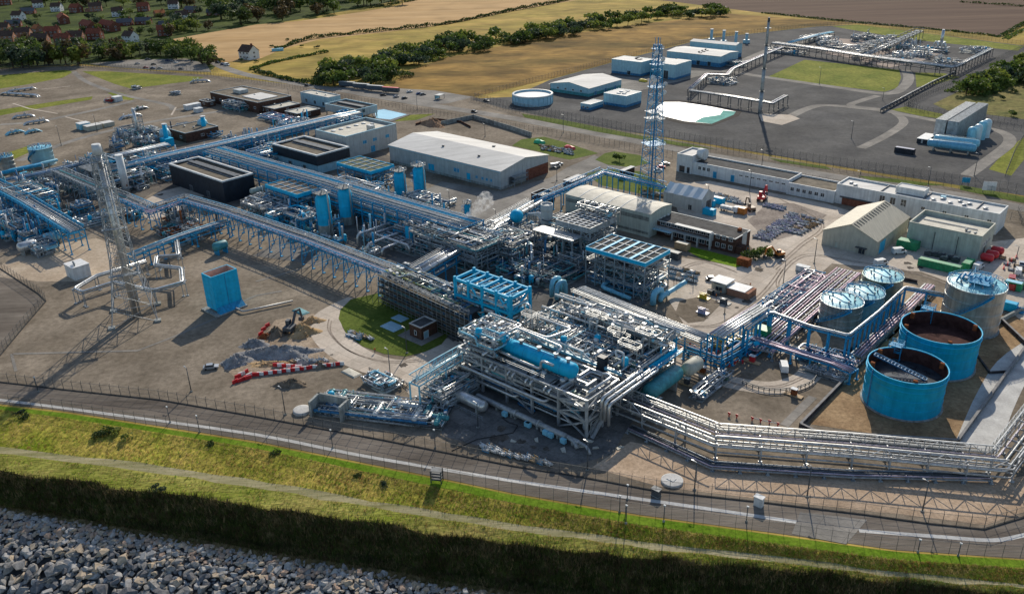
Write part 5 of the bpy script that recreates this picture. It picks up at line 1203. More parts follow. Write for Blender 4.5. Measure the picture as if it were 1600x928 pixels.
rack('pipe_rack', 'upper blue rack behind the navy sheds, climbing to the brown huts', [(166, 266), (260, 243), (340, 226), (430, 205), (520, 184), (560, 176)], 7.5, 8.0,
     spread(9, 7.5, (.2, .26, .32, .42), [clad, bluesteel, bluepale, clad, purple], .2, 4) + spread(7, 7, (.2, .3), mix2, -2.6, 5), bluesteel, 8, tiers=(0, -2.8), post=.45)
rack('pipe_rack', 'far left rack of grey pipes at the foot of the lattice chimney', [(-40, 292), (60, 272), (166, 247), (262, 226)], 6.5, 6.0,
     spread(7, 5.6, (.18, .24, .3), [cladold, purple, clad, bluedark], .2, 6), steel, 8, tiers=(0, -2.5))
rack('pipe_rack', 'straight rack with one fat white pipe running up to the grey stack', [(628, 440), (700, 398), (770, 355), (838, 317)], 7.0, 7.0,
     [(-2.6, .75, clad, .2), (-1.2, .3, bluesteel, .2), (-.4, .25, clad, .2), (.4, .3, cladold, .2), (1.3, .36, clad, .2), (2.2, .2, bluedark, .2), (2.8, .24, clad, .2)] + spread(8, 6.5, (.2, .28), mix3, -2.4, 8), bluesteel, 7, tiers=(0, -2.6), walk=(3.9, 1.0, .3))
rack('pipe_bridge', 'blue lattice bridge passing behind the workshop to the mast', [(838, 317), (944, 270), (1036, 294)], 7.5, 4.2,
     [(-1.3, .26, bluesteel, .2), (-.5, .3, purple, .2), (.3, .24, clad, .2), (1.2, .3, bluepale, .2)], bluesteel, 7, truss=2.2, walk=None)
rack('pipe_bridge', 'galvanised lattice pipe bridge along the shingle in front of the tank farm', [(962, 622), (1118, 684), (1330, 700), (1568, 722), (1612, 664), (1680, 575)], 4.2, 5.2,
     [(-1.6, .16, cladold, .2), (-.3, .24, galv, .2), (1.4, .14, purple, .2), (-1.0, .34, clad, -2.0), (.9, .14, cladold, -2.0)], galv, 9, truss=2.4, tiers=(0, -2.2), walk=(3.2, 1.1, .3))
rack('pipe_track', 'low row of dark pipes on sleepers in front of the galvanised bridge', [(985, 668), (1112, 726), (1330, 740), (1545, 745)], .9, 2.6,
     [(-.9, .2, purple, .1), (-.3, .26, darksteel, .1), (.4, .2, darksteel, .1), (.9, .22, cladold, .1)], steel, 6)
rack('pipe_rack', 'white pipe rack on blue posts crossing from the module to the green cabin', [(905, 452), (1000, 490), (1062, 514), (1104, 530)], 8.0, 6.0,
     spread(7, 5.4, (.14, .2, .26), [clad, galv, cladold, steel], .2, 12) + spread(4, 5.4, (.14, .2), mix1, -2.6, 13), bluesteel, 7, tiers=(0, -2.8), walk=(-3.4, .9, .3))
rack('pipe_rack', 'short high rack of bright white pipes on blue posts above the concrete road', [(1118, 527), (1150, 506), (1190, 481)], 9.5, 5.2,
     [(-2.0, .34, clad, .2), (-1.1, .4, clad, .2), (-.1, .34, clad, .2), (.9, .4, clad, .2), (1.8, .3, purple, .2)], bluesteel, 6, tiers=(0,))
rack('pipe_rack', 'low blue rack standing in its own kerbed bay by the oval road', [(1072, 545), (1124, 562), (1150, 548), (1178, 528)], 2.6, 3.6,
     [(-1.2, .25, bluesteel, .1), (-.3, .2, darksteel, .1), (.5, .3, bluesteel, .1), (1.2, .2, pinkpipe, .1)], bluesteel, 5, tiers=(0, -1.4))
rack('pipe_rack', 'wide rack of mauve and pink pipes climbing along the yard road', [(1186, 546), (1238, 500), (1284, 460), (1326, 424)], 2.4, 8.6,
     [(-3.9, .3, pinkpipe, .1), (-3.2, .24, purple, .1), (-2.2, .2, cladold, .1), (-1, .3, purple, .1), (0, .2, clad, .1), (1, .26, pinkpipe, .1), (2, .2, purple, .1), (3, .3, clad, .1), (3.9, .28, pinkpipe, .1)], steel, 6)
rack('pipe_rack', 'mauve pipes on blue posts along the bottom of the storage tanks', [(1176, 528), (1240, 548), (1300, 566), (1334, 580)], 3.2, 4.0,
     [(-1.4, .3, purple, .1), (-.6, .26, pinkpipe, .1), (.3, .3, purple, .1), (1.2, .2, bluedark, .1)], bluesteel, 6)
rack('pipe_rack', 'low mauve pipe track along the bund between the two tank groups', [(1338, 556), (1375, 520), (1420, 478), (1452, 446)], 2.0, 3.6,
     [(-1.3, .28, pinkpipe, .1), (-.5, .3, purple, .1), (.4, .26, pinkpipe, .1), (1.2, .2, cladold, .1)], steel, 6)
rack('pipe_portal', 'high white pipe on a row of blue posts bent around the three small tanks', [(1166, 516), (1204, 490), (1265, 512), (1326, 527), (1372, 490), (1414, 451), (1482, 464)], 8.0, 1.2,
     [(0, .42, clad, .2)], bluesteel, 6.0, post=.5)
rack('pipe_bridge', 'short lattice bridge sloping off the module toward the lower manifold', [(727, 553), (690, 574), (648, 600)], 7.2, 3.6,
     [(-1, .2, clad, .2), (0, .26, cladold, .2), (1, .2, clad, .2)], bluepale, 7, truss=2.2, walk=(0, 1.2, .5))
# flare lines at left
rack('flare_line', 'white looped flare pipe on stilts below the lattice flare', [(228, 409), (150, 432), (116, 452), (128, 458), (178, 442), (240, 455), (286, 442), (284, 420), (244, 415), (246, 402), (280, 400), (276, 372)], 5.0, 1.4,
     [(0, .38, clad, .1), (.8, .2, galv, .1)], steel, 9, post=.22)
rack('pipe_rack', 'grey rack of pipes crossing from the flare foot to the blue bridge', [(204, 398), (270, 372), (330, 352), (356, 345)], 6.0, 4.0,
     [(-1.3, .3, clad, .1), (-.4, .24, cladold, .1), (.6, .3, bluepale, .1), (1.4, .2, clad, .1)], bluesteel, 7, tiers=(0, -2))
rack('pipe_rack', 'blue-edged rack at far left sloping down to the silver drums', [(-40, 272), (40, 315), (118, 362)], 8.5, 7.0,
     spread(8, 6.5, (.2, .28, .34), [bluesteel, clad, cladold, bluedark], .2, 15), bluesteel, 7, tiers=(0, -2.8), truss=1.6)
rack('pipe_rack', 'dark rack under the grid platform behind the flare stack', [(90, 268), (140, 290), (196, 312)], 8.5, 6.0,
     spread(7, 5.6, (.2, .28), mix3, .2, 16), steel, 6, tiers=(0, -2.8), vee=True, truss=1.6)
skid('left-hand process frame with a rounded blue vessel at the frame edge', 46, 345, 30, 14, 6.5, 90, 201, mix2 + mix3, 16, fr=(4, 8), sm=bluesteel, cat='process module')
skid('dense dark process frame behind the flare, below the fat silver pipes', 175, 305, 34, 22, 7, 110, 211, mix3, 26, fr=(4.5,), cat='process module')
skid('dark low process area left of the navy shed, full of small bore pipes', 262, 285, 36, 14, 6, 100, 221, mix2 + mix3, 26)
skid('low manifold left of the sandy ground, in front of the silver drums', 128, 360, 14, 22, 2.6, 40, 231, mix1, 14)
skid('blue skid of pipes at the far edge between brick hall and blue rack', 330, 218, 40, 8, 3.4, 60, 241, mix2, 18)
skid('clutter of grey pipes around the foot of the lattice chimney', 228, 226, 40, 14, 4, 80, 251, mix3, 24)
skid('red-lagged pipe skid between the brown huts and the upper rack', 460, 200, 40, 12, 2.6, 50, 261, [pinkpipe, bluesteel, purple, clad], 18)
skid('small pipe manifold beside the dark navy shed wall, pale green valves', 205, 344, 8, 6, 3, 20, 271, [rust, darksteel, clad], 8)
skid('tangled ground of valves between the zigzag bridge and flare lines', 285, 385, 22, 10, 2.4, 36, 281, [darksteel, rust, steel], 18)
skid('manifold of valves and small pipes by the oval road, left of the tanks', 1206, 508, 8, 42, 3.0, 110, 291, [galv, clad, pinkpipe, bluesteel], 34, kinds='vvcp')
skid('blue pipe manifold at the bund corner of the nearer blue tank', 1325, 590, 16, 9, 2.6, 46, 301, [bluesteel, purple, bluedark, clad], 16, kinds='vvcp')
skid('silver valve cluster under the bund wall by the oval road', 1320, 602, 12, 4, 1.8, 26, 311, [galv, clad], 12, kinds='vv')
skid('pipe skid at the small tanks, yellow and blue valves', 1180, 560, 10, 8, 2, 18, 321, [bluesteel, pinkpipe, clad], 8)
skid('long low manifold in front of the concrete blast wall', 690, 672, 36, 10, 2.4, 95, 331, mix1 + mix3, 46, kinds='vvvce', rot=math.atan2(-.25, 1))
skid('manifold of valves behind the concrete blast wall', 604, 618, 10, 6, 2.4, 30, 341, mix1, 16, kinds='vv')
skid('tall narrow manifold under the sloping lattice bridge', 690, 645, 8, 16, 4.6, 60, 351, mix1 + mix3, 20, fr=(3.5,))
for k, (px, py, L, r) in enumerate(((885, 690, 30, .75), (905, 699, 22, .55))):
    t = T('pig_launcher', ('longer grey pipeline launcher lying under the module edge', 'slimmer grey pipeline launcher with boxes in front of the module')[k], 'pipe', G(px, py), A)
    mb = MB(); mb.vessel((-L, 0, 1.5), (0, 0, 1.5), r, 14); mb.tube((-L * .55, 0, 1.5), (-L * .53, 0, 1.5), r * 1.4, n=14); mb.tube((-L * .3, 0, 1.5), (-L * .28, 0, 1.5), r * 1.4, n=14); t.part('barrel', mb, cladold)
    for i in range(6): t.part('cradle', MB().box(-L * (i + .5) / 6 - .3, -.5, 0, -L * (i + .5) / 6 + .3, .5, 1.1), concretewall)
    mb = MB(); mb.pipe([(0, 0, 1.5), (2.5, -.2, 1.5), (4, -1, .3)], r * .7, 10); t.part('outlet_bend', mb, cladold)
    for i in range(3): t.part('actuator_box', MB().box(-L * .25 * i - 4.6, -1.7, .3, -L * .25 * i - 3.2, -.8, 1.5), bluepale)
P = G(760, 648); t = T('storage_drum', 'long silver drum lying on saddles on the shaded apron', 'vessel', P, A)
t.part('shell', MB().vessel((-13.5, 0, 2.2), (0, 0, 2.2), 1.5, 20), clad)
for x in (-11, -2.5): t.part('saddle', MB().box(x - .3, -1.2, 0, x + .3, 1.2, 1.4), concretewall)
t.part('end_ring', MB().tube((-1.2, 0, 2.2), (-1.0, 0, 2.2), 1.56, n=20), galv); t.part('bund_kerb', MB().rail([(-14, -2.6, 0), (1, -2.6, 0)], 1.1, 2), steel)
# silver exchangers and drums of the left frame
for k, (px, py, L, r, m) in enumerate(((46, 396, 7.5, 1.9, clad), (84, 382, 6.5, 2.0, bluepale), (18, 346, 9, 2.4, bluepale), (30, 275, 24, .9, bluesteel), (55, 268, 24, .8, bluepale), (410, 312, 11, 1.3, sage), (346, 396, 6, 1.7, teal))):
    t = T('drum', ('silver drum nearest the left edge fence', 'ribbed silver-blue drum right of the plain silver one', 'fat pale-topped blue drum cut by the left edge', 'long blue cylinder under the upper left rack', 'long pale cylinder beside the long blue one', 'pale green exchanger beside the navy shed corner', 'teal drum on a blue frame near the pipe bridge legs')[k], 'vessel', G(px, py), R(48) if k in (0, 1, 2, 3, 4, 6, 5) else A)
    z = 3.2 if k != 5 else 5; t.part('shell', MB().vessel((-L / 2, 0, z), (L / 2, 0, z), r, 18), m)
    for s in (-.3, .3): t.part('saddle', MB().box(L * s - .25, -r * .9, 0, L * s + .25, r * .9, z - r * .5), bluesteel if k == 6 else concretewall)
    if k == 1:
        for i in range(5): t.part('rib', MB().tube((-L * .4 + i * L * .2, 0, z), (-L * .4 + i * L * .2 + .25, 0, z), r + .1, n=18), galv)

# ---- tanks
def tank(label, cx, topy, rpx, H, m, roofm=None, group=None, lining=None, seed=0, stair=True, name='storage_tank', sec=44):
    P = G(cx, topy, H); d = (P - EYE).dot(FWD); r = rpx * d / FPX; P.z = .06
    t = T(name, label, 'tank', P, A, group)
    t.part('foundation_ring', MB().lathe([(r + .45, 0), (r + .45, .3), (r - .2, .31)], sec), concretewall)
    t.part('shell', MB().lathe([(r, .05), (r, H), (r + .18, H), (r + .18, H + .2), (r - .12, H + .2), (r - .12, H - .2)] + ([(r - .12, H - 4.5)] if lining else []), sec), m)
    for k in (.25, .5, .75): t.part('course_seam', MB().lathe([(r + .005, H * k - .05), (r + .09, H * k - .04), (r + .09, H * k + .04), (r + .005, H * k + .04)], sec), m)
    if lining:
        t.part('lining', MB().lathe([(r - .16, H), (r - .16, H - 3.8)], sec), lining); t.part('floating_roof', MB().disc(r - .17, H - 3.6, sec), tanklining if lining is tanklining and seed else mat('wet_tank_roof', (.04, .05, .06), .25, 0, .5, .3))
        t.part('wind_girder', MB().lathe([(r + .02, H - 1.15), (r + .32, H - 1.1), (r + .32, H - 1.0), (r + .02, H - .95)], sec), m)
        for a in (40, 160, 215, 300): t.part('roof_guide', MB().box(-.5, -.35, 0, .5, .35, 1.6), rust, loc=((r - .9) * math.cos(R(a)), (r - .9) * math.sin(R(a)), H - 1.0))
        t.part('dip_pipe', MB().beam((-r * .62, -r * .82, 0), (-r * .62, -r * .82, H), .25), bluedark)
    if roofm:
        pr = [(r - .15, H + .05), (r * .75, H + r * .06), (r * .4, H + r * .10), (.05, H + r * .12)]; t.part('roof', MB().lathe(pr, sec), roofm)
        pts = [((r - .2) * math.cos(R(a)), (r - .2) * math.sin(R(a)), H + .1) for a in range(0, 361, 12)]; t.part('handrail', MB().rail(pts, 1.1, 2.2), bluesteel)
        for i in range(9): a = R(i * 40 + seed * 20); t.part('roof_nozzle', MB().tube((r * .6 * math.cos(a), r * .6 * math.sin(a), H), (r * .6 * math.cos(a), r * .6 * math.sin(a), H + 1.4), .25, n=7), steel)
        mb = MB(); mb.pipe([(r * .5, -r * .2, H + .8), (0, 0, H + 2), (-r * .6, r * .2, H + 1.3), (-r - .6, r * .3, H + .6), (-r - .6, r * .3, 1)], .22, 7); t.part('vent_pipe', mb, bluesteel)
    if stair:
        mb = MB(); pts = []
        for i in range(15): a = R(-150 + i * 7.5); pts.append(((r + .75) * math.cos(a), (r + .75) * math.sin(a), .4 + (H - .6) * i / 14))
        for p, q in zip(pts[:-1], pts[1:]): mb.beam(p, q, .9, .18)
        mb.rail(pts, 1.1, 2); t.part('spiral_stair', mb, bluesteel)
    return t, r
tank('nearer sky-blue open-topped tank with a gangway across its dark roof', 1418.5, 571, 58.5, 10.6, blue, lining=tanklining, group='open-topped blue tanks', stair=False)[0]
t1, r1_ = tank('farther sky-blue open-topped tank with an empty black inside', 1470.6, 512, 57.5, 11.0, blue, lining=tanklining, group='open-topped blue tanks', seed=1, stair=False)
tA = [o for o in bpy.data.objects if o.get('label', '').startswith('nearer sky-blue open')][0]
mb = MB()
for s in (-.7, .7): mb.beam((-8.6, 1.0 + s, 10.4), (4.5, 1.5 + s, 7.4), .2, .35)
for i in range(16): k = i / 15; mb.beam((-8.6 + 13.1 * k, .3 + .5 * k, 10.5 - 3 * k), (-8.6 + 13.1 * k, 1.7 + .5 * k, 10.5 - 3 * k), .3, .08)
mb.rail([(-8.6, .3, 10.5), (4.5, .8, 7.5)], 1.0, 1.5); link('gangway', mb.mesh('gangway', bluedark), tA)
for base_o, rr, HH, sd_ in ((tA, 8.85, 10.6, 1), (t1.o, r1_, 11.0, 2)):
    mb = MB(); a = R(205)
    cx, cy = (rr + 1.0) * math.cos(a), (rr + 1.0) * math.sin(a); cx, cy = -rr * .55 - .9, rr * .95
    for z in (3.2, 6.2, 9.2, HH + .3): mb.box(cx - 1.6, cy - 1.2, z, cx + 1.6, cy + 1.4, z + .12); mb.rail([(cx - 1.6, cy - 1.2, z), (cx + 1.6, cy - 1.2, z), (cx + 1.6, cy + 1.4, z), (cx - 1.6, cy + 1.4, z)], 1.1, 1.4)
    for s in ((-1.6, -1.2), (1.6, -1.2), (-1.6, 1.4), (1.6, 1.4)): mb.beam((cx + s[0], cy + s[1], 0), (cx + s[0], cy + s[1], HH + .3), .18)
    for za, zb, s in ((0, 3.2, 1), (3.2, 6.2, -1), (6.2, 9.2, 1), (9.2, HH, -1)): mb.beam((cx - 1.4 * s, cy, za), (cx + 1.4 * s, cy, zb), .8, .12)
    link('access_tower', mb.mesh('access_tower', bluesteel), base_o)
tank('silver-walled tank with turquoise roof, nearest of the three small ones', 1316, 470, 32, 8.2, alu, turq, 'small turquoise-roofed tanks', seed=0)
tank('pale blue tank with turquoise roof, middle of the three small ones', 1352, 457, 29, 8.0, bluelt, turq, 'small turquoise-roofed tanks', seed=1)
tank('dull green-grey tank with turquoise roof, farthest of the three small ones', 1380, 431, 30, 8.4, mat('tarnished_green_cladding', (.30, .38, .34), .45, .4, .2, .5, streak=.3), turq, 'small turquoise-roofed tanks', seed=2)
t, r = tank('big silver-clad tank with a white and blue roof at the bund end', 1527, 444, 42.5, 14.0, alu, turq, seed=1)
t.part('roof_platform', MB().box(-2, -4, 15.6, 4, 3, 15.8).rail([(-2, -4, 15.8), (4, -4, 15.8), (4, 3, 15.8), (-2, 3, 15.8), (-2, -4, 15.8)]).rail([(-7, -2, 15), (7, 1, 15)]).rail([(-3, 8, 15), (1, -8, 15)]), bluesteel)
for i in range(10): t.part('roof_pipe', MB().tube((-5 + i * .9, -3 + (i % 4) * 1.6, 14.6), (-4.4 + i * .9, -2 + (i % 3) * 1.8, 16.6), .28, n=7), bluesteel)
t.part('roof_patch', MB().box(-r * .6, -1, 15.25, -r * .2, r * .5, 15.4), white)
tank('small galvanised tank cut by the left edge, pale roof', 8, 245, 11, 8.0, alu, bluepale, name='storage_tank')
t, r = tank('stout sky-blue tank with dark stairways beside the left yard', 62, 231, 17, 9.0, bluelt, bluepale)
t.part('side_stair', MB().beam((-r * .8, -r * .75, 0), (r * .9, -r * .8, 9), .9, .2).rail([(-r * .8, -r * .9, 0), (r * .9, -r * .95, 9)]), bluedark)
# four tall nitrogen vessels, two long drums and finned vaporisers on the annex
for k, (cx, top, bot, rp) in enumerate(((1518, 198, 226, 6.8), (1527, 194, 223, 6.2), (1534, 189, 219, 6.6), (1541, 186, 216, 6.4))):
    vessel(('nearest', 'second', 'third', 'farthest')[k] + ' of the four tall white vessels in the annex corner', cx, top, bot, rp, bluepale if k % 2 == 0 else mat('ice_white_paint', (.52, .66, .70), .4, 0, .08, .5), skirt=.06, plat=False, ladder=False, group='tall white vessels in the annex corner')
for k, (a, b) in enumerate((((1447, 233), (1524, 243)), ((1457, 226), (1529, 236)))):
    p, q = G(*a), G(*b); L = (q - p).length; t = T('gas_drum', ('front', 'rear')[k] + ' one of two long pale blue drums on the annex corner', 'vessel', p, math.atan2(q.y - p.y, q.x - p.x), 'long drums on the annex corner')
    t.part('shell', MB().vessel((0, 0, 3.4), (L, 0, 3.4), 1.9, 18), bluepale if k else mat('pale_sky_paint', (.12, .38, .54), .45, 0, .12, .5, streak=.2))
    for s in (.15, .5, .85): t.part('saddle', MB().box(L * s - .3, -1.5, 0, L * s + .3, 1.5, 2.3), concretewall)
    t.part('top_rail', MB().rail([(L * .1, 0, 5.2), (L * .9, 0, 5.2)], .7, 3), galv)
for k, (f, l, r_) in enumerate((((1473, 221), (1471, 221), (1505, 189)), ((1492, 224), (1484, 222), (1524, 190)))):
    P = G(*f); lv = (G(*r_) - P).dot(V2); t = T('vaporiser_bank', ('left', 'right')[k] + ' bank of tall finned grey vaporisers by the white vessels', 'vaporiser', P, A, 'finned vaporiser banks')
    me = MB().box(-5.2, 0, .4, 0, 1.25, 10.5).box(-5.2, .3, 10.5, 0, .95, 10.9).mesh('fin_cell', [galv, steel][k]); n = int(lv / 1.7)
    for i in range(n): t.part('fin_cell', me, None, loc=(0, i * 1.7, 0))
    t.part('base_frame', MB().box(-5.3, -.1, 0, .1, lv, .4), darksteel)
t, lu, lv, H = hut('black container cabin with a white roof by the finned vaporisers', (1448, 226), 219, (1434, 216), (1457, 210), navy, white)
# ---- blue tower block with open top
P = G(350, 492); H = 13.0; lu = (G(320, 424, H) - G(332, 432, H)).dot(-U2); lu = max(lu, 5.0); lv = 9.4
P = G(340, 491.5)
t = T('cooling_tower', 'sky-blue boxy tower with open top and pink inside on bare gravel', 'cooling tower', P, A)
w_ = .3; mb = MB(); mb.box(-lu, 0, 1.2, 0, w_, H); mb.box(-lu, lv - w_, 1.2, 0, lv, H); mb.box(-lu, w_, 1.2, -lu + w_, lv - w_, H); mb.box(-w_, w_, 1.2, 0, lv - w_, H); t.part('shell', mb, blue)
t.part('inner_lining', MB().box(-lu + .35, .35, H - 2.2, -.35, lv - .35, H - 2.0), mat('pink_louvre_lining', (.52, .36, .29), .7, 0, .15, .8))
mb = MB(); mb.box(-lu + .31, .31, H - 2, -.31, .36, H - .02); mb.box(-lu + .31, lv - .36, H - 2, -.31, lv - .31, H - .02); mb.box(-lu + .31, .36, H - 2, -lu + .36, lv - .36, H - .02); mb.box(-.36, .36, H - 2, -.31, lv - .36, H - .02); t.part('rim_lining', mb, mat('pink_louvre_lining', (.52, .36, .29)))
for z in (2.6, 4.0, 5.4, 6.8, 8.2, 9.6, 11, 12.2):
    mb = MB(); mb.box(-lu - .06, -.06, z, .06, 0, z + .1); mb.box(0, 0, z, .06, lv, z + .1); t.part('panel_rib', mb, blue)
for y in (lv * .5,): t.part('corner_post', MB().box(.0, y - .12, 1.2, .1, y + .12, H), bluesteel)
mb = MB(); mb.add([(.05, 0, 2.2), (.05, lv, 2.2), (2.0, lv, .5), (2.0, 0, .5), (.05, 0, 0), (.05, lv, 0)], [(0, 3, 2, 1), (0, 4, 3), (1, 2, 5)]); t.part('louvre_skirt', mb, bluesteel)
t.part('basin', MB().box(-lu - 1.6, -1.5, 0, 2.2, lv + .5, .5), concretewall); t.part('pipe', MB().pipe([(2, lv * .6, .8), (6, lv * .6, .8), (12, lv * 2.2, .8)], .3, 8), cladold)
# ---- gas-turbine stacks
for k, (bx, by, ty, rp, col) in enumerate(((262, 228, 196, 3.4, blue), (321, 212, 184, 3.6, blue))):
    P = G(bx, by); h = HT(bx, by, ty); r = rp * (P - EYE).dot(FWD) / FPX
    t = T('turbine_stack', ('blue exhaust stack with its housing left of the dark brick hall', 'blue exhaust stack with a rounded intake right of the dark brick hall')[k], 'chimney', P, A)
    t.part('shaft', MB().tube((0, 0, 3), (-1.5, 1, h), r, r, 14), blue); t.part('housing', MB().box(-3.2, -2.2, 0, 3.2, 2.6, 4.4), bluepale if k else blue); t.part('cap_ring', MB().tube((-1.5, 1, h), (-1.52, 1, h + .5), r * 1.12, n=14), white)
    t.part('intake', MB().vessel((-6, 0, 5.4), (-6, 5.5, 5.4), 3.0, 14), bluelt); t.part('intake_base', MB().box(-8.4, .6, 0, -3.8, 5, 5), bluelt)
P = G(217, 214); h = HT(217, 214, 170); t = T('vent_chimney', 'white-topped chimney on a grey lattice frame in the left yard', 'chimney', P, A)
t.part('shaft', MB().tube((0, 0, 0), (0, 0, h), .9, .8, 12), clad); t.part('cross_pipe', MB().beam((-1.6, 0, h * .97), (1.6, 0, h * .97), 1.0, 1.2), offwhite); frame(t, 4, 4, (h * .25, h * .5, h * .7), 4, 4, steel, .25); deck(t, -4, 0, 0, 4, h * .5)

# ---- lattice towers
def lattice(t, h, w0, w1, legs, nb, sm, lw=.28, off=(0, 0), splay=0.0):
    def c(i, z):
        a = 2 * math.pi * i / legs + math.pi / legs; k = (w0 + (w1 - w0) * z / h + splay * max(0, 1 - z / (h * .38)) ** 1.2) / 2 * math.sqrt(2 if legs == 4 else 1.33); return Vector((off[0] + k * math.cos(a), off[1] + k * math.sin(a), z))
    zs = [h * (1 - (1 - i / nb) ** 1.25) for i in range(nb + 1)]
    for i in range(legs):
        mb = MB()
        for za, zb in zip(zs[:-1], zs[1:]): mb.beam(c(i, za), c(i, zb), lw)
        t.part('leg', mb, sm)
    for za, zb in zip(zs[:-1], zs[1:]):
        mb = MB()
        for i in range(legs):
            j = (i + 1) % legs; mb.beam(c(i, za), c(j, zb), lw * .55); mb.beam(c(j, za), c(i, zb), lw * .5); mb.beam(c(i, zb), c(j, zb), lw * .6)
        t.part('bracing', mb, sm)
P = G(212, 494); h = HT(212, 494, 243)
t = T('flare_tower', 'tall grey lattice flare tower with a thick riser pipe inside', 'flare stack', P, R(20))
lattice(t, h, 8.6, 4.0, 4, 12, steel, .24, splay=5.0); t.part('riser', MB().tube((0, 0, 1), (0, 0, h + .5), .95, .9, 14), clad); t.part('riser', MB().tube((1.6, -1.2, 1), (1.2, -.8, h * .95), .35, .3, 8), clad)
for k in (.3, .58, .82, .97): w_ = 8.6 + (4.0 - 8.6) * k + 5 * max(0, 1 - k / .38) ** 1.2; t.part('platform', MB().box(-w_ / 2 - .6, -w_ / 2 - .6, h * k, w_ / 2 + .6, -w_ / 2 + 1.2, h * k + .12).rail([(-w_ / 2 - .6, -w_ / 2 - .6, h * k), (w_ / 2 + .6, -w_ / 2 - .6, h * k)]), steel)
t.part('tip', MB().tube((0, 0, h + .4), (0, 0, h + 3.4), 1.5, 1.25, 14), offwhite); t.part('tip_ladder', MB().beam((1.6, 0, h * .5), (1.5, 0, h + 3), .2), steel)
for sx in (-6.8, 6.8):
    for sy in (-6.8, 6.8): t.part('footing', MB().box(sx - 1, sy - 1, 0, sx + 1, sy + 1, .6), concretewall)
for k in range(3): t.part('purge_pipe', MB().beam((-2.2 + k * .5, -1.6, 0), (-1.6 + k * .4, -1.4, h), .14), steel)
P = G(198, 300); h = HT(198, 300, 243); t = T('vent_stack', 'smooth white cylinder stack standing just behind the flare tower', 'stack', P, A)
t.part('shaft', MB().tube((0, 0, 0), (0, 0, h), 1.7, 1.7, 18), offwhite); t.part('cap', MB().tube((0, 0, h), (0, 0, h + .3), 1.8, 1.8, 18), white); t.part('inspection_plate', MB().box(1.5, -.3, 3, 1.75, .3, 3.9), rust)
t.part('ring_platform', MB().lathe([(1.75, h * .12), (3.2, h * .12), (3.2, h * .12 + .15)], 16), steel)
P = G(1018, 281); h = HT(1018, 281, 70)
t = T('lattice_mast', 'tall blue lattice mast carrying dishes and aerials', 'mast', P, R(20))
lattice(t, h, 8.0, 2.6, 4, 16, bluesteel, .26); t.part('cable_ladder', MB().beam((-1.6, -2.4, 0), (.2, -.9, h), .9, .35), bluedark)
for k in (.28, .47, .52, .7, .86, .97): w_ = 8.6 + (2.6 - 8.6) * k; t.part('platform', MB().box(-w_ / 2 - .7, -w_ / 2 - .7, h * k, w_ / 2 + .7, w_ / 2 + .7, h * k + .12).rail([(-w_ / 2 - .7, -w_ / 2 - .7, h * k), (w_ / 2 + .7, -w_ / 2 - .7, h * k), (w_ / 2 + .7, w_ / 2 + .7, h * k)]), bluesteel if k not in (.47, .52) else offwhite)
for k, (x, y) in zip((.78, .72, .95, .9, .6, .76, .66), ((-3.2, -2.4), (3.4, -2), (-1.6, -2), (1.9, -1.6), (-3.4, -2.5), (-2.4, -3), (3.3, -1.6))):
    mb = MB(); mb.rev((x, y, h * k), (x + .05, y - .6, h * k), [(0, 1.05), (.35, 1.1), (.6, .3)], 14); t.part('dish', mb, offwhite)
for x, y in ((.8, .8), (-.8, .8), (.8, -.8), (0, 0)): t.part('aerial', MB().tube((x, y, h - .3), (x, y, h + 3.0), .12, n=5), bluesteel)
P = G(1187, 178); h = HT(1187, 178, 34)
t = T('vent_pole', 'very tall slim grey vent pole on the annex, its shadow long', 'vent stack', P, 0)
for k in range(4): t.part('section', MB().tube((0, 0, h * k / 4), (0, 0, h * (k + 1) / 4 - .02), 1.15 - .13 * k, 1.12 - .13 * k, 12), steel); t.part('flange', MB().tube((0, 0, h * (k + 1) / 4 - .25), (0, 0, h * (k + 1) / 4 + .1), 1.45 - .13 * k, n=12), darksteel)
t.part('platform', MB().lathe([(.8, h * .93), (1.9, h * .93), (1.9, h * .93 + .15), (.8, h * .93 + .15)], 12), offwhite); t.part('tip', MB().tube((0, 0, h), (0, 0, h + 2.2), .8, .55, 10), darksteel)

# ---- access tower beside the right module and its twin tower
P = G(1010, 590); t = T('stair_tower', 'open blue stair tower right of the teal drum', 'stair tower', P, A)
H = 12.5
for x in (-5.4, 0):
    for y in (0, 5.6): t.part('column', MB().box(x - .2, y - .2, 0, x + .2, y + .2, H), bluesteel)
for i, z in enumerate((3, 6, 9, 12)):
    mb = MB(); mb.beam((-5.4, 0, z), (0, 0, z), .25); mb.beam((-5.4, 5.6, z), (0, 5.6, z), .25); mb.beam((-5.4, 0, z), (-5.4, 5.6, z), .25); mb.beam((0, 0, z), (0, 5.6, z), .25); t.part('floor_beams', mb, bluesteel)
    t.part('landing', MB().box(-5.2, .2, z, -3.6, 5.4, z + .1), grate); s = 1 if i % 2 else -1
    t.part('flight', MB().beam((-4.5, 2.8 - s * 2.3, z - 3), (-.8, 2.8 + s * 2.3, z), 1.0, .15).rail([(-4.5, 2.3 - s * 2.3, z - 3), (-.8, 2.3 + s * 2.3, z)]), galv)
    t.part('brace', MB().beam((0, 0, z - 3), (0, 5.6, z), .16), bluesteel); t.part('brace', MB().beam((-5.4, 0, z), (0, 0, z - 3), .16), bluesteel)
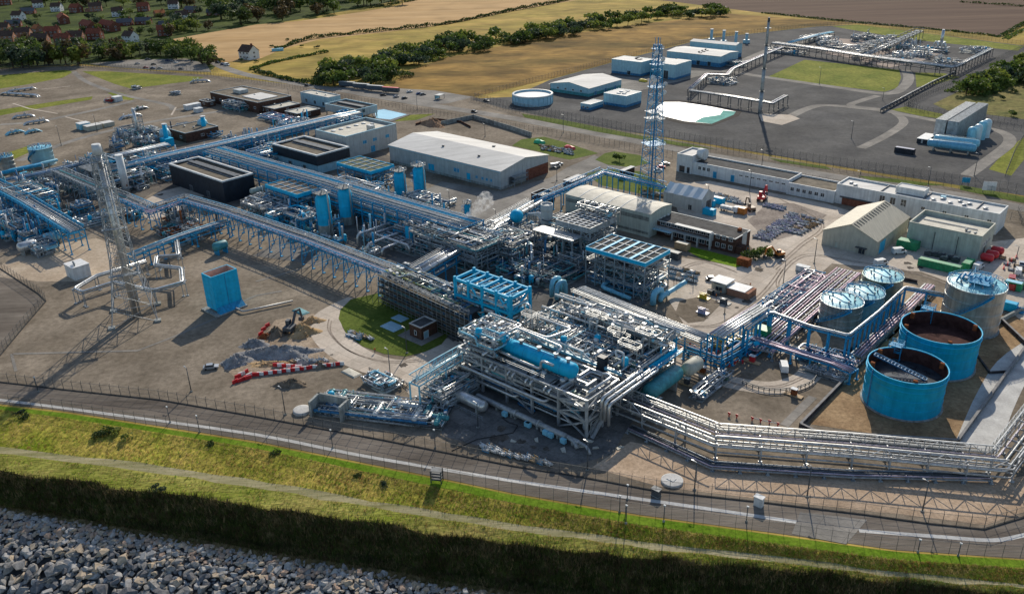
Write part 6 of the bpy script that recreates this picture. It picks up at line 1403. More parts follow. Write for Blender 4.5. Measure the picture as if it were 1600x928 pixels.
# ---- annex pipe racks and the compressor yard
rack('pipe_rack', 'annex rack of grey pipes running from the pond side to the vent pole', [(1078, 142), (1140, 151), (1206, 162), (1228, 150)], 5.5, 3.0, [(-1, .3, clad, .1), (0, .2, purple, .1), (1, .3, clad, .1)], darksteel, 8)
rack('pipe_rack', 'annex rack rising from the pond to the compressor halls', [(1078, 140), (1104, 117), (1136, 118), (1145, 108), (1190, 88), (1224, 74)], 5.0, 3.2, [(-1, .35, clad, .1), (0, .25, clad, .1), (1, .3, purple, .1)], darksteel, 8)
rack('pipe_rack', 'long annex rack behind the green field', [(1208, 68), (1280, 77), (1350, 88), (1420, 97), (1490, 106)], 6.0, 7.0, spread(7, 6.4, (.25, .35, .45), [clad, cladold, purple], .1, 31), darksteel, 10, tiers=(0, -2.2))
rack('pipe_rack', 'annex rack climbing to the far hedge, with silver pipes', [(1352, 86), (1395, 67), (1436, 49)], 6.0, 8.0, spread(6, 7, (.3, .45), [clad, steel, darksteel], .1, 32), darksteel, 10, tiers=(0, 2.5))
rack('pipe_rack', 'annex rack at the right end turning up beside the fence', [(1490, 106), (1520, 91), (1548, 77)], 5.5, 4.0, [(-1.2, .35, clad, .1), (0, .3, clad, .1), (1.2, .3, cladold, .1)], darksteel, 8)
rack('pipe_track', 'dark low pipe stepping down beside the annex lawn to its valve box', [(1378, 172), (1420, 149), (1460, 128), (1492, 114)], 1.6, 1.6, [(0, .45, darksteel, .1), (.8, .3, cladold, .1)], darksteel, 6)
rack('pipe_rack', 'annex rack from the left edge of the yard to the far silver skids', [(1232, 68), (1275, 56), (1300, 51)], 4.0, 6.0, spread(5, 5, (.3, .4), [clad, bluepale], .1, 33), darksteel, 9)
LOOP = MB(); LOOP.pipe([(0, 0, 0), (0, 0, 5.5), (1.2, 0, 7.5), (2.8, 0, 5.5), (2.8, 0, 0)], .75, 9)
for k, (px, py, lu, lv, n) in enumerate(((1345, 84, 34, 16, 30), (1385, 80, 26, 30, 40), (1300, 68, 30, 14, 26), (1420, 100, 24, 22, 30), (1448, 92, 20, 22, 26), (1475, 84, 22, 14, 20), (1500, 104, 20, 14, 18), (1250, 88, 30, 14, 26), (1160, 106, 22, 10, 24), (1140, 135, 18, 14, 26), (1385, 66, 30, 16, 24), (1535, 86, 18, 20, 18))):
    t = skid('silver compressor-yard skid', px, py, lu, lv, 3.8, n, 400 + k * 7, [clad, cladold, galv, steel], 16, auto=True, group='compressor-yard pipe skids', kinds='vpdce')
    if k in (1, 3, 4, 5): [t.part('silencer_loop', LOOP if isinstance(LOOP, bpy.types.Mesh) else LOOP.mesh('silencer_loop', clad), None, loc=(-4 - 7 * i, 5 + 4 * i, 0)) for i in range(2)]
P = G(1470, 72); t = T('silencer_stack', 'tall silver silencer stack at the back of the compressor yard', 'chimney', P, A); t.part('shaft', MB().tube((0, 0, 0), (0, 0, 13), 1.4, 1.1, 12), clad); t.part('base_block', MB().box(-3, -2, 0, 3, 2, 3.5), clad)
# left yard: silver pipe crossings that dive into the ground
for k, (a, b) in enumerate((((2, 148), (62, 152)), ((10, 146), (58, 139)), ((18, 186), (56, 182)), ((36, 196), (78, 190)), ((186, 188), (222, 180)), ((206, 175), (232, 169)), ((296, 130), (330, 128)), ((8, 212), (40, 206)), ((38, 210), (66, 205)))):
    p, q = G(*a), G(*b); L = (q - p).length; t = T('buried_pipe_crossing', 'pair of silver pipes surfacing from gravel', 'pipe', p, math.atan2(q.y - p.y, q.x - p.x), 'pipe crossings in the left yard', True)
    for s in (-.9, .9): t.part('pipe', MB().pipe([(0, s, -.6), (2.2, s, 1.4), (L - 2.6, s, 1.4), (L, s, -.6)], .5, 9), clad if k < 7 else bluepale)
    for i in range(4): t.part('support', MB().box(L * (i + 1) / 5 - .3, -1.4, 0, L * (i + 1) / 5 + .3, 1.4, 1.0), concretewall)
    equip(t, 3, -1, L - 3, 1, 1.2, 4, 500 + k, 'v')
skid('red and dark pump set in the far left yard', 172, 161, 10, 5, 1.8, 12, 551, [red, darksteel, rust], 6, kinds='vp'); skid('silver pig trap among the far left gravel strips', 212, 141, 6, 5, 2.4, 12, 556, [clad, darksteel], 6)
skid('dark valve set by the path in the left yard', 275, 150, 9, 5, 1.6, 12, 561, [darksteel, steel], 6); skid('dark pipework cage in front of the brown office', 375, 177, 20, 8, 4, 40, 566, mix3, 14, fr=(4,))
# steam
mb = MB()
for i in range(7):
    k = i / 6; p = Vector((-1.2 + 9 * k, 3.5 * k, 9.5 + 7.5 * k)); r = .9 + 2.6 * k
    mb.lathe([(.02, -r)] + [(r * math.sin(a * math.pi / 6), -r * math.cos(a * math.pi / 6)) for a in range(1, 6)] + [(.02, r)], 10, p)
sm_ = bpy.data.materials.new('steam'); sm_.use_nodes = True; N = sm_.node_tree.nodes; N.remove(N['Principled BSDF'])
v = N.new('ShaderNodeVolumePrincipled'); v.inputs['Color'].default_value = (.95, .96, .98, 1); v.inputs['Anisotropy'].default_value = .3
g = N.new('ShaderNodeNewGeometry'); nz = N.new('ShaderNodeTexNoise'); nz.inputs['Scale'].default_value = .55; nz.inputs['Detail'].default_value = 5; sm_.node_tree.links.new(g.outputs['Position'], nz.inputs['Vector'])
mr = N.new('ShaderNodeMapRange'); mr.inputs[1].default_value = .47; mr.inputs[2].default_value = .7; mr.inputs[3].default_value = 0; mr.inputs[4].default_value = .55; sm_.node_tree.links.new(nz.outputs['Fac'], mr.inputs[0]); sm_.node_tree.links.new(mr.outputs[0], v.inputs['Density']); sm_.node_tree.links.new(v.outputs[0], N['Material Output'].inputs['Volume'])
o = link('steam', mb.mesh('steam', sm_), None, G(729, 385)); o['kind'] = 'stuff'
# more of the crowded far left
skid('tall dark process frame right behind the flare tower, below the upper rack', 168, 292, 26, 12, 8.2, 90, 701, mix3 + [bluesteel], 20, fr=(4.5, 8.5), cat='process module')
skid('dark process frame at the very left below the blue lattice rack', 24, 378, 20, 12, 6, 70, 711, mix2 + mix3, 16, fr=(4.5,), sm=bluesteel, cat='process module')
skid('crowded pipework between upper blue rack and the flare, white bends', 240, 270, 30, 10, 6, 80, 721, mix1 + mix2, 22, fr=(4,), cat='process module')
skid('open yard of blue pipes under the dense blue rack beside the navy shed', 410, 262, 16, 14, 6, 60, 731, mix2, 14)
skid('process frame in front of the silver drums at far left', 60, 404, 12, 8, 4, 40, 741, mix1 + [bluedark], 12, fr=(2.2,), cat='process module')
t = T('grid_platform', 'grid-topped steel platform on splayed legs behind the flare tower', 'platform', G(150, 300), A); frame(t, 12, 8, (5, 9.5), 6, 4, steel, .3); t.part('grid_deck', MB().box(-12.5, -.5, 9.8, .5, 8.5, 10), grate)
for i in range(9): t.part('grid_beam', MB().beam((-12 + i * 1.5, -.4, 10.1), (-12 + i * 1.5, 8.4, 10.1), .2, .2), galv)
t = T('bund_wall', 'white L-shaped wall beside the grey tank at the left edge', 'wall', G(27, 288), A); t.part('wall_length', MB().box(-.2, 0, 0, .2, 34, 2.6), offwhite); t.part('wall_length', MB().box(.2, 0, 0, 9, .4, 2.6), offwhite)
def fill(poly, n, desc, ms, sm, seed, group):
    q = random.Random(seed); xs_, ys_ = [p[0] for p in poly], [p[1] for p in poly]; k = 0
    while k < n:
        x, y = q.uniform(min(xs_), max(xs_)), q.uniform(min(ys_), max(ys_))
        if not inpoly(x, y, poly): continue
        k += 1; h = q.uniform(2, 4.5); skid(desc, x, y, q.uniform(4, 10), q.uniform(4, 8), h, q.randint(9, 16), seed + k * 11, ms, q.randint(4, 8), auto=True, group=group, sm=sm, fr=(q.uniform(2.6, 5.5),) if q.random() < .5 else None, posts=q.randint(2, 5))
def inpoly(x, y, poly):
    c = False; j = len(poly) - 1
    for i in range(len(poly)):
        (xi, yi), (xj, yj) = poly[i], poly[j]
        if (yi > y) != (yj > y) and x < (xj - xi) * (y - yi) / (yj - yi) + xi: c = not c
        j = i
    return c
fill([(-20, 300), (60, 285), (190, 262), (330, 236), (345, 246), (270, 262), (215, 300), (150, 345), (60, 385), (-20, 395)], 56, 'small blue-grey pipe skid', mix2 + mix3, bluesteel, 2000, 'small pipe skids')
fill([(395, 335), (470, 300), (560, 300), (690, 335), (735, 365), (640, 418), (560, 402), (470, 385)], 40, 'small grey pipe skid', mix1 + mix2, bluesteel, 3000, 'small pipe skids')
fill([(350, 235), (430, 212), (500, 198), (545, 194), (440, 222), (425, 250), (380, 250)], 20, 'small blue pipe skid', mix2, bluesteel, 4000, 'small pipe skids')
fill([(760, 380), (840, 345), (880, 395), (905, 440), (800, 462)], 18, 'small dark pipe skid', mix3, steel, 5000, 'small pipe skids')
fill([(1250, 62), (1360, 62), (1480, 75), (1485, 104), (1400, 104), (1290, 90)], 18, 'small silver pipe skid', [clad, galv, cladold], steel, 6000, 'compressor-yard pipe skids')
fill([(250, 350), (350, 345), (345, 372), (270, 392)], 6, 'small rusty pipe skid', [rust, darksteel, steel], steel, 7000, 'small pipe skids')
fill([(150, 228), (225, 208), (300, 222), (200, 250)], 8, 'small dull pipe skid', mix3, steel, 8000, 'small pipe skids')
# ================================================================ VEGETATION
leafs = [leafmat('dark_green_leaves', (.03, .052, .012), (.07, .105, .02)), leafmat('mid_green_leaves', (.06, .10, .015), (.12, .17, .03)), leafmat('yellow_green_leaves', (.11, .15, .02), (.20, .23, .04)), leafmat('blue_green_leaves', (.03, .05, .025), (.06, .09, .05)), leafmat('bronze_leaves', (.06, .045, .018), (.11, .08, .03))]
bark = mat('brown_bark', (.07, .05, .035), .9, 0, .3, 1)
def clump_np(q, pts, size):
    """Small random leaf faces about the given points."""
    n = len(pts); a = q.normal(size=(n, 3)); a /= np.linalg.norm(a, axis=1)[:, None]; b = q.normal(size=(n, 3)); b -= a * (a * b).sum(1)[:, None]; b /= np.linalg.norm(b, axis=1)[:, None]
    s = size * q.uniform(.6, 1.3, (n, 1)); c = np.cross(a, b) * .25 * s
    return np.stack([pts - a * s * .5 - b * s * .4, pts + a * s * .6 - b * s * .35 + c, pts + a * s * .45 + b * s * .45, pts - a * s * .55 + b * s * .4 - c], 1).reshape(-1, 3), n
def leafmesh(name, vs, n, m):
    me = bpy.data.meshes.new(name); me.from_pydata([tuple(v) for v in vs], [], [(4 * i, 4 * i + 1, 4 * i + 2, 4 * i + 3) for i in range(n)]); me.materials.append(m); return me
def crown_mesh(seed, m, h, w, n=420, size=.9, lobes=7):
    q = np.random.default_rng(seed); L = [(q.normal(0, .3, 3) * (w, w, h * .30) + (0, 0, h * .62), q.uniform(.22, .42)) for _ in range(lobes)]
    pts = []
    for i in range(n):
        c, r = L[q.integers(lobes)]; d = q.normal(size=3); d /= np.linalg.norm(d); k = r * q.uniform(.55, 1.08)
        pts.append(c + d * (w * k, w * k, h * k * .85))
    pts = np.array(pts); pts[:, 2] = np.maximum(pts[:, 2], h * .14)
    return leafmesh('crown', *clump_np(q, pts, size), m)
def trunk_mesh(h):
    mb = MB(); mb.tube((0, 0, -.2), (.1, .05, h * .5), h * .035, h * .02, 6)
    for a in (0.3, 2.3, 4.4): mb.tube((.05, .02, h * .3), (h * .2 * math.cos(a), h * .2 * math.sin(a), h * .62), h * .016, h * .006, 5)
    return mb.mesh('trunk', bark)
CROWNS = [crown_mesh(10 + i, leafs[i % 5], 10, 7.5, 420, 1.0, 6 + i % 4) for i in range(10)]; TRUNK = trunk_mesh(10)
BUSHES = [crown_mesh(40 + i, leafs[(1, 0, 2, 3)[i % 4]], 4, 5, 260, .65, 6) for i in range(6)]; STEM = trunk_mesh(4)
TDESC = ['dark broad tree', 'mid-green rounded tree', 'yellow-green tree', 'blue-green tree', 'bronze-tinged tree']
def tree(px, py, s, k=None, group='trees of the village', bush=False, z=0.0):
    k = rnd.randrange(len(BUSHES if bush else CROWNS)) if k is None else k; P = G(px, py, z)
    o = bpy.data.objects.new('bush' if bush else 'tree', None); COL.objects.link(o); o.location = P; o.rotation_euler = (0, 0, rnd.uniform(0, 6.28)); o.scale = (s * rnd.uniform(.9, 1.15), s * rnd.uniform(.9, 1.15), s)
    lab = (('mid-green bush', 'dark green bush', 'yellow-green bush', 'blue-green bush')[k % 4]) if bush else TDESC[k % 5]
    o['label'] = lab; o['category'] = 'bush' if bush else 'tree'; o['group'] = group; AUTO.append((o, lab, P))
    link('crown' if not bush else 'foliage', (BUSHES if bush else CROWNS)[k], o); link('trunk' if not bush else 'stem', STEM if bush else TRUNK, o)
def scatter(poly, n, smin, smax, **kw):
    xs_, ys_ = [p[0] for p in poly], [p[1] for p in poly]; m = 0
    while m < n:
        x, y = rnd.uniform(min(xs_), max(xs_)), rnd.uniform(min(ys_), max(ys_))
        if inpoly(x, y, poly): tree(x, y, rnd.uniform(smin, smax), **kw); m += 1
scatter([(-20, 108), (0, 90), (60, 86), (132, 92), (135, 102), (60, 108)], 26, 1.3, 2.0, group='trees along the front of the village')
scatter([(138, 98), (150, 86), (240, 76), (330, 84), (330, 104), (300, 100), (245, 90), (190, 96)], 42, .8, 1.4, group='trees behind the car park')
scatter([(330, 50), (340, 8), (470, -6), (645, -6), (640, 8), (560, 18), (470, 30), (420, 36)], 66, 1.3, 2.2, group='trees of the wood beside the stubble field')
scatter([(250, 62), (270, 40), (330, 36), (330, 50)], 18, .8, 1.3, group='trees of the village')
scatter([(-20, 20), (-20, -6), (340, -6), (330, 16), (200, 14), (60, 16)], 50, 1.0, 1.7, group='trees at the top of the village')
scatter([(-10, 82), (0, 25), (330, 22), (262, 60), (235, 72), (130, 84)], 56, .5, 1.0, group='trees between the village houses')
for x, y, s in ((402, 80, .5), (425, 74, .55), (376, 96, .6), (400, 98, .6), (450, 64, .6), (472, 74, .6), (495, 76, .7), (548, 55, .5), (484, 60, .5)): tree(x, y, s, bush=True, group='bushes around the white house')
scatter([(500, 132), (512, 112), (560, 104), (600, 106), (632, 118), (628, 134), (590, 134), (540, 136)], 30, 1.8, 3.0, bush=True, group='gorse bushes on the dry hillside')
scatter([(585, 100), (620, 84), (690, 88), (668, 104), (620, 104)], 24, 1.6, 2.6, bush=True, group='gorse bushes on the dry hillside')
scatter([(640, 92), (700, 66), (830, 55), (960, 28), (1040, 18), (1140, 15), (1145, 25), (1000, 38), (840, 68), (730, 84)], 92, 1.5, 2.8, bush=True, group='gorse bushes on the dry hillside')
scatter([(1500, 150), (1530, 132), (1600, 100), (1660, 80), (1660, 125), (1600, 135), (1540, 147)], 52, 1.5, 2.6, bush=True, group='bushes on the heath beside the annex')
for x, y, s in ((1554, 148, .6), (1585, 146, .7), (1565, 156, .7), (1580, 182, .9), (1520, 146, .9)): tree(x, y, s, bush=True, group='bushes on the heath beside the annex')
for x, y, s, k in ((1172, 404, .9, 1), (1184, 402, 1.0, 0), (1193, 398, .8, 2), (1198, 402, .7, 0)): tree(x, y, s, k, bush=True, group='bushes at the end of the brick office')
for x, y, s in ((165, 681, .55), (180, 678, .5), (150, 684, .4), (196, 690, .45), (430, 712, .35), (330, 698, .35), (560, 745, .3), (240, 764, .3), (250, 768, .35), (600, 760, .3), (40, 655, .4), (30, 648, .35)): tree(x, y, s, rnd.randrange(4), bush=True, group='low shrubs on the grass bank', z=-.8 if y < 764 or x > 300 else -1.5)
tree(968, 252, 1.0, 0, bush=True, group='bushes by the mast')
def hedge(label, pts, w, h, dens=5.0, m=0, gaps=0.0):
    P = smooth([G(x, y) for x, y in pts], 3); q = np.random.default_rng(len(pts) * 7 + int(pts[0][0])); vs = []
    for a, b in zip(P[:-1], P[1:]):
        L = (b - a).length; n = int(L * dens); d = (b - a).normalized(); s = Vector((-d.y, d.x, 0))
        for i in range(n):
            t_ = q.random(); p = a.lerp(b, t_); hh = h * (.75 + .35 * math.sin(p.x * .21) * math.sin(p.y * .13))
            if gaps and math.sin(p.x * .17 + p.y * .11) < gaps - 1: continue
            th = q.uniform(0, math.pi); p = p + s * (w / 2 * math.cos(th) * q.uniform(.7, 1.05)) + Vector((0, 0, hh * abs(math.sin(th)) ** .6 * q.uniform(.5, 1.05))); vs.append(tuple(p))
    me = leafmesh('hedge', *clump_np(q, np.array(vs), 1.1), leafs[m]); one('hedge', label, 'hedge', me, (0, 0, 0))
hedge('thin dark hedge between the stubble field and dry pasture', [(430, 80), (485, 62), (560, 53), (640, 45), (700, 38), (800, 18), (870, 5), (905, -4)], 3.4, 4.2, 9, 0)
hedge('clipped hedge behind the white house running to the pasture', [(392, 110), (430, 98), (512, 82)], 4, 3, 9, 1)
hedge('thick dark hedge along the access road above the trailers', [(400, 112), (440, 123), (475, 130), (508, 135)], 4.5, 3.6, 10, 0)
hedge('low hedge at the foot of the ploughed field', [(1190, 21), (1335, 36), (1440, 45), (1537, 55), (1562, 59)], 4, 2, 5, 0)
hedge('hedge up the right side of the ploughed field', [(1562, 58), (1600, 38), (1660, 8)], 5, 2.4, 5, 0); hedge('hedge across the top right fields', [(1500, 4), (1600, 11), (1700, 18)], 5, 2.5, 4, 0); hedge('hedge beside the narrow stubble strip at right edge', [(1570, 62), (1612, 42), (1680, 15)], 5, 2, 4, 1)
hedge('hedge down the village side of the stubble field', [(262, 63), (300, 80), (348, 98)], 5, 3.5, 8, 0); hedge('sparse hedge across the top of the stubble field', [(575, 14), (640, 3), (680, -6)], 4, 3, 6, 0, .3)

hedge('thick band of gorse along the foot of the dry pasture', [(640, 88), (700, 72), (760, 70), (830, 60), (960, 34), (1040, 24), (1140, 20)], 13, 4.5, 14, 1); hedge('broad dark gorse thicket above the trailer row', [(505, 126), (540, 118), (590, 116), (628, 124)], 24, 5, 26, 0)
hedge('gorse thicket stepping up the hillside above the trailers', [(590, 100), (630, 92), (690, 94)], 22, 5, 24, 2); hedge('dense thicket of bushes on the heath beside the annex', [(1508, 148), (1550, 132), (1600, 112), (1660, 90)], 26, 5, 26, 1)
# ---- village houses
tile_r = mat('red_clay_tiles', (.24, .075, .045), .85, 0, .3, .8, fine=.2); tile_b = mat('brown_roof_tiles', (.10, .065, .05), .85, 0, .3, .8, fine=.2); tile_g = mat('grey_slates', (.10, .10, .105), .8, 0, .25, .8); tile_o = mat('orange_pantiles', (.42, .15, .06), .85, 0, .2, .8)
pink = mat('salmon_brick', (.33, .17, .11), .9, 0, .2, .8)
def make_house(seed, wm, rm, Lx, Ly, h, rise, wing=False):
    t = T('house', 'house', 'house', (0, 0, 0), 0.0)
    walls(t, -Lx / 2, -Ly / 2, Lx / 2, Ly / 2, 0, h, wm); gable_end(t, -Lx / 2, -Ly / 2, Lx / 2, Ly / 2, h, rise, wm); gable_roof(t, -Lx / 2, -Ly / 2, Lx / 2, Ly / 2, h, rise, rm)
    for i in range(3):
        for z in ((.9, 3.4) if h > 4 else (.9,)): opening(t, 'f', -Lx * .32 + i * Lx * .32, z, 1.5, 1.2, y=-Ly / 2)
    for z in ((.9, 3.4) if h > 4 else (.9,)): opening(t, 'r', 0, z, 1.5, 1.2, x=Lx / 2)
    opening(t, 'f', Lx * .17, .05, 1, 2.1, darksteel, white, 'door', y=-Ly / 2)
    t.part('chimney', MB().box(Lx * .3, -.5, h + rise * .5, Lx * .3 + 1, .5, h + rise + 1.1), brickred)
    if wing: walls(t, -Lx / 2 - 4, -Ly / 2, -Lx / 2 - .05, Ly / 4, 0, h * .55, wm, name='side_wing'); t.part('wing_roof', MB().box(-Lx / 2 - 4.2, -Ly / 2 - .2, h * .55, -Lx / 2 - .06, Ly / 4 + .2, h * .55 + .3), rm)
    return t.o
HOUSES = [(make_house(1, brickred, tile_r, 11, 8, 5.2, 3.2), 'brick house with a red tiled roof'), (make_house(2, pink, tile_b, 12, 8, 5.2, 3.4, True), 'salmon brick house with a brown roof'), (make_house(3, white, tile_b, 10, 8, 5.0, 3.4), 'white house with a brown roof'), (make_house(4, brickred, tile_g, 13, 8, 2.9, 3.0), 'brick bungalow with a slate roof'), (make_house(5, brickred, tile_r, 26, 8.5, 5.2, 3.2), 'long terrace with a red tiled roof'), (make_house(6, pink, tile_o, 9, 7, 3.2, 2.6), 'small house with an orange roof')]
used = set()
def copy_thing(o, loc, rz, label, group, scale=1.0):
    c = o.copy(); COL.objects.link(c); c.location = loc; c.rotation_euler = (0, 0, rz); c.scale = (scale,) * 3; c['label'] = label; c['group'] = group
    for ch in o.children:
        d = ch.copy(); COL.objects.link(d); d.parent = c
        for g_ in ch.children: e = g_.copy(); COL.objects.link(e); e.parent = d
    return c
for px, py, k, a in ((10, 8, 0, 20), (45, 22, 3, 10), (60, 12, 2, 30), (22, 42, 3, 15), (100, 36, 4, -60), (60, 50, 5, -40), (38, 60, 1, 8), (12, 66, 1, 8), (84, 58, 0, 5), (120, 66, 1, 5), (140, 48, 4, -50), (172, 48, 4, -45), (205, 66, 2, -30), (150, 62, 0, 0), (196, 40, 3, 8), (225, 38, 3, 5), (262, 44, 3, 12), (285, 32, 2, 30), (258, 56, 0, 20), (300, 20, 3, -20), (272, 14, 2, 10), (150, 18, 1, 20), (120, 20, 0, -20), (225, 18, 0, 10), (30, 32, 2, -10), (250, 26, 5, 40), (90, 18, 2, 0), (185, 26, 2, 15), (335, 24, 3, 10), (5, 52, 1, 8), (65, 70, 1, 5), (100, 70, 0, 6)):
    src, lab = HOUSES[k]; P = G(px, py)
    if k in used: o = copy_thing(src, P, R(a), lab, 'village houses', 1.25)
    else: used.add(k); o = src; o.scale = (1.25,) * 3; o.location = P; o.rotation_euler = (0, 0, R(a)); o['label'] = lab; o['group'] = 'village houses'
    AUTO.append((o, lab, P))
o = copy_thing(HOUSES[2][0], G(390, 92), R(-35), 'lone white house with dark roof between stubble field and road', 'village houses', 1.35)
one('greenhouse', 'low pale greenhouse beside the lone white house', 'greenhouse', MB().box(-5, -1.5, 0, 5, 1.5, 2.2).mesh('greenhouse', bluepale), G(434, 80), R(20))

# ================================================================ FENCES AND POLES
wire = bpy.data.materials.new('wire_mesh'); wire.use_nodes = True; N = wire.node_tree.nodes; tr = N.new('ShaderNodeBsdfTransparent'); mx = N.new('ShaderNodeMixShader'); mx.inputs[0].default_value = .17
N['Principled BSDF'].inputs['Base Color'].default_value = (.09, .09, .09, 1); wire.node_tree.links.new(tr.outputs[0], mx.inputs[1]); wire.node_tree.links.new(N['Principled BSDF'].outputs[0], mx.inputs[2]); wire.node_tree.links.new(mx.outputs[0], N['Material Output'].inputs[0])
fencepost = mat('fence_post_steel', (.11, .11, .105), .7, .2, .3, 1)
def fence(label, pts, h, step, closed=False, pm=None, kerb=False, px=True, nmax=300, w=.1, crank=True):
    P = [G(x, y) for x, y in pts] if px else pts
    t = T('security_fence', label, 'fence', P[0], 0.0); Q = [p - t.P for p in P]; pm = pm or fencepost
    mb = MB().box(-w / 2, -w / 2, -.2, w / 2, w / 2, h)
    if crank: mb.beam((0, 0, h), (0, .35, h + .4), w * .8)
    post = mb.mesh('post', pm); rest = MB(); cnt = 0; panel = {}
    for a, b in zip(Q[:-1], Q[1:]):
        L = (b - a).length; n = max(1, round(L / step)); ang = math.atan2(b.y - a.y, b.x - a.x); ss = L / n
        key = round(ss, 2)
        if key not in panel:
            m2 = MB(); m2.k = 0; m2.face((0, 0, .08), (ss, 0, .08), (ss, 0, h - .03), (0, 0, h - .03)); m2.k = 1; m2.beam((0, 0, h - .03), (ss, 0, h - .03), .06); m2.beam((0, 0, h * .5), (ss, 0, h * .5), .04); panel[key] = m2.mesh('mesh_panel', [wire, pm])
        for i in range(n):
            p = a.lerp(b, i / n)
            if cnt < nmax: t.part('post', post, None, loc=p, rot=ang); t.part('mesh_panel', panel[key], None, loc=p, rot=ang)
            else:
                q = a.lerp(b, (i + 1) / n); rest.k = 1; rest.beam(p, p + Vector((0, 0, h)), w); rest.beam(p + Vector((0, 0, h)), q + Vector((0, 0, h)), .06); rest.k = 0; rest.face(p, q, q + Vector((0, 0, h)), p + Vector((0, 0, h)))
            cnt += 1
    t.part('post', post, None, loc=Q[-1])
    if rest.f: o = t.part('far_bays', rest, [wire, pm]); o['kind'] = 'stuff'
    if kerb:
        mb = MB()
        for a, b in zip(Q[:-1], Q[1:]): mb.beam(a + Vector((0, 0, .1)), b + Vector((0, 0, .1)), .35, .3)
        t.part('kerb', mb, mat('dark_fence_kerb', (.06, .058, .055), .9, 0, .3, .6))
    return t
fence('tall inner mesh fence on a dark kerb along the seaward side', [(-60, 591), (0, 597), (100, 609), (250, 625), (400, 651), (600, 688), (800, 728), (912, 746), (1025, 767), (1200, 786), (1350, 804), (1450, 818), (1537, 827), (1600, 808), (1680, 785)], 3.0, 2.9, kerb=True)
fence('thin outer fence at the edge of the bright mown strip', [(-60, 626), (0, 632), (100, 643), (400, 690), (700, 750), (800, 771), (1000, 805), (1200, 832), (1400, 860), (1650, 875)], 3.0, 3.2, w=.07)
fence('fence turning round the dirt lane at the left edge', [(-40, 400), (0, 420), (60, 459), (72, 471), (40, 508), (0, 556), (-40, 600)], 3.0, 2.8, kerb=True)
fence('long fence between the plant and the access road', [(130, 106), (330, 120), (420, 133), (520, 152), (700, 184), (870, 212), (1000, 236), (1150, 262), (1300, 290), (1450, 318), (1620, 352)], 3.0, 3.2)
fence('front fence of the annex beyond the access road', [(736, 158), (800, 176), (880, 192), (1000, 215), (1110, 235), (1290, 264), (1450, 287), (1640, 318)], 3.2, 3.2)
fence('second front fence of the annex, a few metres farther in', [(742, 154), (808, 169), (880, 183), (1000, 205), (1110, 224), (1290, 254), (1450, 277), (1640, 306)], 3.2, 3.2)
fence('rear fence of the annex under the brown hillside', [(742, 153), (852, 124), (962, 95), (1095, 62), (1270, 42), (1337, 39), (1440, 50), (1600, 71), (1700, 84)], 3.2, 3.6)
fence('fence cutting diagonally from the heath to the annex corner', [(1640, 58), (1540, 103), (1470, 136), (1420, 158), (1418, 166), (1440, 175), (1530, 186), (1640, 202)], 3.2, 3.2)
fence('inner diagonal fence on the annex side of the grey lane', [(1600, 92), (1530, 122), (1450, 150), (1412, 170), (1450, 182), (1530, 194), (1640, 212)], 3.2, 3.6)
fence('fence across the top of the left yard below the village trees', [(-60, 118), (0, 112), (130, 104), (200, 110), (330, 118)], 3.0, 3.4)
fence('second fence behind the left yard along the car park', [(-60, 112), (0, 107), (130, 100), (200, 106), (340, 112)], 3.0, 3.6)
fence('side fence of the annex down to its corner by the vessels', [(1600, 215), (1585, 240), (1570, 278)], 3.2, 3.2)
fence('short fence by the round corner below the parapet shed', [(1590, 330), (1596, 350), (1640, 362)], 2.4, 3)
def railing(label, pts, h=1.1, m=None, name='low_barrier', cat='barrier'):
    P = [G(x, y) for x, y in pts]; P = smooth(P, 3) if len(P) > 2 else P; t = T(name, label, cat, P[0], 0.0); Q = [p - t.P for p in P]; m = m or darksteel
    for z in (h, h * .55):
        mb = MB()
        for a, b in zip(Q[:-1], Q[1:]): mb.beam(a + Vector((0, 0, z)), b + Vector((0, 0, z)), .14, .2)
        t.part('rail', mb, m)
    me = MB().box(-.09, -.09, 0, .09, .09, h).mesh('post', m)
    for a, b in zip(Q[:-1], Q[1:]):
        n = max(1, round((b - a).length / 2.5))
        for i in range(n): t.part('post', me, None, loc=a.lerp(b, i / n))
    t.part('post', me, None, loc=Q[-1])
railing('dark barrier on the seaward curve of the oval road', [(1160, 600), (1185, 609), (1210, 613), (1234, 611)]); railing('dark barrier round the eastern tip of the oval road', [(1246, 609), (1264, 602), (1276, 590), (1277, 572)]); railing('dark barrier at the top bend of the oval road', [(1238, 546), (1254, 552), (1268, 562)])
railing('dark barrier beside the circular road left of the teardrop bed', [(577, 579), (594, 587)]); railing('dark barrier between circular road and teardrop bed', [(610, 590), (625, 596), (640, 606)])
def wall_line(label, pts, h, w, m, name='bund_wall', cat='wall', cap=None):
    P = [G(x, y) for x, y in pts]; t = T(name, label, cat, P[0], 0.0)
    for a, b in zip(P[:-1], P[1:]):
        d = (b - a).normalized() * (w / 2 - .01); mb = MB(); mb.beam(a - t.P - d + Vector((0, 0, h / 2)), b - t.P + d * .9 + Vector((0, 0, h / 2)), w, h); t.part('wall_length', mb, m)
        if cap: mb = MB(); mb.beam(a - t.P + Vector((0, 0, h + .06)), b - t.P + Vector((0, 0, h + .06)), w + .12, .12); t.part('coping', mb, cap)
bw = mat('dark_bund_concrete', (.085, .075, .075), .9, 0, .4, .5, streak=.3)
wall_line('dark bund wall round the two open-topped blue tanks', [(1392, 522), (1250, 668), (1275, 680), (1495, 694), (1604, 542), (1560, 500)], 1.3, .5, bw, cap=mat('grey_coping', (.26, .25, .24), .9))
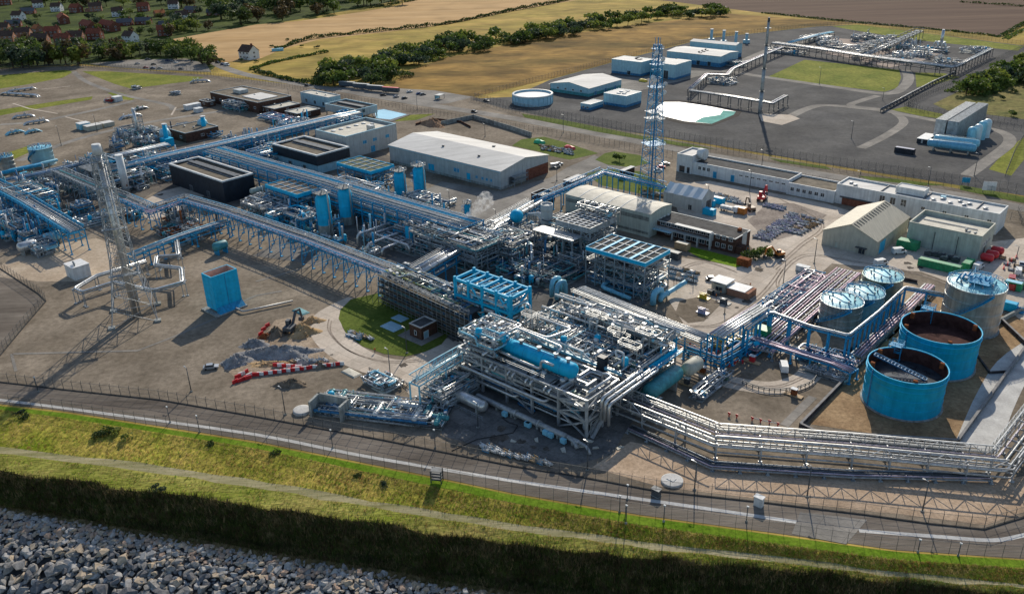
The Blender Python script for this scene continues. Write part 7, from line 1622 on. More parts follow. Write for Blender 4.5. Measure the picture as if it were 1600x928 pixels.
wall_line('bund wall dividing the two tank groups', [(1548, 512), (1604, 482)], 1.4, .5, concretewall, cap=concretewall); wall_line('low dark pit wall around the three small tanks', [(1270, 508), (1200, 536), (1290, 562), (1392, 524)], 1.0, .4, bw); wall_line('pit wall along the yard side of the small tanks', [(1270, 500), (1366, 428), (1432, 442)], 1.0, .4, bw)
wall_line('inner kerb dividing the blue tank bund', [(1520, 548), (1546, 584), (1575, 582)], .7, .4, bw)
railing('walkway railing along the right-hand bund wall', [(1500, 690), (1550, 620), (1606, 543)], 1.1, steel)
wall_line('U-shaped concrete blast wall open toward the fence', [(487, 651), (501, 637), (548, 646), (534, 659)], 4.6, .6, concretewall, 'blast_wall')
skid('dark pump skid inside the concrete blast wall', 530, 652, 9, 5, 2.6, 26, 601, mix3, 10, kinds='vpd')
c = G(472, 643); one('well_cap', 'pale ring-shaped concrete cap left of the blast wall', 'concrete cap', MB().lathe([(2.3, 0), (2.3, .7), (1.9, .75), (.05, .75)], 24).mesh('well_cap', stripmat), c)
wall_line('low dark retaining wall behind the white-roofed warehouse', [(690, 196), (740, 186), (800, 204), (830, 214)], 2.5, .5, concretewall, 'retaining_wall')
wall_line('brown kerb wall around the mud basin behind the warehouse', [(650, 196), (680, 188), (720, 192), (735, 200)], 1.2, .4, brick, 'retaining_wall')

def lamp_post(px, py, ty, arm=True, desc='grey lamp post', m=None):
    P = G(px, py); h = max(4, min(16, HT(px, py, ty))); t = T('lamp_post', desc, 'lamp post', P, A, 'lamp posts', True); m = m or darksteel
    t.part('pole', MB().tube((0, 0, 0), (0, 0, h), .16, .1, 6), m); t.part('base', MB().box(-.3, -.3, 0, .3, .3, .3), concretewall)
    if arm: t.part('lamp_head', MB().beam((-.1, 0, h), (-.9, 0, h + .12), .1).box(-1.3, -.16, h + .06, -.7, .16, h + .2), galv)
for q in ((299, 612, 575), (446, 648, 606), (611, 598, 546), (1223, 449, 407), (1272, 412, 374), (1171, 300, 267), (1083, 444, 424), (1132, 491, 468), (1085, 765, 722), (1261, 776, 728), (1441, 799, 752), (918, 735, 690), (747, 668, 630), (636, 552, 512), (96, 228, 198), (152, 206, 180), (452, 158, 138), (528, 166, 146), (652, 172, 150), (758, 214, 194), (880, 208, 180), (870, 283, 262), (1024, 282, 262), (1190, 262, 235), (1280, 132, 106), (1379, 157, 138), (1330, 217, 190), (1450, 290, 262), (1522, 275, 240), (1600, 282, 250), (703, 330, 298), (775, 360, 328), (680, 395, 362), (1105, 322, 290), (1583, 424, 385), (1340, 300, 268), (585, 120, 100), (860, 152, 132)): lamp_post(*q)
def cam_pole(px, py, ty):
    P = G(px, py); h = max(3, min(9, HT(px, py, ty))); t = T('camera_pole', 'slim camera pole with a white head', 'camera pole', P, A, 'camera poles on the perimeter', True)
    t.part('pole', MB().tube((0, 0, 0), (0, 0, h), .11, .09, 6), darksteel); t.part('camera', MB().box(-.25, -.15, h, .25, .15, h + .25), offwhite); t.part('base', MB().box(-.2, -.2, 0, .2, .2, .4), concretewall)
for q in ((266, 660, 636), (312, 675, 650), (978, 818, 790), (968, 800, 775), (980, 780, 758), (1434, 862, 847), (1497, 868, 852), (1037, 815, 790), (680, 700, 672), (60, 612, 590), (520, 700, 672), (1166, 815, 792)): cam_pole(*q)
t = T('stile', 'dark steel ladder stile over the outer fence', 'stile', G(683, 752), R(-12))
for x in (-1.2, 1.2):
    for y in (-.8, .8): t.part('post', MB().box(x - .1, y - .1, 0, x + .1, y + .1, 3.4), darksteel)
for z in (.8, 1.6, 2.4, 3.2): t.part('step', MB().box(-1.2, -.8, z, 1.2, .8, z + .1), darksteel)
for lab, px, py, sx, sy, sz, m in (('white roadside cabinet by the inner fence at right', 1185, 790, .9, .6, 2.4, offwhite), ('dark roadside cabinet by the inner fence right of the round cap', 1025, 774, .9, .6, 1.8, darksteel), ('green control cabin at the end of the high white pipe rack', 1190, 533, 1.9, 1.7, 4.4, greenp), ('white cabinet above the yard corner of the pipe manifold', 1254, 424, 2.2, 1.0, 2.0, offwhite), ('grey switch cabinet by the circular road under the bridge', 700, 575, 1, .6, 2, galv)):
    t = T('cabinet', lab, 'cabinet', G(px, py), A); t.part('body', MB().box(-sx, -sy, .15, sx, sy, sz), m); t.part('plinth', MB().box(-sx - .1, -sy - .1, 0, sx + .1, sy + .1, .15), concretewall); t.part('door', MB().box(-sx * .9, -sy - .05, .3, -.03, -sy, sz - .2), m); t.part('door', MB().box(.03, -sy - .05, .3, sx * .9, -sy, sz - .2), m); t.part('roof', MB().box(-sx - .15, -sy - .15, sz, sx + .15, sy + .15, sz + .12), m)
for lab, px, py, m, wd in (('square white sign board on the verge above the admin building', 1544, 302, white, 2.6), ('small blue sign board beside the access road', 1508, 290, bluesteel, 1.6)):
    t = T('sign_board', lab, 'sign', G(px, py), R(-20)); t.part('board', MB().box(-wd, -.06, 1.2, wd, .06, 1.2 + wd * 1.5), m); [t.part('post', MB().box(s * wd * .8 - .07, .07, 0, s * wd * .8 + .07, .2, 2.4), darksteel) for s in (-1, 1)]
# red marker posts
RM = MB().box(-.14, -.14, 0, .14, .14, 1.1).box(-.45, -.06, .75, .45, .06, 1.35).mesh('marker_post', red)
def marker(px, py, s=1.0): o = one('marker_post', 'red marker post', 'marker post', RM, G(px, py), A, 'red marker posts', True); o.scale = (s, s, s)
for q in ((1139, 650), (1151, 653), (1175, 657), (1188, 660), (1202, 662), (1215, 666), (1075, 552), (1087, 556), (1078, 540), (1085, 545), (1094, 549), (1105, 549), (1115, 556), (1121, 552), (1128, 562), (1137, 566), (1148, 570), (1139, 574), (1152, 565), (1158, 560), (1166, 556), (1110, 560), (1100, 565), (1160, 568), (1064, 546)): marker(*q, .85)
t = T('tape_line', 'sagging red and white tape between red marker posts', 'tape', G(1175, 657), 0); a = G(1175, 657) - t.P; b = G(1215, 666) - t.P; t.part('tape', MB().beam(a + Vector((0, 0, .9)), a.lerp(b, .5) + Vector((0, 0, .75)), .06, .2).beam(a.lerp(b, .5) + Vector((0, 0, .75)), b + Vector((0, 0, .9)), .06, .2), offwhite)

# ================================================================ VEHICLES, STORES AND SITE WORKS
paints = {'white': white, 'silver': mat('silver_car_paint', (.42, .43, .44), .3, .5, .05, 1), 'black': mat('black_car_paint', (.02, .02, .022), .25, 0, .05, 1, spec=.7), 'blue': mat('blue_car_paint', (.02, .06, .18), .3, .2, .05, 1), 'red': mat('red_car_paint', (.35, .02, .02), .3, .1, .05, 1), 'grey': mat('grey_car_paint', (.13, .135, .14), .3, .4, .05, 1)}
_car = {}
WHEEL = MB().tube((0, -.11, 0), (0, .11, 0), .33, n=12).mesh('wheel', rubber)
HEADL = MB().box(-.05, -.2, 0, .05, .2, .16).mesh('headlight', white)
def prof(mb, pts, w, tap=1.0):
    n = len(pts); mb.add([(x, -w * (tap if z > 1 else 1), z) for x, z in pts] + [(x, w * (tap if z > 1 else 1), z) for x, z in pts], [tuple(range(n)), tuple(range(2 * n - 1, n - 1, -1))] + [(i, n + i, n + (i + 1) % n, (i + 1) % n) for i in range(n)]); return mb
def car(px, py, rot, col, van=False, desc=None, P=None):
    key = (col, van)
    if key not in _car:
        b = prof(MB(), [(-2.1, .3), (2.1, .3), (2.15, .75), (1.0, .92), (-1.9, .95), (-2.15, .8)], .88) if not van else prof(MB(), [(-2.6, .3), (2.5, .3), (2.55, .95), (1.9, 1.15), (1.5, 1.15), (-2.6, 1.15)], .98)
        r_ = prof(MB(), [(.55, 1.46), (-1.1, 1.48), (-1.2, 1.42), (.6, 1.4)], .66) if not van else prof(MB(), [(1.2, 2.2), (-2.6, 2.25), (-2.6, 1.16), (.2, 1.16), (.2, 1.9), (1.15, 1.9)], .95, .97)
        g_ = prof(MB(), [(.98, .93), (.58, 1.41), (-1.18, 1.42), (-1.7, .95)], .74) if not van else prof(MB(), [(1.85, 1.16), (1.18, 2.1), (.21, 2.1), (.21, 1.16)], .9)
        _car[key] = (b.mesh('body', paints[col]), r_.mesh('roof', paints[col]), g_.mesh('windows', glass))
    b, r_, g_ = _car[key]; P = P or G(px, py)
    t = T('parked_van' if van else 'parked_car', desc or f"parked {col} {'van' if van else 'car'}", 'van' if van else 'car', P + Vector((0, 0, .08)), rot, 'parked vehicles', desc is None)
    t.part('body', b, None); t.part('roof', r_, None); t.part('windows', g_, None); L = 1.35 if not van else 1.6
    for x in (-L, L):
        for y in (-.82, .82): t.part('wheel', WHEEL, None, loc=(x, y * (1.08 if van else 1), .33))
    for y in (-.6, .6): t.part('headlight', HEADL, None, loc=(2.14 if not van else 2.54, y, .6))
for px, py, a, c, v in ((215, 101, 20, 'silver', 0), (240, 102, 20, 'black', 0), (262, 96, -30, 'blue', 0), (268, 96, -30, 'silver', 0), (275, 99, -30, 'white', 0), (228, 107, 0, 'red', 0), (239, 108, 0, 'blue', 0), (250, 108, 0, 'silver', 0), (283, 109, -20, 'grey', 0), (332, 97, -30, 'white', 0), (340, 99, -30, 'black', 0), (348, 102, -30, 'blue', 0), (355, 103, -30, 'white', 1), (480, 135, -35, 'black', 0), (599, 150, -10, 'black', 0), (619, 153, 40, 'silver', 0), (632, 155, 40, 'black', 0), (640, 145, 30, 'white', 0), (655, 148, 30, 'blue', 0), (661, 149, 30, 'grey', 0), (741, 176, -40, 'black', 0), (231, 94, 0, 'grey', 0), (868, 262, 20, 'silver', 1), (873, 258, 20, 'white', 0), (760, 159, -40, 'grey', 0), (1033, 263, 10, 'red', 0), (1040, 258, 10, 'silver', 0), (1028, 268, 10, 'white', 0), (1580, 440, 60, 'red', 1), (1590, 428, 60, 'white', 1), (1596, 415, 60, 'silver', 0), (1376, 414, 20, 'white', 1), (1404, 396, 10, 'white', 1), (1600, 450, 60, 'grey', 0), (1528, 420, 40, 'white', 1), (1586, 452, 30, 'red', 1), (1112, 438, 0, 'grey', 0)): car(px, py, R(a), c, bool(v))
car(330, 576, R(12), 'silver', desc='silver car parked by the grey spoil heap'); car(1224, 577, R(80), 'white', True, 'white van parked on the oval gravel island')
def container(label, px, py, L, wd, h, m, rot=A, roofm=None, name='container', cat='container', skip=False, auto=False, group=None):
    t = T(name, label, cat, G(px, py) + Vector((0, 0, .08)), rot, group, auto); mb = MB()
    mb.box(-L / 2, -wd / 2, .12, L / 2, wd / 2, h)
    n = int(L / .6)
    for i in range(n): x = -L / 2 + L * (i + .5) / n; mb.box(x - .12, -wd / 2 - .06, .3, x + .12, -wd / 2, h - .15)
    t.part('body', mb, m)
    for s in (-1, 1):
        for u in (-1, 1): t.part('corner_post', MB().box(s * L / 2 - .12, u * wd / 2 - .12, 0, s * L / 2 + .12, u * wd / 2 + .12, h + .06), m)
    t.part('roof', MB().box(-L / 2 + .13, -wd / 2 + .13, h, L / 2 - .13, wd / 2 - .13, h + .05), roofm or m)
    t.part('door', MB().box(L / 2, -wd / 2 + .15, .3, L / 2 + .06, -.03, h - .15), m); t.part('door', MB().box(L / 2, .03, .3, L / 2 + .06, wd / 2 - .15, h - .15), m); return t
def skip_bin(label, px, py, L, wd, h, m, rot=A):
    t = T('skip', label, 'skip', G(px, py) + Vector((0, 0, .08)), rot); mb = MB(); mb.box(-L / 2, -wd / 2, 0, L / 2, -wd / 2 + .1, h); mb.box(-L / 2, wd / 2 - .1, 0, L / 2, wd / 2, h); mb.box(-L / 2, -wd / 2 + .1, 0, -L / 2 + .1, wd / 2 - .1, h); mb.box(L / 2 - .1, -wd / 2 + .1, 0, L / 2, wd / 2 - .1, h); t.part('sides', mb, m); t.part('floor', MB().box(-L / 2 + .1, -wd / 2 + .1, 0, L / 2 - .1, wd / 2 - .1, .15), m)
    for i in range(5): t.part('rib', MB().box(-L / 2 + L * i / 5 + .4, -wd / 2 - .1, 0, -L / 2 + L * i / 5 + .6, -wd / 2, h), m)
container('long green container walling the store below the parapet shed', 1467, 421, 13.5, 2.5, 2.7, greenp); container('short green container at right angles to the long green one', 1511, 419, 6, 2.4, 2.6, greenp, A + math.pi / 2); container('green container standing beside the blue shed door', 1418, 388, 7, 3.6, 3.0, greenp, A)
for k, (px, py) in enumerate(((1459, 400), (1470, 402), (1482, 405), (1493, 409), (1450, 399), (1474, 408))): equip_t = T('scrap_bin', 'dark bin of tangled metal', 'bin', G(px, py), A, 'dark bins in the green container yard', True); equip_t.part('body', MB().box(-1.2, -1, 0, 1.2, 1, 1.5), darksteel); equip_t.part('load', MB().beam((-1, -.6, 1.6), (1, .5, 1.9), .2).beam((-.8, .7, 1.6), (1, -.4, 1.8), .2).beam((-1, 0, 1.55), (.9, .1, 2.2), .15), cladold)
for k, (px, py) in enumerate(((1541, 409), (1549, 404), (1557, 398))): t = T('red_tank', ('nearest', 'middle', 'farthest')[k] + ' of the three red cylinders beside the parapet shed', 'tank', G(px, py), A, 'red cylinders'); t.part('shell', MB().vessel((-2.2, 0, 1.7), (2.2, 0, 1.7), 1.35, 14), red); [t.part('saddle', MB().box(x - .2, -1, 0, x + .2, 1, .8), darksteel) for x in (-1.2, 1.2)]
for lab, px, py, L, m, rm in (('blue cabin with white roof, left of the pair behind the fabric store', 1106, 322, 5.5, blue, white), ('blue cabin with white roof, right of the pair behind the fabric store', 1121, 318, 5.5, blue, white), ('plain blue container in front of the fabric store door', 1108, 336, 4.6, blue, None), ('orange container on the yard right of the blue one', 1157, 334, 4.2, orange, None), ('rust-red workbench container by the brick office end', 1162, 415, 4.2, rust, None), ('blue skip-like container behind the silver-clad tank', 1573, 484, 5, blue, None), ('grey container with a timber load by the striped cooler', 1066, 390, 5, timber, roofcream), ('dark container left of the grey lamp in the yard', 1052, 404, 5, darksteel, None), ('dark blue trailer box on the annex front road', 1413, 240, 9, navy, mat('blue_tarpaulin', (.03, .07, .2), .5)), ('pale green container by the right edge of the yard', 1582, 452, 5, greenp, bluepale)): container(lab, px, py, L, 2.5, 2.7, m, A, rm)
for k, (x, y) in enumerate(((543, 137), (565, 140), (587, 143), (611, 146))):
    t = T('lorry_trailer', ('first', 'second', 'third', 'red-topped')[k] + (' dark trailer from the left in the trailer park' if k < 3 else ' trailer at the right of the trailer row'), 'trailer', G(x, y) + Vector((0, 0, .1)), R(-24), 'lorry trailers'); t.part('box_body', MB().box(-6.4, -1.25, 1.2, 6.4, 1.25, 3.9), mat('slate_blue_trailer', (.05, .075, .10), .5) if k < 3 else darksteel); t.part('roof', MB().box(-6.4, -1.25, 3.9, 6.4, 1.25, 4.0), greywall if k < 3 else red)
    for xx in (-5, -3.8, -2.6): [t.part('wheel', WHEEL, None, loc=(xx, yy, .5)) for yy in (-1.1, 1.1)]
    t.part('chassis', MB().box(-6, -.5, .75, 6, .5, 1.2), rubber)
t = T('bus_shelter', 'small grey open shelter at the right end of the trailer park', 'shelter', G(687, 155), R(60)); t.part('roof', MB().box(-3, -2, 2.8, 3, 2, 3.0), greywall); [t.part('post', MB().box(x - .1, y - .1, 0, x + .1, y + .1, 2.8), darksteel) for x in (-2.8, 2.8) for y in (-1.8, 1.8)]; t.part('back_panel', MB().box(-2.7, 1.7, .3, 2.7, 1.8, 2.6), bluepale)
# red and white barriers
BR = [MB().prism([(-.95, -.28), (.95, -.28), (.95, .28), (-.95, .28)], 0, .3).box(-.95, -.14, .3, .95, .14, 1.0).mesh('road_barrier', m) for m in (red, white)]
def barrier(px, py, rot, k): one('road_barrier', ('red', 'white')[k] + ' plastic barrier', 'barrier', BR[k], G(px, py) + Vector((0, 0, .05)), rot, 'plastic barriers', True)
bl = [(368, 598), (376, 596), (382, 593), (388, 592)] + [(372, 590), (378, 586), (384, 583), (390, 588)] + [(400 + 7 * i, 587 - .9 * i) for i in range(20)] + [(432 + 7 * i, 572 + .6 * i) for i in range(6)]
for i, (x, y) in enumerate(bl): barrier(x, y, R(6 + rnd.uniform(-14, 14)) if i > 7 else R(rnd.uniform(30, 70)), i % 2 if i > 3 else 0)
for i in range(14): barrier(792 + 5.6 * i, 338 - 2.6 * i + (8 if i > 8 else 0), R(45), 0 if i % 3 else 1)
for i in range(8): barrier(776 + 5 * i, 352 - 2.5 * i, R(45), 0 if i % 2 else 1)
for i, (x, y) in enumerate(((418, 510), (412, 516), (408, 523), (1568, 420), (1574, 414), (1580, 408), (1588, 402), (607, 590), (604, 587))): barrier(x, y, R(60), i % 2 if i > 5 else 0)
# spoil heaps
def heap(label, px, py, rx, ry, h, m, rot=0.0, seed=0):
    q = random.Random(seed); n, k = 26, 9; vs = [(0, 0, h)]; fs = []
    ph = [q.uniform(0, 6.28) for _ in range(6)]
    for j in range(1, k + 1):
        for i in range(n):
            a = 2 * math.pi * i / n; t_ = j / k; wob = 1 + .16 * math.sin(3 * a + ph[0]) + .1 * math.sin(5 * a + ph[1]); z = h * (math.cos(t_ * math.pi) * .5 + .5) ** .85 * (1 + .25 * math.sin(2 * a + ph[2] + 4 * t_)) + q.uniform(-.16, .16) * h * (1 - t_) - (.1 if j == k else 0)
            vs.append((rx * t_ * wob * math.cos(a) + q.uniform(-.1, .1), ry * t_ * wob * math.sin(a) + q.uniform(-.1, .1), z))
    for i in range(n): fs.append((0, 1 + i, 1 + (i + 1) % n))
    for j in range(k - 1):
        for i in range(n): a, b = 1 + j * n + i, 1 + j * n + (i + 1) % n; fs.append((a, a + n, b + n, b))
    o = one('spoil_heap', label, 'heap', MB().add(vs, fs, True).mesh('spoil_heap', m), G(px, py) + Vector((0, 0, .02)), rot); mb = MB()
    for i in range(int(rx * ry * 3.2)):
        v = q.choice(vs[1:-n]); s = q.uniform(.12, .5); me = STONES[q.randrange(30)]; Mx = Matrix.Translation((v[0] + q.uniform(-.4, .4), v[1] + q.uniform(-.3, .3), v[2] + .02)) @ Matrix.Rotation(q.uniform(0, 6), 4, 'Z') @ Matrix.Diagonal((s, s, s, 1)); mb.add([tuple(Mx @ w.co) for w in me.vertices], [tuple(f.vertices) for f in me.polygons])
    link('loose_lumps', mb.mesh('loose_lumps', m), o)['kind'] = 'stuff'
greyspoil = mat('grey_broken_stone', (.17, .17, .175), .95, 0, scale=.5, col2=(.36, .35, .34), fine=.4, bump=.2, bscale=2.5); darksoil = mat('dark_spoil', (.11, .085, .06), .95, 0, scale=.5, col2=(.25, .20, .15), fine=.4, bump=.2, bscale=2.5); sand = mat('ochre_spoil', (.36, .24, .12), .95, 0, scale=.4, col2=(.47, .33, .19), fine=.3, bump=.15, bscale=2.5)
heap('grey stone heap beside the silver car', 369, 567, 4.8, 3.2, 2.4, greyspoil, .2, 1); heap('long dark stone ridge in the excavation', 438, 553, 12.5, 4.0, 2.4, greyspoil, .02, 2); heap('brown soil heap right of the excavator', 474, 521, 5.5, 3.6, 2.6, sand, .3, 3); heap('dark soil heap left of the excavator', 432, 523, 3.6, 3, 2.2, darksoil, .3, 4); heap('brown soil heap below the barrier line', 455, 601, 5, 2.4, 1.6, darksoil, 0, 5); heap('small dark heap by the stacked tools right of the barriers', 500, 572, 3.2, 2.2, 1.4, darksoil, 0, 6); heap('small grey heap of stone behind the barriers', 475, 567, 3, 2, 1.4, greyspoil, 0, 7); heap('ochre soil patch between the stone ridge and barriers', 425, 569, 8, 2, .7, sand, 0, 8); heap('low sand heap at the far end of the stone ridge', 398, 538, 4.5, 3, 1.6, greyspoil, 0, 9); heap('brown mud heap in the basin behind the warehouse', 676, 195, 11, 6, 3.0, mat('pinkish_mud', (.30, .19, .12), .95, 0, .25, .2, fine=.2), A, 10); heap('reddish pile of brick rubble at the excavation edge', 415, 527, 2.4, 2, 1.2, rust, 0, 11); heap('sandy bank along the circular road kerb', 487, 503, 4.5, 2.4, 1.5, sand, .4, 12)
sheet('excavation_floor', [(345, 570), (410, 530), (430, 500), (490, 490), (505, 500), (508, 535), (530, 560), (500, 565), (430, 575), (370, 592)], .03, mat('trampled_excavation_soil', (.22, .165, .115), .95, 0, scale=.12, col2=(.40, .315, .23), fine=.35, bump=.15, bscale=1.2))
def excavator(label, px, py, m, rot, s=1.0):
    t = T('excavator', label, 'excavator', G(px, py) + Vector((0, 0, .2)), rot); t.o.scale = (s, s, s)
    for y in (-1.1, 1.1): t.part('track', prof(MB(), [(-1.9, .25), (-1.5, 0), (1.5, 0), (1.9, .25), (1.9, .6), (1.5, .85), (-1.5, .85), (-1.9, .6)], .3).mesh('track', rubber), None, loc=(0, y, 0))
    t.part('house', MB().box(-2.0, -1.2, .95, 1.0, 1.2, 1.9), m); cb = t.part('cab', MB().box(-.2, .2, 1.9, 1.1, 1.2, 3.1), m); link('cab_glass', MB().box(-.1, .15, 2.1, 1.15, 1.25, 2.95).mesh('cab_glass', glass), cb)
    t.part('boom', MB().beam((.9, -.2, 1.6), (3.2, -.2, 4.4), .5, .6).beam((3.2, -.2, 4.4), (5.2, -.2, 4.0), .45, .5), m); t.part('stick', MB().beam((5.2, -.2, 4.1), (5.9, -.2, 1.4), .35, .45), m); t.part('bucket', prof(MB(), [(5.5, 1.4), (6.3, 1.4), (6.5, .6), (5.7, .2), (5.2, .6)], .55), darksteel); t.part('ram', MB().tube((1.2, -.2, 1.4), (2.6, -.2, 3.6), .1, n=6), galv)
excavator('dark excavator digging among the spoil heaps', 455, 519, darksteel, R(75), 1.2); excavator('orange telehandler parked by the bushes at the office end', 1216, 402, orange, R(200), 1.0); excavator('red lifting machine in the yard below the admin building', 1190, 314, red, R(60), 1.2); excavator('brown crawler machine on the yard left of the red one', 1173, 330, mat('brown_machine_paint', (.20, .13, .08), .6), R(100), 1.0); excavator('orange machine in the shade under the sloping bridge', 703, 598, orange, R(140), .8)
# yard stores: stillages of scaffold fittings in rows
def stillage_mesh(m1, m2, seed):
    q = random.Random(seed); mb = MB(); mb.k = 0; mb.box(-.95, -.65, .05, .95, .65, .2)
    for x in (-.9, .9):
        for y in (-.6, .6): mb.beam((x, y, .2), (x, y, 1.0), .09)
    mb.k = 1
    for i in range(6): mb.tube((-1.1 + q.uniform(-.2, .2), -.5 + i * .2, .3 + q.uniform(0, .45)), (1.1 + q.uniform(-.2, .2), -.5 + i * .2, .3 + q.uniform(0, .45)), .11, n=5)
    mb.box(-.8, -.5, .2, .8, .5, .55); return mb.mesh('stillage', [m1, m2])
lilac = mat('lilac_wrapping', (.42, .40, .50), .5, 0, .15, .8)
ST = [stillage_mesh(darksteel, offwhite, 1), stillage_mesh(steel, lilac, 2), stillage_mesh(darksteel, timber, 3), stillage_mesh(bluesteel, galv, 4)]; SD = ['stillage of white fittings', 'stillage of lilac-wrapped tubes', 'stillage of timber boards', 'stillage of galvanised tubes']
def stillages(pts0, pts1, n, rows, dv, ks, group):
    for r_ in range(rows):
        for i in range(n):
            if rnd.random() < .12: continue
            k = i / max(1, n - 1); x = pts0[0] + (pts1[0] - pts0[0]) * k + dv[0] * r_ + rnd.uniform(-.7, .7); y = pts0[1] + (pts1[1] - pts0[1]) * k + dv[1] * r_ + rnd.uniform(-.3, .3); j = rnd.choice(ks)
            one('stillage', SD[j], 'stillage', ST[j], G(x, y) + Vector((0, 0, .09)), A + rnd.uniform(-.2, .2) + (0 if r_ % 2 else .1), group, True).scale = (1, 1, rnd.uniform(.8, 1.5))
stillages((1180, 372), (1236, 335), 15, 4, (6.5, 1.2), (0, 0, 1, 1), 'stillages on the gravel store yard'); stillages((1228, 362), (1262, 342), 8, 4, (7, 1.5), (0, 2, 0, 1), 'stillages on the gravel store yard'); stillages((1092, 299), (1150, 312), 12, 3, (3, 3.4), (0, 2, 0, 3), 'stillages behind the fabric store'); stillages((1198, 320), (1224, 326), 5, 2, (-3, 3), (3, 1), 'stillages on the gravel store yard')
stillages((845, 228), (890, 236), 10, 3, (2, 3.2), (0, 3, 0, 2), 'stillages on the lawn behind the warehouse'); stillages((1048, 420), (1088, 428), 8, 3, (-2, 7), (3, 0, 2, 3), 'stillages in the yard by the striped cooler'); stillages((1565, 405), (1596, 440), 5, 2, (8, -6), (0, 2), 'stillages at the right edge of the yard')
stillages((755, 700), (850, 722), 9, 2, (6, 5), (3, 0, 2), 'stillages in the shade of the module'); stillages((1005, 300), (1040, 305), 6, 2, (2, 4), (3, 2), 'stillages behind the workshop'); stillages((545, 525), (575, 536), 5, 2, (4, -5), (2, 0, 3), 'stillages on the oval lawn edge'); stillages((458, 566), (508, 566), 7, 1, (0, 0), (0, 3, 2), 'stillages by the excavation')
for lab, px, py, m in (('emerald tarpaulin over a stack on the lawn behind the warehouse', 843, 224, mat('emerald_tarpaulin', (.0, .36, .19), .5)), ('red tarpaulin heap right of the emerald one', 890, 233, red), ('yellow-green bale on the annex ground by the blue block', 1005, 128, yellow), ('bright white panel lying on the shaded ground by the stair tower', 1016, 619, white), ('pale teal panel lying by the left circular road', 470, 487, teal), ('pale panel pile on the gravel near the circular road', 549, 583, roofcream), ('cream panel lying on the teardrop bed', 597, 609, roofcream)):
    flat = 'panel' in lab; mb = MB(); hh = .35 if flat else 1.7
    mb.add([(-3, -1.5, 0), (3, -1.5, 0), (3, 1.5, 0), (-3, 1.5, 0), (-2.6, -1.1, hh * .8), (2.5, -1.2, hh), (2.6, 1.1, hh * .7), (-2.5, 1.2, hh), (0, 0, hh * 1.2)], [(0, 1, 5, 4), (1, 2, 6, 5), (2, 3, 7, 6), (3, 0, 4, 7), (4, 5, 8), (5, 6, 8), (6, 7, 8), (7, 4, 8)])
    one('covered_stack', lab, 'stack', mb.mesh('covered_stack', m), G(px, py) + Vector((0, 0, .06)), A)
t = T('truck_and_crane', 'truck with pale crates on the yard between container and machines', 'truck', G(1139, 331) + Vector((0, 0, .1)), A); t.part('bed', MB().box(-4, -1.2, .9, 2, 1.2, 1.2), steel); t.part('cab', MB().box(2.2, -1.1, .6, 4, 1.1, 2.8), white); [t.part('crate', MB().box(x, -1, 1.2, x + 1.6, 1, 2.2), offwhite) for x in (-3.8, -2, -.2)]; [t.part('wheel', WHEEL, None, loc=(x, y, .4)) for x in (-3, -1.6, 3) for y in (-1.1, 1.1)]
for lab, px, py, m in (('blue fire pump behind the silver-clad tank', 1588, 487, bluesteel), ('yellow lifting frame on the gravel beside the yard road', 1100, 466, yellow), ('dark generator behind the yellow lifting frame', 1112, 460, darksteel), ('mauve pipe spools lying on the gravel by the white rack', 1098, 489, lilac), ('dark trolley below the yard lamp post', 1132, 474, darksteel)):
    t = T('site_plant', lab, 'equipment', G(px, py) + Vector((0, 0, .07)), A); t.part('skid_frame', MB().box(-2, -1, 0, 2, 1, .25), m); t.part('housing', MB().box(-1.4, -.7, .25, .4, .7, 1.5), m); t.part('exhaust', MB().tube((.8, 0, .25), (.8, 0, 1.9), .15, n=6), m); t.part('lifting_bar', MB().beam((-2, 0, 1.6), (2, 0, 1.6), .15), m)
for k, (px, py, s) in enumerate(((880, 704, 1.1), (906, 697, 1.3), (921, 690, 1.0), (838, 688, .9), (802, 690, .8), (930, 700, .8), (968, 700, 1.0))): one('pale_offcut', 'pale sheet offcut on the shaded apron', 'sheet', MB().add([(-s, -.4 * s, 0), (s, -.6 * s, 0), (.8 * s, .5 * s, 0), (-.7 * s, .4 * s, 0), (-s, -.4 * s, .12), (s, -.6 * s, .3), (.8 * s, .5 * s, .12), (-.7 * s, .4 * s, .2)], [(3, 2, 1, 0), (4, 5, 6, 7), (0, 1, 5, 4), (1, 2, 6, 5), (2, 3, 7, 6), (3, 0, 4, 7)]).mesh('pale_offcut', roofcream), G(px, py) + Vector((0, 0, .05)), rnd.uniform(0, 3), 'offcuts on the apron', True)
# gatehouse island
P = G(1152, 462); t = T('gatehouse', 'small rounded gatehouse with white roof on the yard island', 'gatehouse', P, A)
t.part('wall', MB().lathe([(3.2, 0), (3.2, 3.2)], 20, (-6.5, 1, 0)), beige); t.part('roof', MB().box(-9.5, -1.5, 3.2, -3.4, 4.4, 3.5), white); t.part('brick_block', MB().box(-3.2, -1.4, 0, 4.5, 4.2, 2.4), pink); t.part('block_roof', MB().box(-3.3, -1.5, 2.4, 3.2, 4.3, 2.6), white); [t.part('window', MB().box(-6.8 + i * 1.3, -2.32, 1.1, -5.8 + i * 1.3, -2.2, 2.3), glass) for i in range(2)]
P = G(1140, 585)
for lab, px, py in (('red hydrant box on a plank platform inside the oval road', 1175, 566), ('black notice frame on low steps left of the silver skid', 1073, 601), ('brown hydrant hut by the top of the silver skid', 1098, 583), ('brown hydrant hut at the seaward barrier of the oval road', 1240, 618)):
    t = T('hydrant_box', lab, 'hydrant', G(px, py) + Vector((0, 0, .06)), A); t.part('platform', MB().box(-2.4, -.8, 0, 2.4, .8, .3), timber); t.part('box', MB().box(-.7, -.5, .3, .7, .5, 2.0), red if 'red' in lab else (darksteel if 'black' in lab else rust)); t.part('hood', MB().box(-.85, -.65, 2.0, .85, .65, 2.15), offwhite)
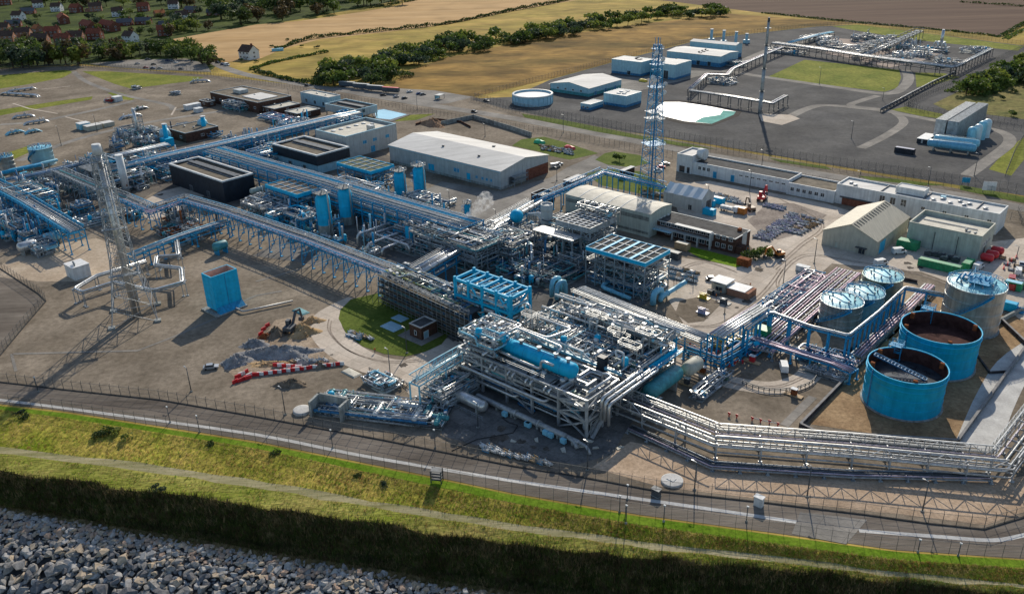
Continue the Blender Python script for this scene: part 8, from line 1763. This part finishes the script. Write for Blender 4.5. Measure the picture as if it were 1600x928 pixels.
skid('silver skid with a bent pipe end on the gravel left of the oval road', 1096, 630, 4, 17, 2.2, 34, 611, [clad, galv, steel], 16, kinds='vvp')
skid('dark blue pipe cage inside the kerbed bay under the high white rack', 1150, 558, 10, 8, 2.6, 30, 621, [bluesteel, yellow, darksteel], 8)
# hoses on the apron
mb = MB(); mb.pipe([G(706, 704, .1), G(745, 686, .1), G(770, 682, .1), G(802, 676, .1), G(809, 664, .1), G(795, 660, .1), G(785, 653, .1), G(800, 646, .1)], .12, 5)
one('hose', 'black hose snaking across the shaded apron', 'hose', mb.mesh('hose', rubber), (0, 0, 0))
# people
def figure(name, arms, stride):
    me = bpy.data.meshes.new(name); V = [(0, 0, .95), (0, 0, 1.2), (0, 0, 1.42), (0, 0, 1.54), (0, 0.02, 1.72), (.1, stride, .9), (.11, stride * 1.4, .48), (.11, stride * 1.2, .08), (.11, stride * 1.2 + .16, .04), (-.1, -stride, .9), (-.11, -stride * 1.2, .48), (-.11, -stride * 1.8, .08), (-.11, -stride * 1.8 + .16, .04), (.2, 0, 1.40), (.26, -.02, 1.13), (.27, arms, .90), (.27, arms + .05, .8), (-.2, 0, 1.40), (-.26, .02, 1.13), (-.27, .1, .90), (-.27, .14, .8)]
    E = [(0, 1), (1, 2), (2, 3), (3, 4), (0, 5), (5, 6), (6, 7), (7, 8), (0, 9), (9, 10), (10, 11), (11, 12), (2, 13), (13, 14), (14, 15), (15, 16), (2, 17), (17, 18), (18, 19), (19, 20)]; Rr = [.16, .16, .17, .07, .115, .1, .075, .055, .05, .1, .075, .055, .05, .075, .055, .042, .04, .075, .055, .042, .04]
    me.from_pydata(V, E, []); o = bpy.data.objects.new(name, me); COL.objects.link(o); sk = o.modifiers.new('skin', 'SKIN')
    for i, r_ in enumerate(Rr): me.skin_vertices[0].data[i].radius = (r_, r_)
    me.skin_vertices[0].data[0].use_root = True
    sb = o.modifiers.new('sub', 'SUBSURF'); sb.levels = 1; dg = bpy.context.evaluated_depsgraph_get(); out = bpy.data.meshes.new_from_object(o.evaluated_get(dg)); bpy.data.objects.remove(o)
    skin = mat('skin', (.45, .28, .2), .6)
    for m in (mat('dark_trousers', (.03, .035, .05), .8), mat('hi_vis_orange', (.75, .22, .03), .6), mat('white_helmet', (.75, .75, .72), .4), skin): out.materials.append(m)
    for p in out.polygons: z = p.center.z; p.material_index = 0 if z < .92 else (1 if z < 1.46 and not (abs(p.center.x) > .2 and z < .93) else (2 if z > 1.73 else 3)); p.use_smooth = True
    return out
FIG = [figure('person', .12, .03), figure('person', .18, .14)]
for k, (px, py, a, w_) in enumerate(((1132, 392, 20, 'standing at the kerb left of the lawn tip'), (1153, 394, 200, 'walking near the right tip of the narrow lawn'), (1168, 393, 140, 'standing at the end of the lawn by the bushes'), (1119, 466, 60, 'walking toward the yellow lifting frame'), (1126, 461, 90, 'standing among red stands left of the gatehouse'), (1157, 465, 20, 'standing at the gatehouse brick block'), (1172, 449, 40, 'standing right of the gatehouse block'), (586, 551, 10, 'standing on the shaded edge of the oval lawn'))):
    o = one('person', 'worker in orange top ' + w_, 'person', FIG[k % 2], G(px, py) + Vector((0, 0, .07)), R(a), 'workers on the site')
# ================================================================ LABELS: say which one
MARKS = [('the silver-clad tank', 1527, 470), ('the nearer open blue tank', 1415, 610), ('the farther open blue tank', 1470, 540), ('the three small tanks', 1350, 480), ('the gabled cream shed', 1345, 370), ('the green container', 1467, 415), ('the brick office', 1100, 370), ('the workshop', 960, 325), ('the warehouse', 725, 250), ('the oval road', 1220, 590), ('the gatehouse', 1145, 450), ('the blue mast', 1018, 260), ('the admin building', 1250, 300), ('the big process module', 820, 620), ('the round cap', 1050, 752), ('the blast wall', 515, 640), ('the excavator', 455, 515), ('the blue boxy tower', 345, 460), ('the flare tower', 205, 440), ('the navy shed', 335, 290), ('the brown brick office', 395, 160), ('the blue pool', 610, 180), ('the car park', 240, 100), ('the lone white house', 390, 85), ('the trailer row', 578, 138), ('the round tank', 833, 155), ('the gabled annex hall', 915, 135), ('the blue block', 1015, 105), ('the compressor halls', 1105, 85), ('the white pond', 1085, 177), ('the vent pole', 1190, 110), ('the annex lawn', 1300, 120), ('the silencer stack', 1470, 65), ('the white vessels', 1530, 210), ('the long terrace', 140, 48), ('the wood', 500, 15), ('the village front trees', 70, 98), ('the dry pasture', 700, 55), ('the brown hillside', 980, 65), ('the oval lawn', 610, 510), ('the pallet yard', 1230, 345), ('the concrete crossing', 1290, 825), ('the stile', 683, 750), ('the fabric store', 1075, 312), ('the access road bend', 480, 132), ('the heath', 1550, 150), ('the concrete road', 1560, 640), ('the grass track', 300, 745), ('the left pipe crossings', 40, 190), ('the village top', 170, 8), ('the grey stack', 855, 350), ('the blue stacks', 290, 205), ('the silver drums', 60, 390), ('the ribbed cooler', 460, 290), ('the warehouse-side cooler', 575, 260), ('the two tall vessels', 525, 330), ('the short blue vessel', 641, 370), ('the open blue frame', 770, 450), ('the striped cooler', 985, 400), ('the grid platform', 150, 280), ('the grey parapet building', 560, 215), ('the ball vessel', 808, 355), ('the sandy ground', 100, 410), ('the lattice chimney', 215, 205), ('the pipe bridge bend', 350, 340)]
MK = [(n, x, y) for n, x, y in MARKS]
buckets = {}
for o, lab, P in AUTO:
    x, y = PX(P); n, mx_, my_ = min(MK, key=lambda m: (m[1] - x) ** 2 + (2.2 * (m[2] - y)) ** 2)
    dx, dy = x - mx_, y - my_
    rel = 'near' if abs(dx) < 14 and abs(dy) < 8 else (('right of' if dx > 0 else 'left of') if abs(dx) > 1.6 * abs(dy) else ('before' if dy > 0 else 'beyond'))
    buckets.setdefault((lab, rel, n), []).append((x, y, o))
ORD = ['first', 'second', 'third', 'fourth', 'fifth', 'sixth', 'seventh', 'eighth', 'ninth', 'tenth', 'eleventh', 'twelfth', 'thirteenth', 'fourteenth', 'fifteenth', 'sixteenth', 'seventeenth', 'eighteenth', 'nineteenth', 'twentieth']
CARD = 'one two three four five six seven eight nine ten eleven twelve thirteen fourteen fifteen sixteen seventeen eighteen nineteen twenty'.split()
for (lab, rel, n), L in buckets.items():
    L.sort(key=lambda q: q[0])
    for i, (x, y, o) in enumerate(L):
        if len(L) == 1: o['label'] = f'{lab} {rel} {n}'
        elif i < 20: o['label'] = f'{lab}, {ORD[i]} from left of {CARD[min(len(L), 20) - 1] if len(L) <= 20 else "many"} {rel} {n}'
        else: o['label'] = f'{lab} toward the right of many {rel} {n}'
        if len(o['label'].split()) > 16: o['label'] = f'{lab}, {ORD[min(i, 19)]} from left {rel} {n}'
        if len(o['label'].split()) > 16: o['label'] = f'{ORD[min(i, 19)]} {lab} {rel} {n}'
        if len(L) == 1 and len(o['label'].split()) < 4: o['label'] = 'single ' + o['label']
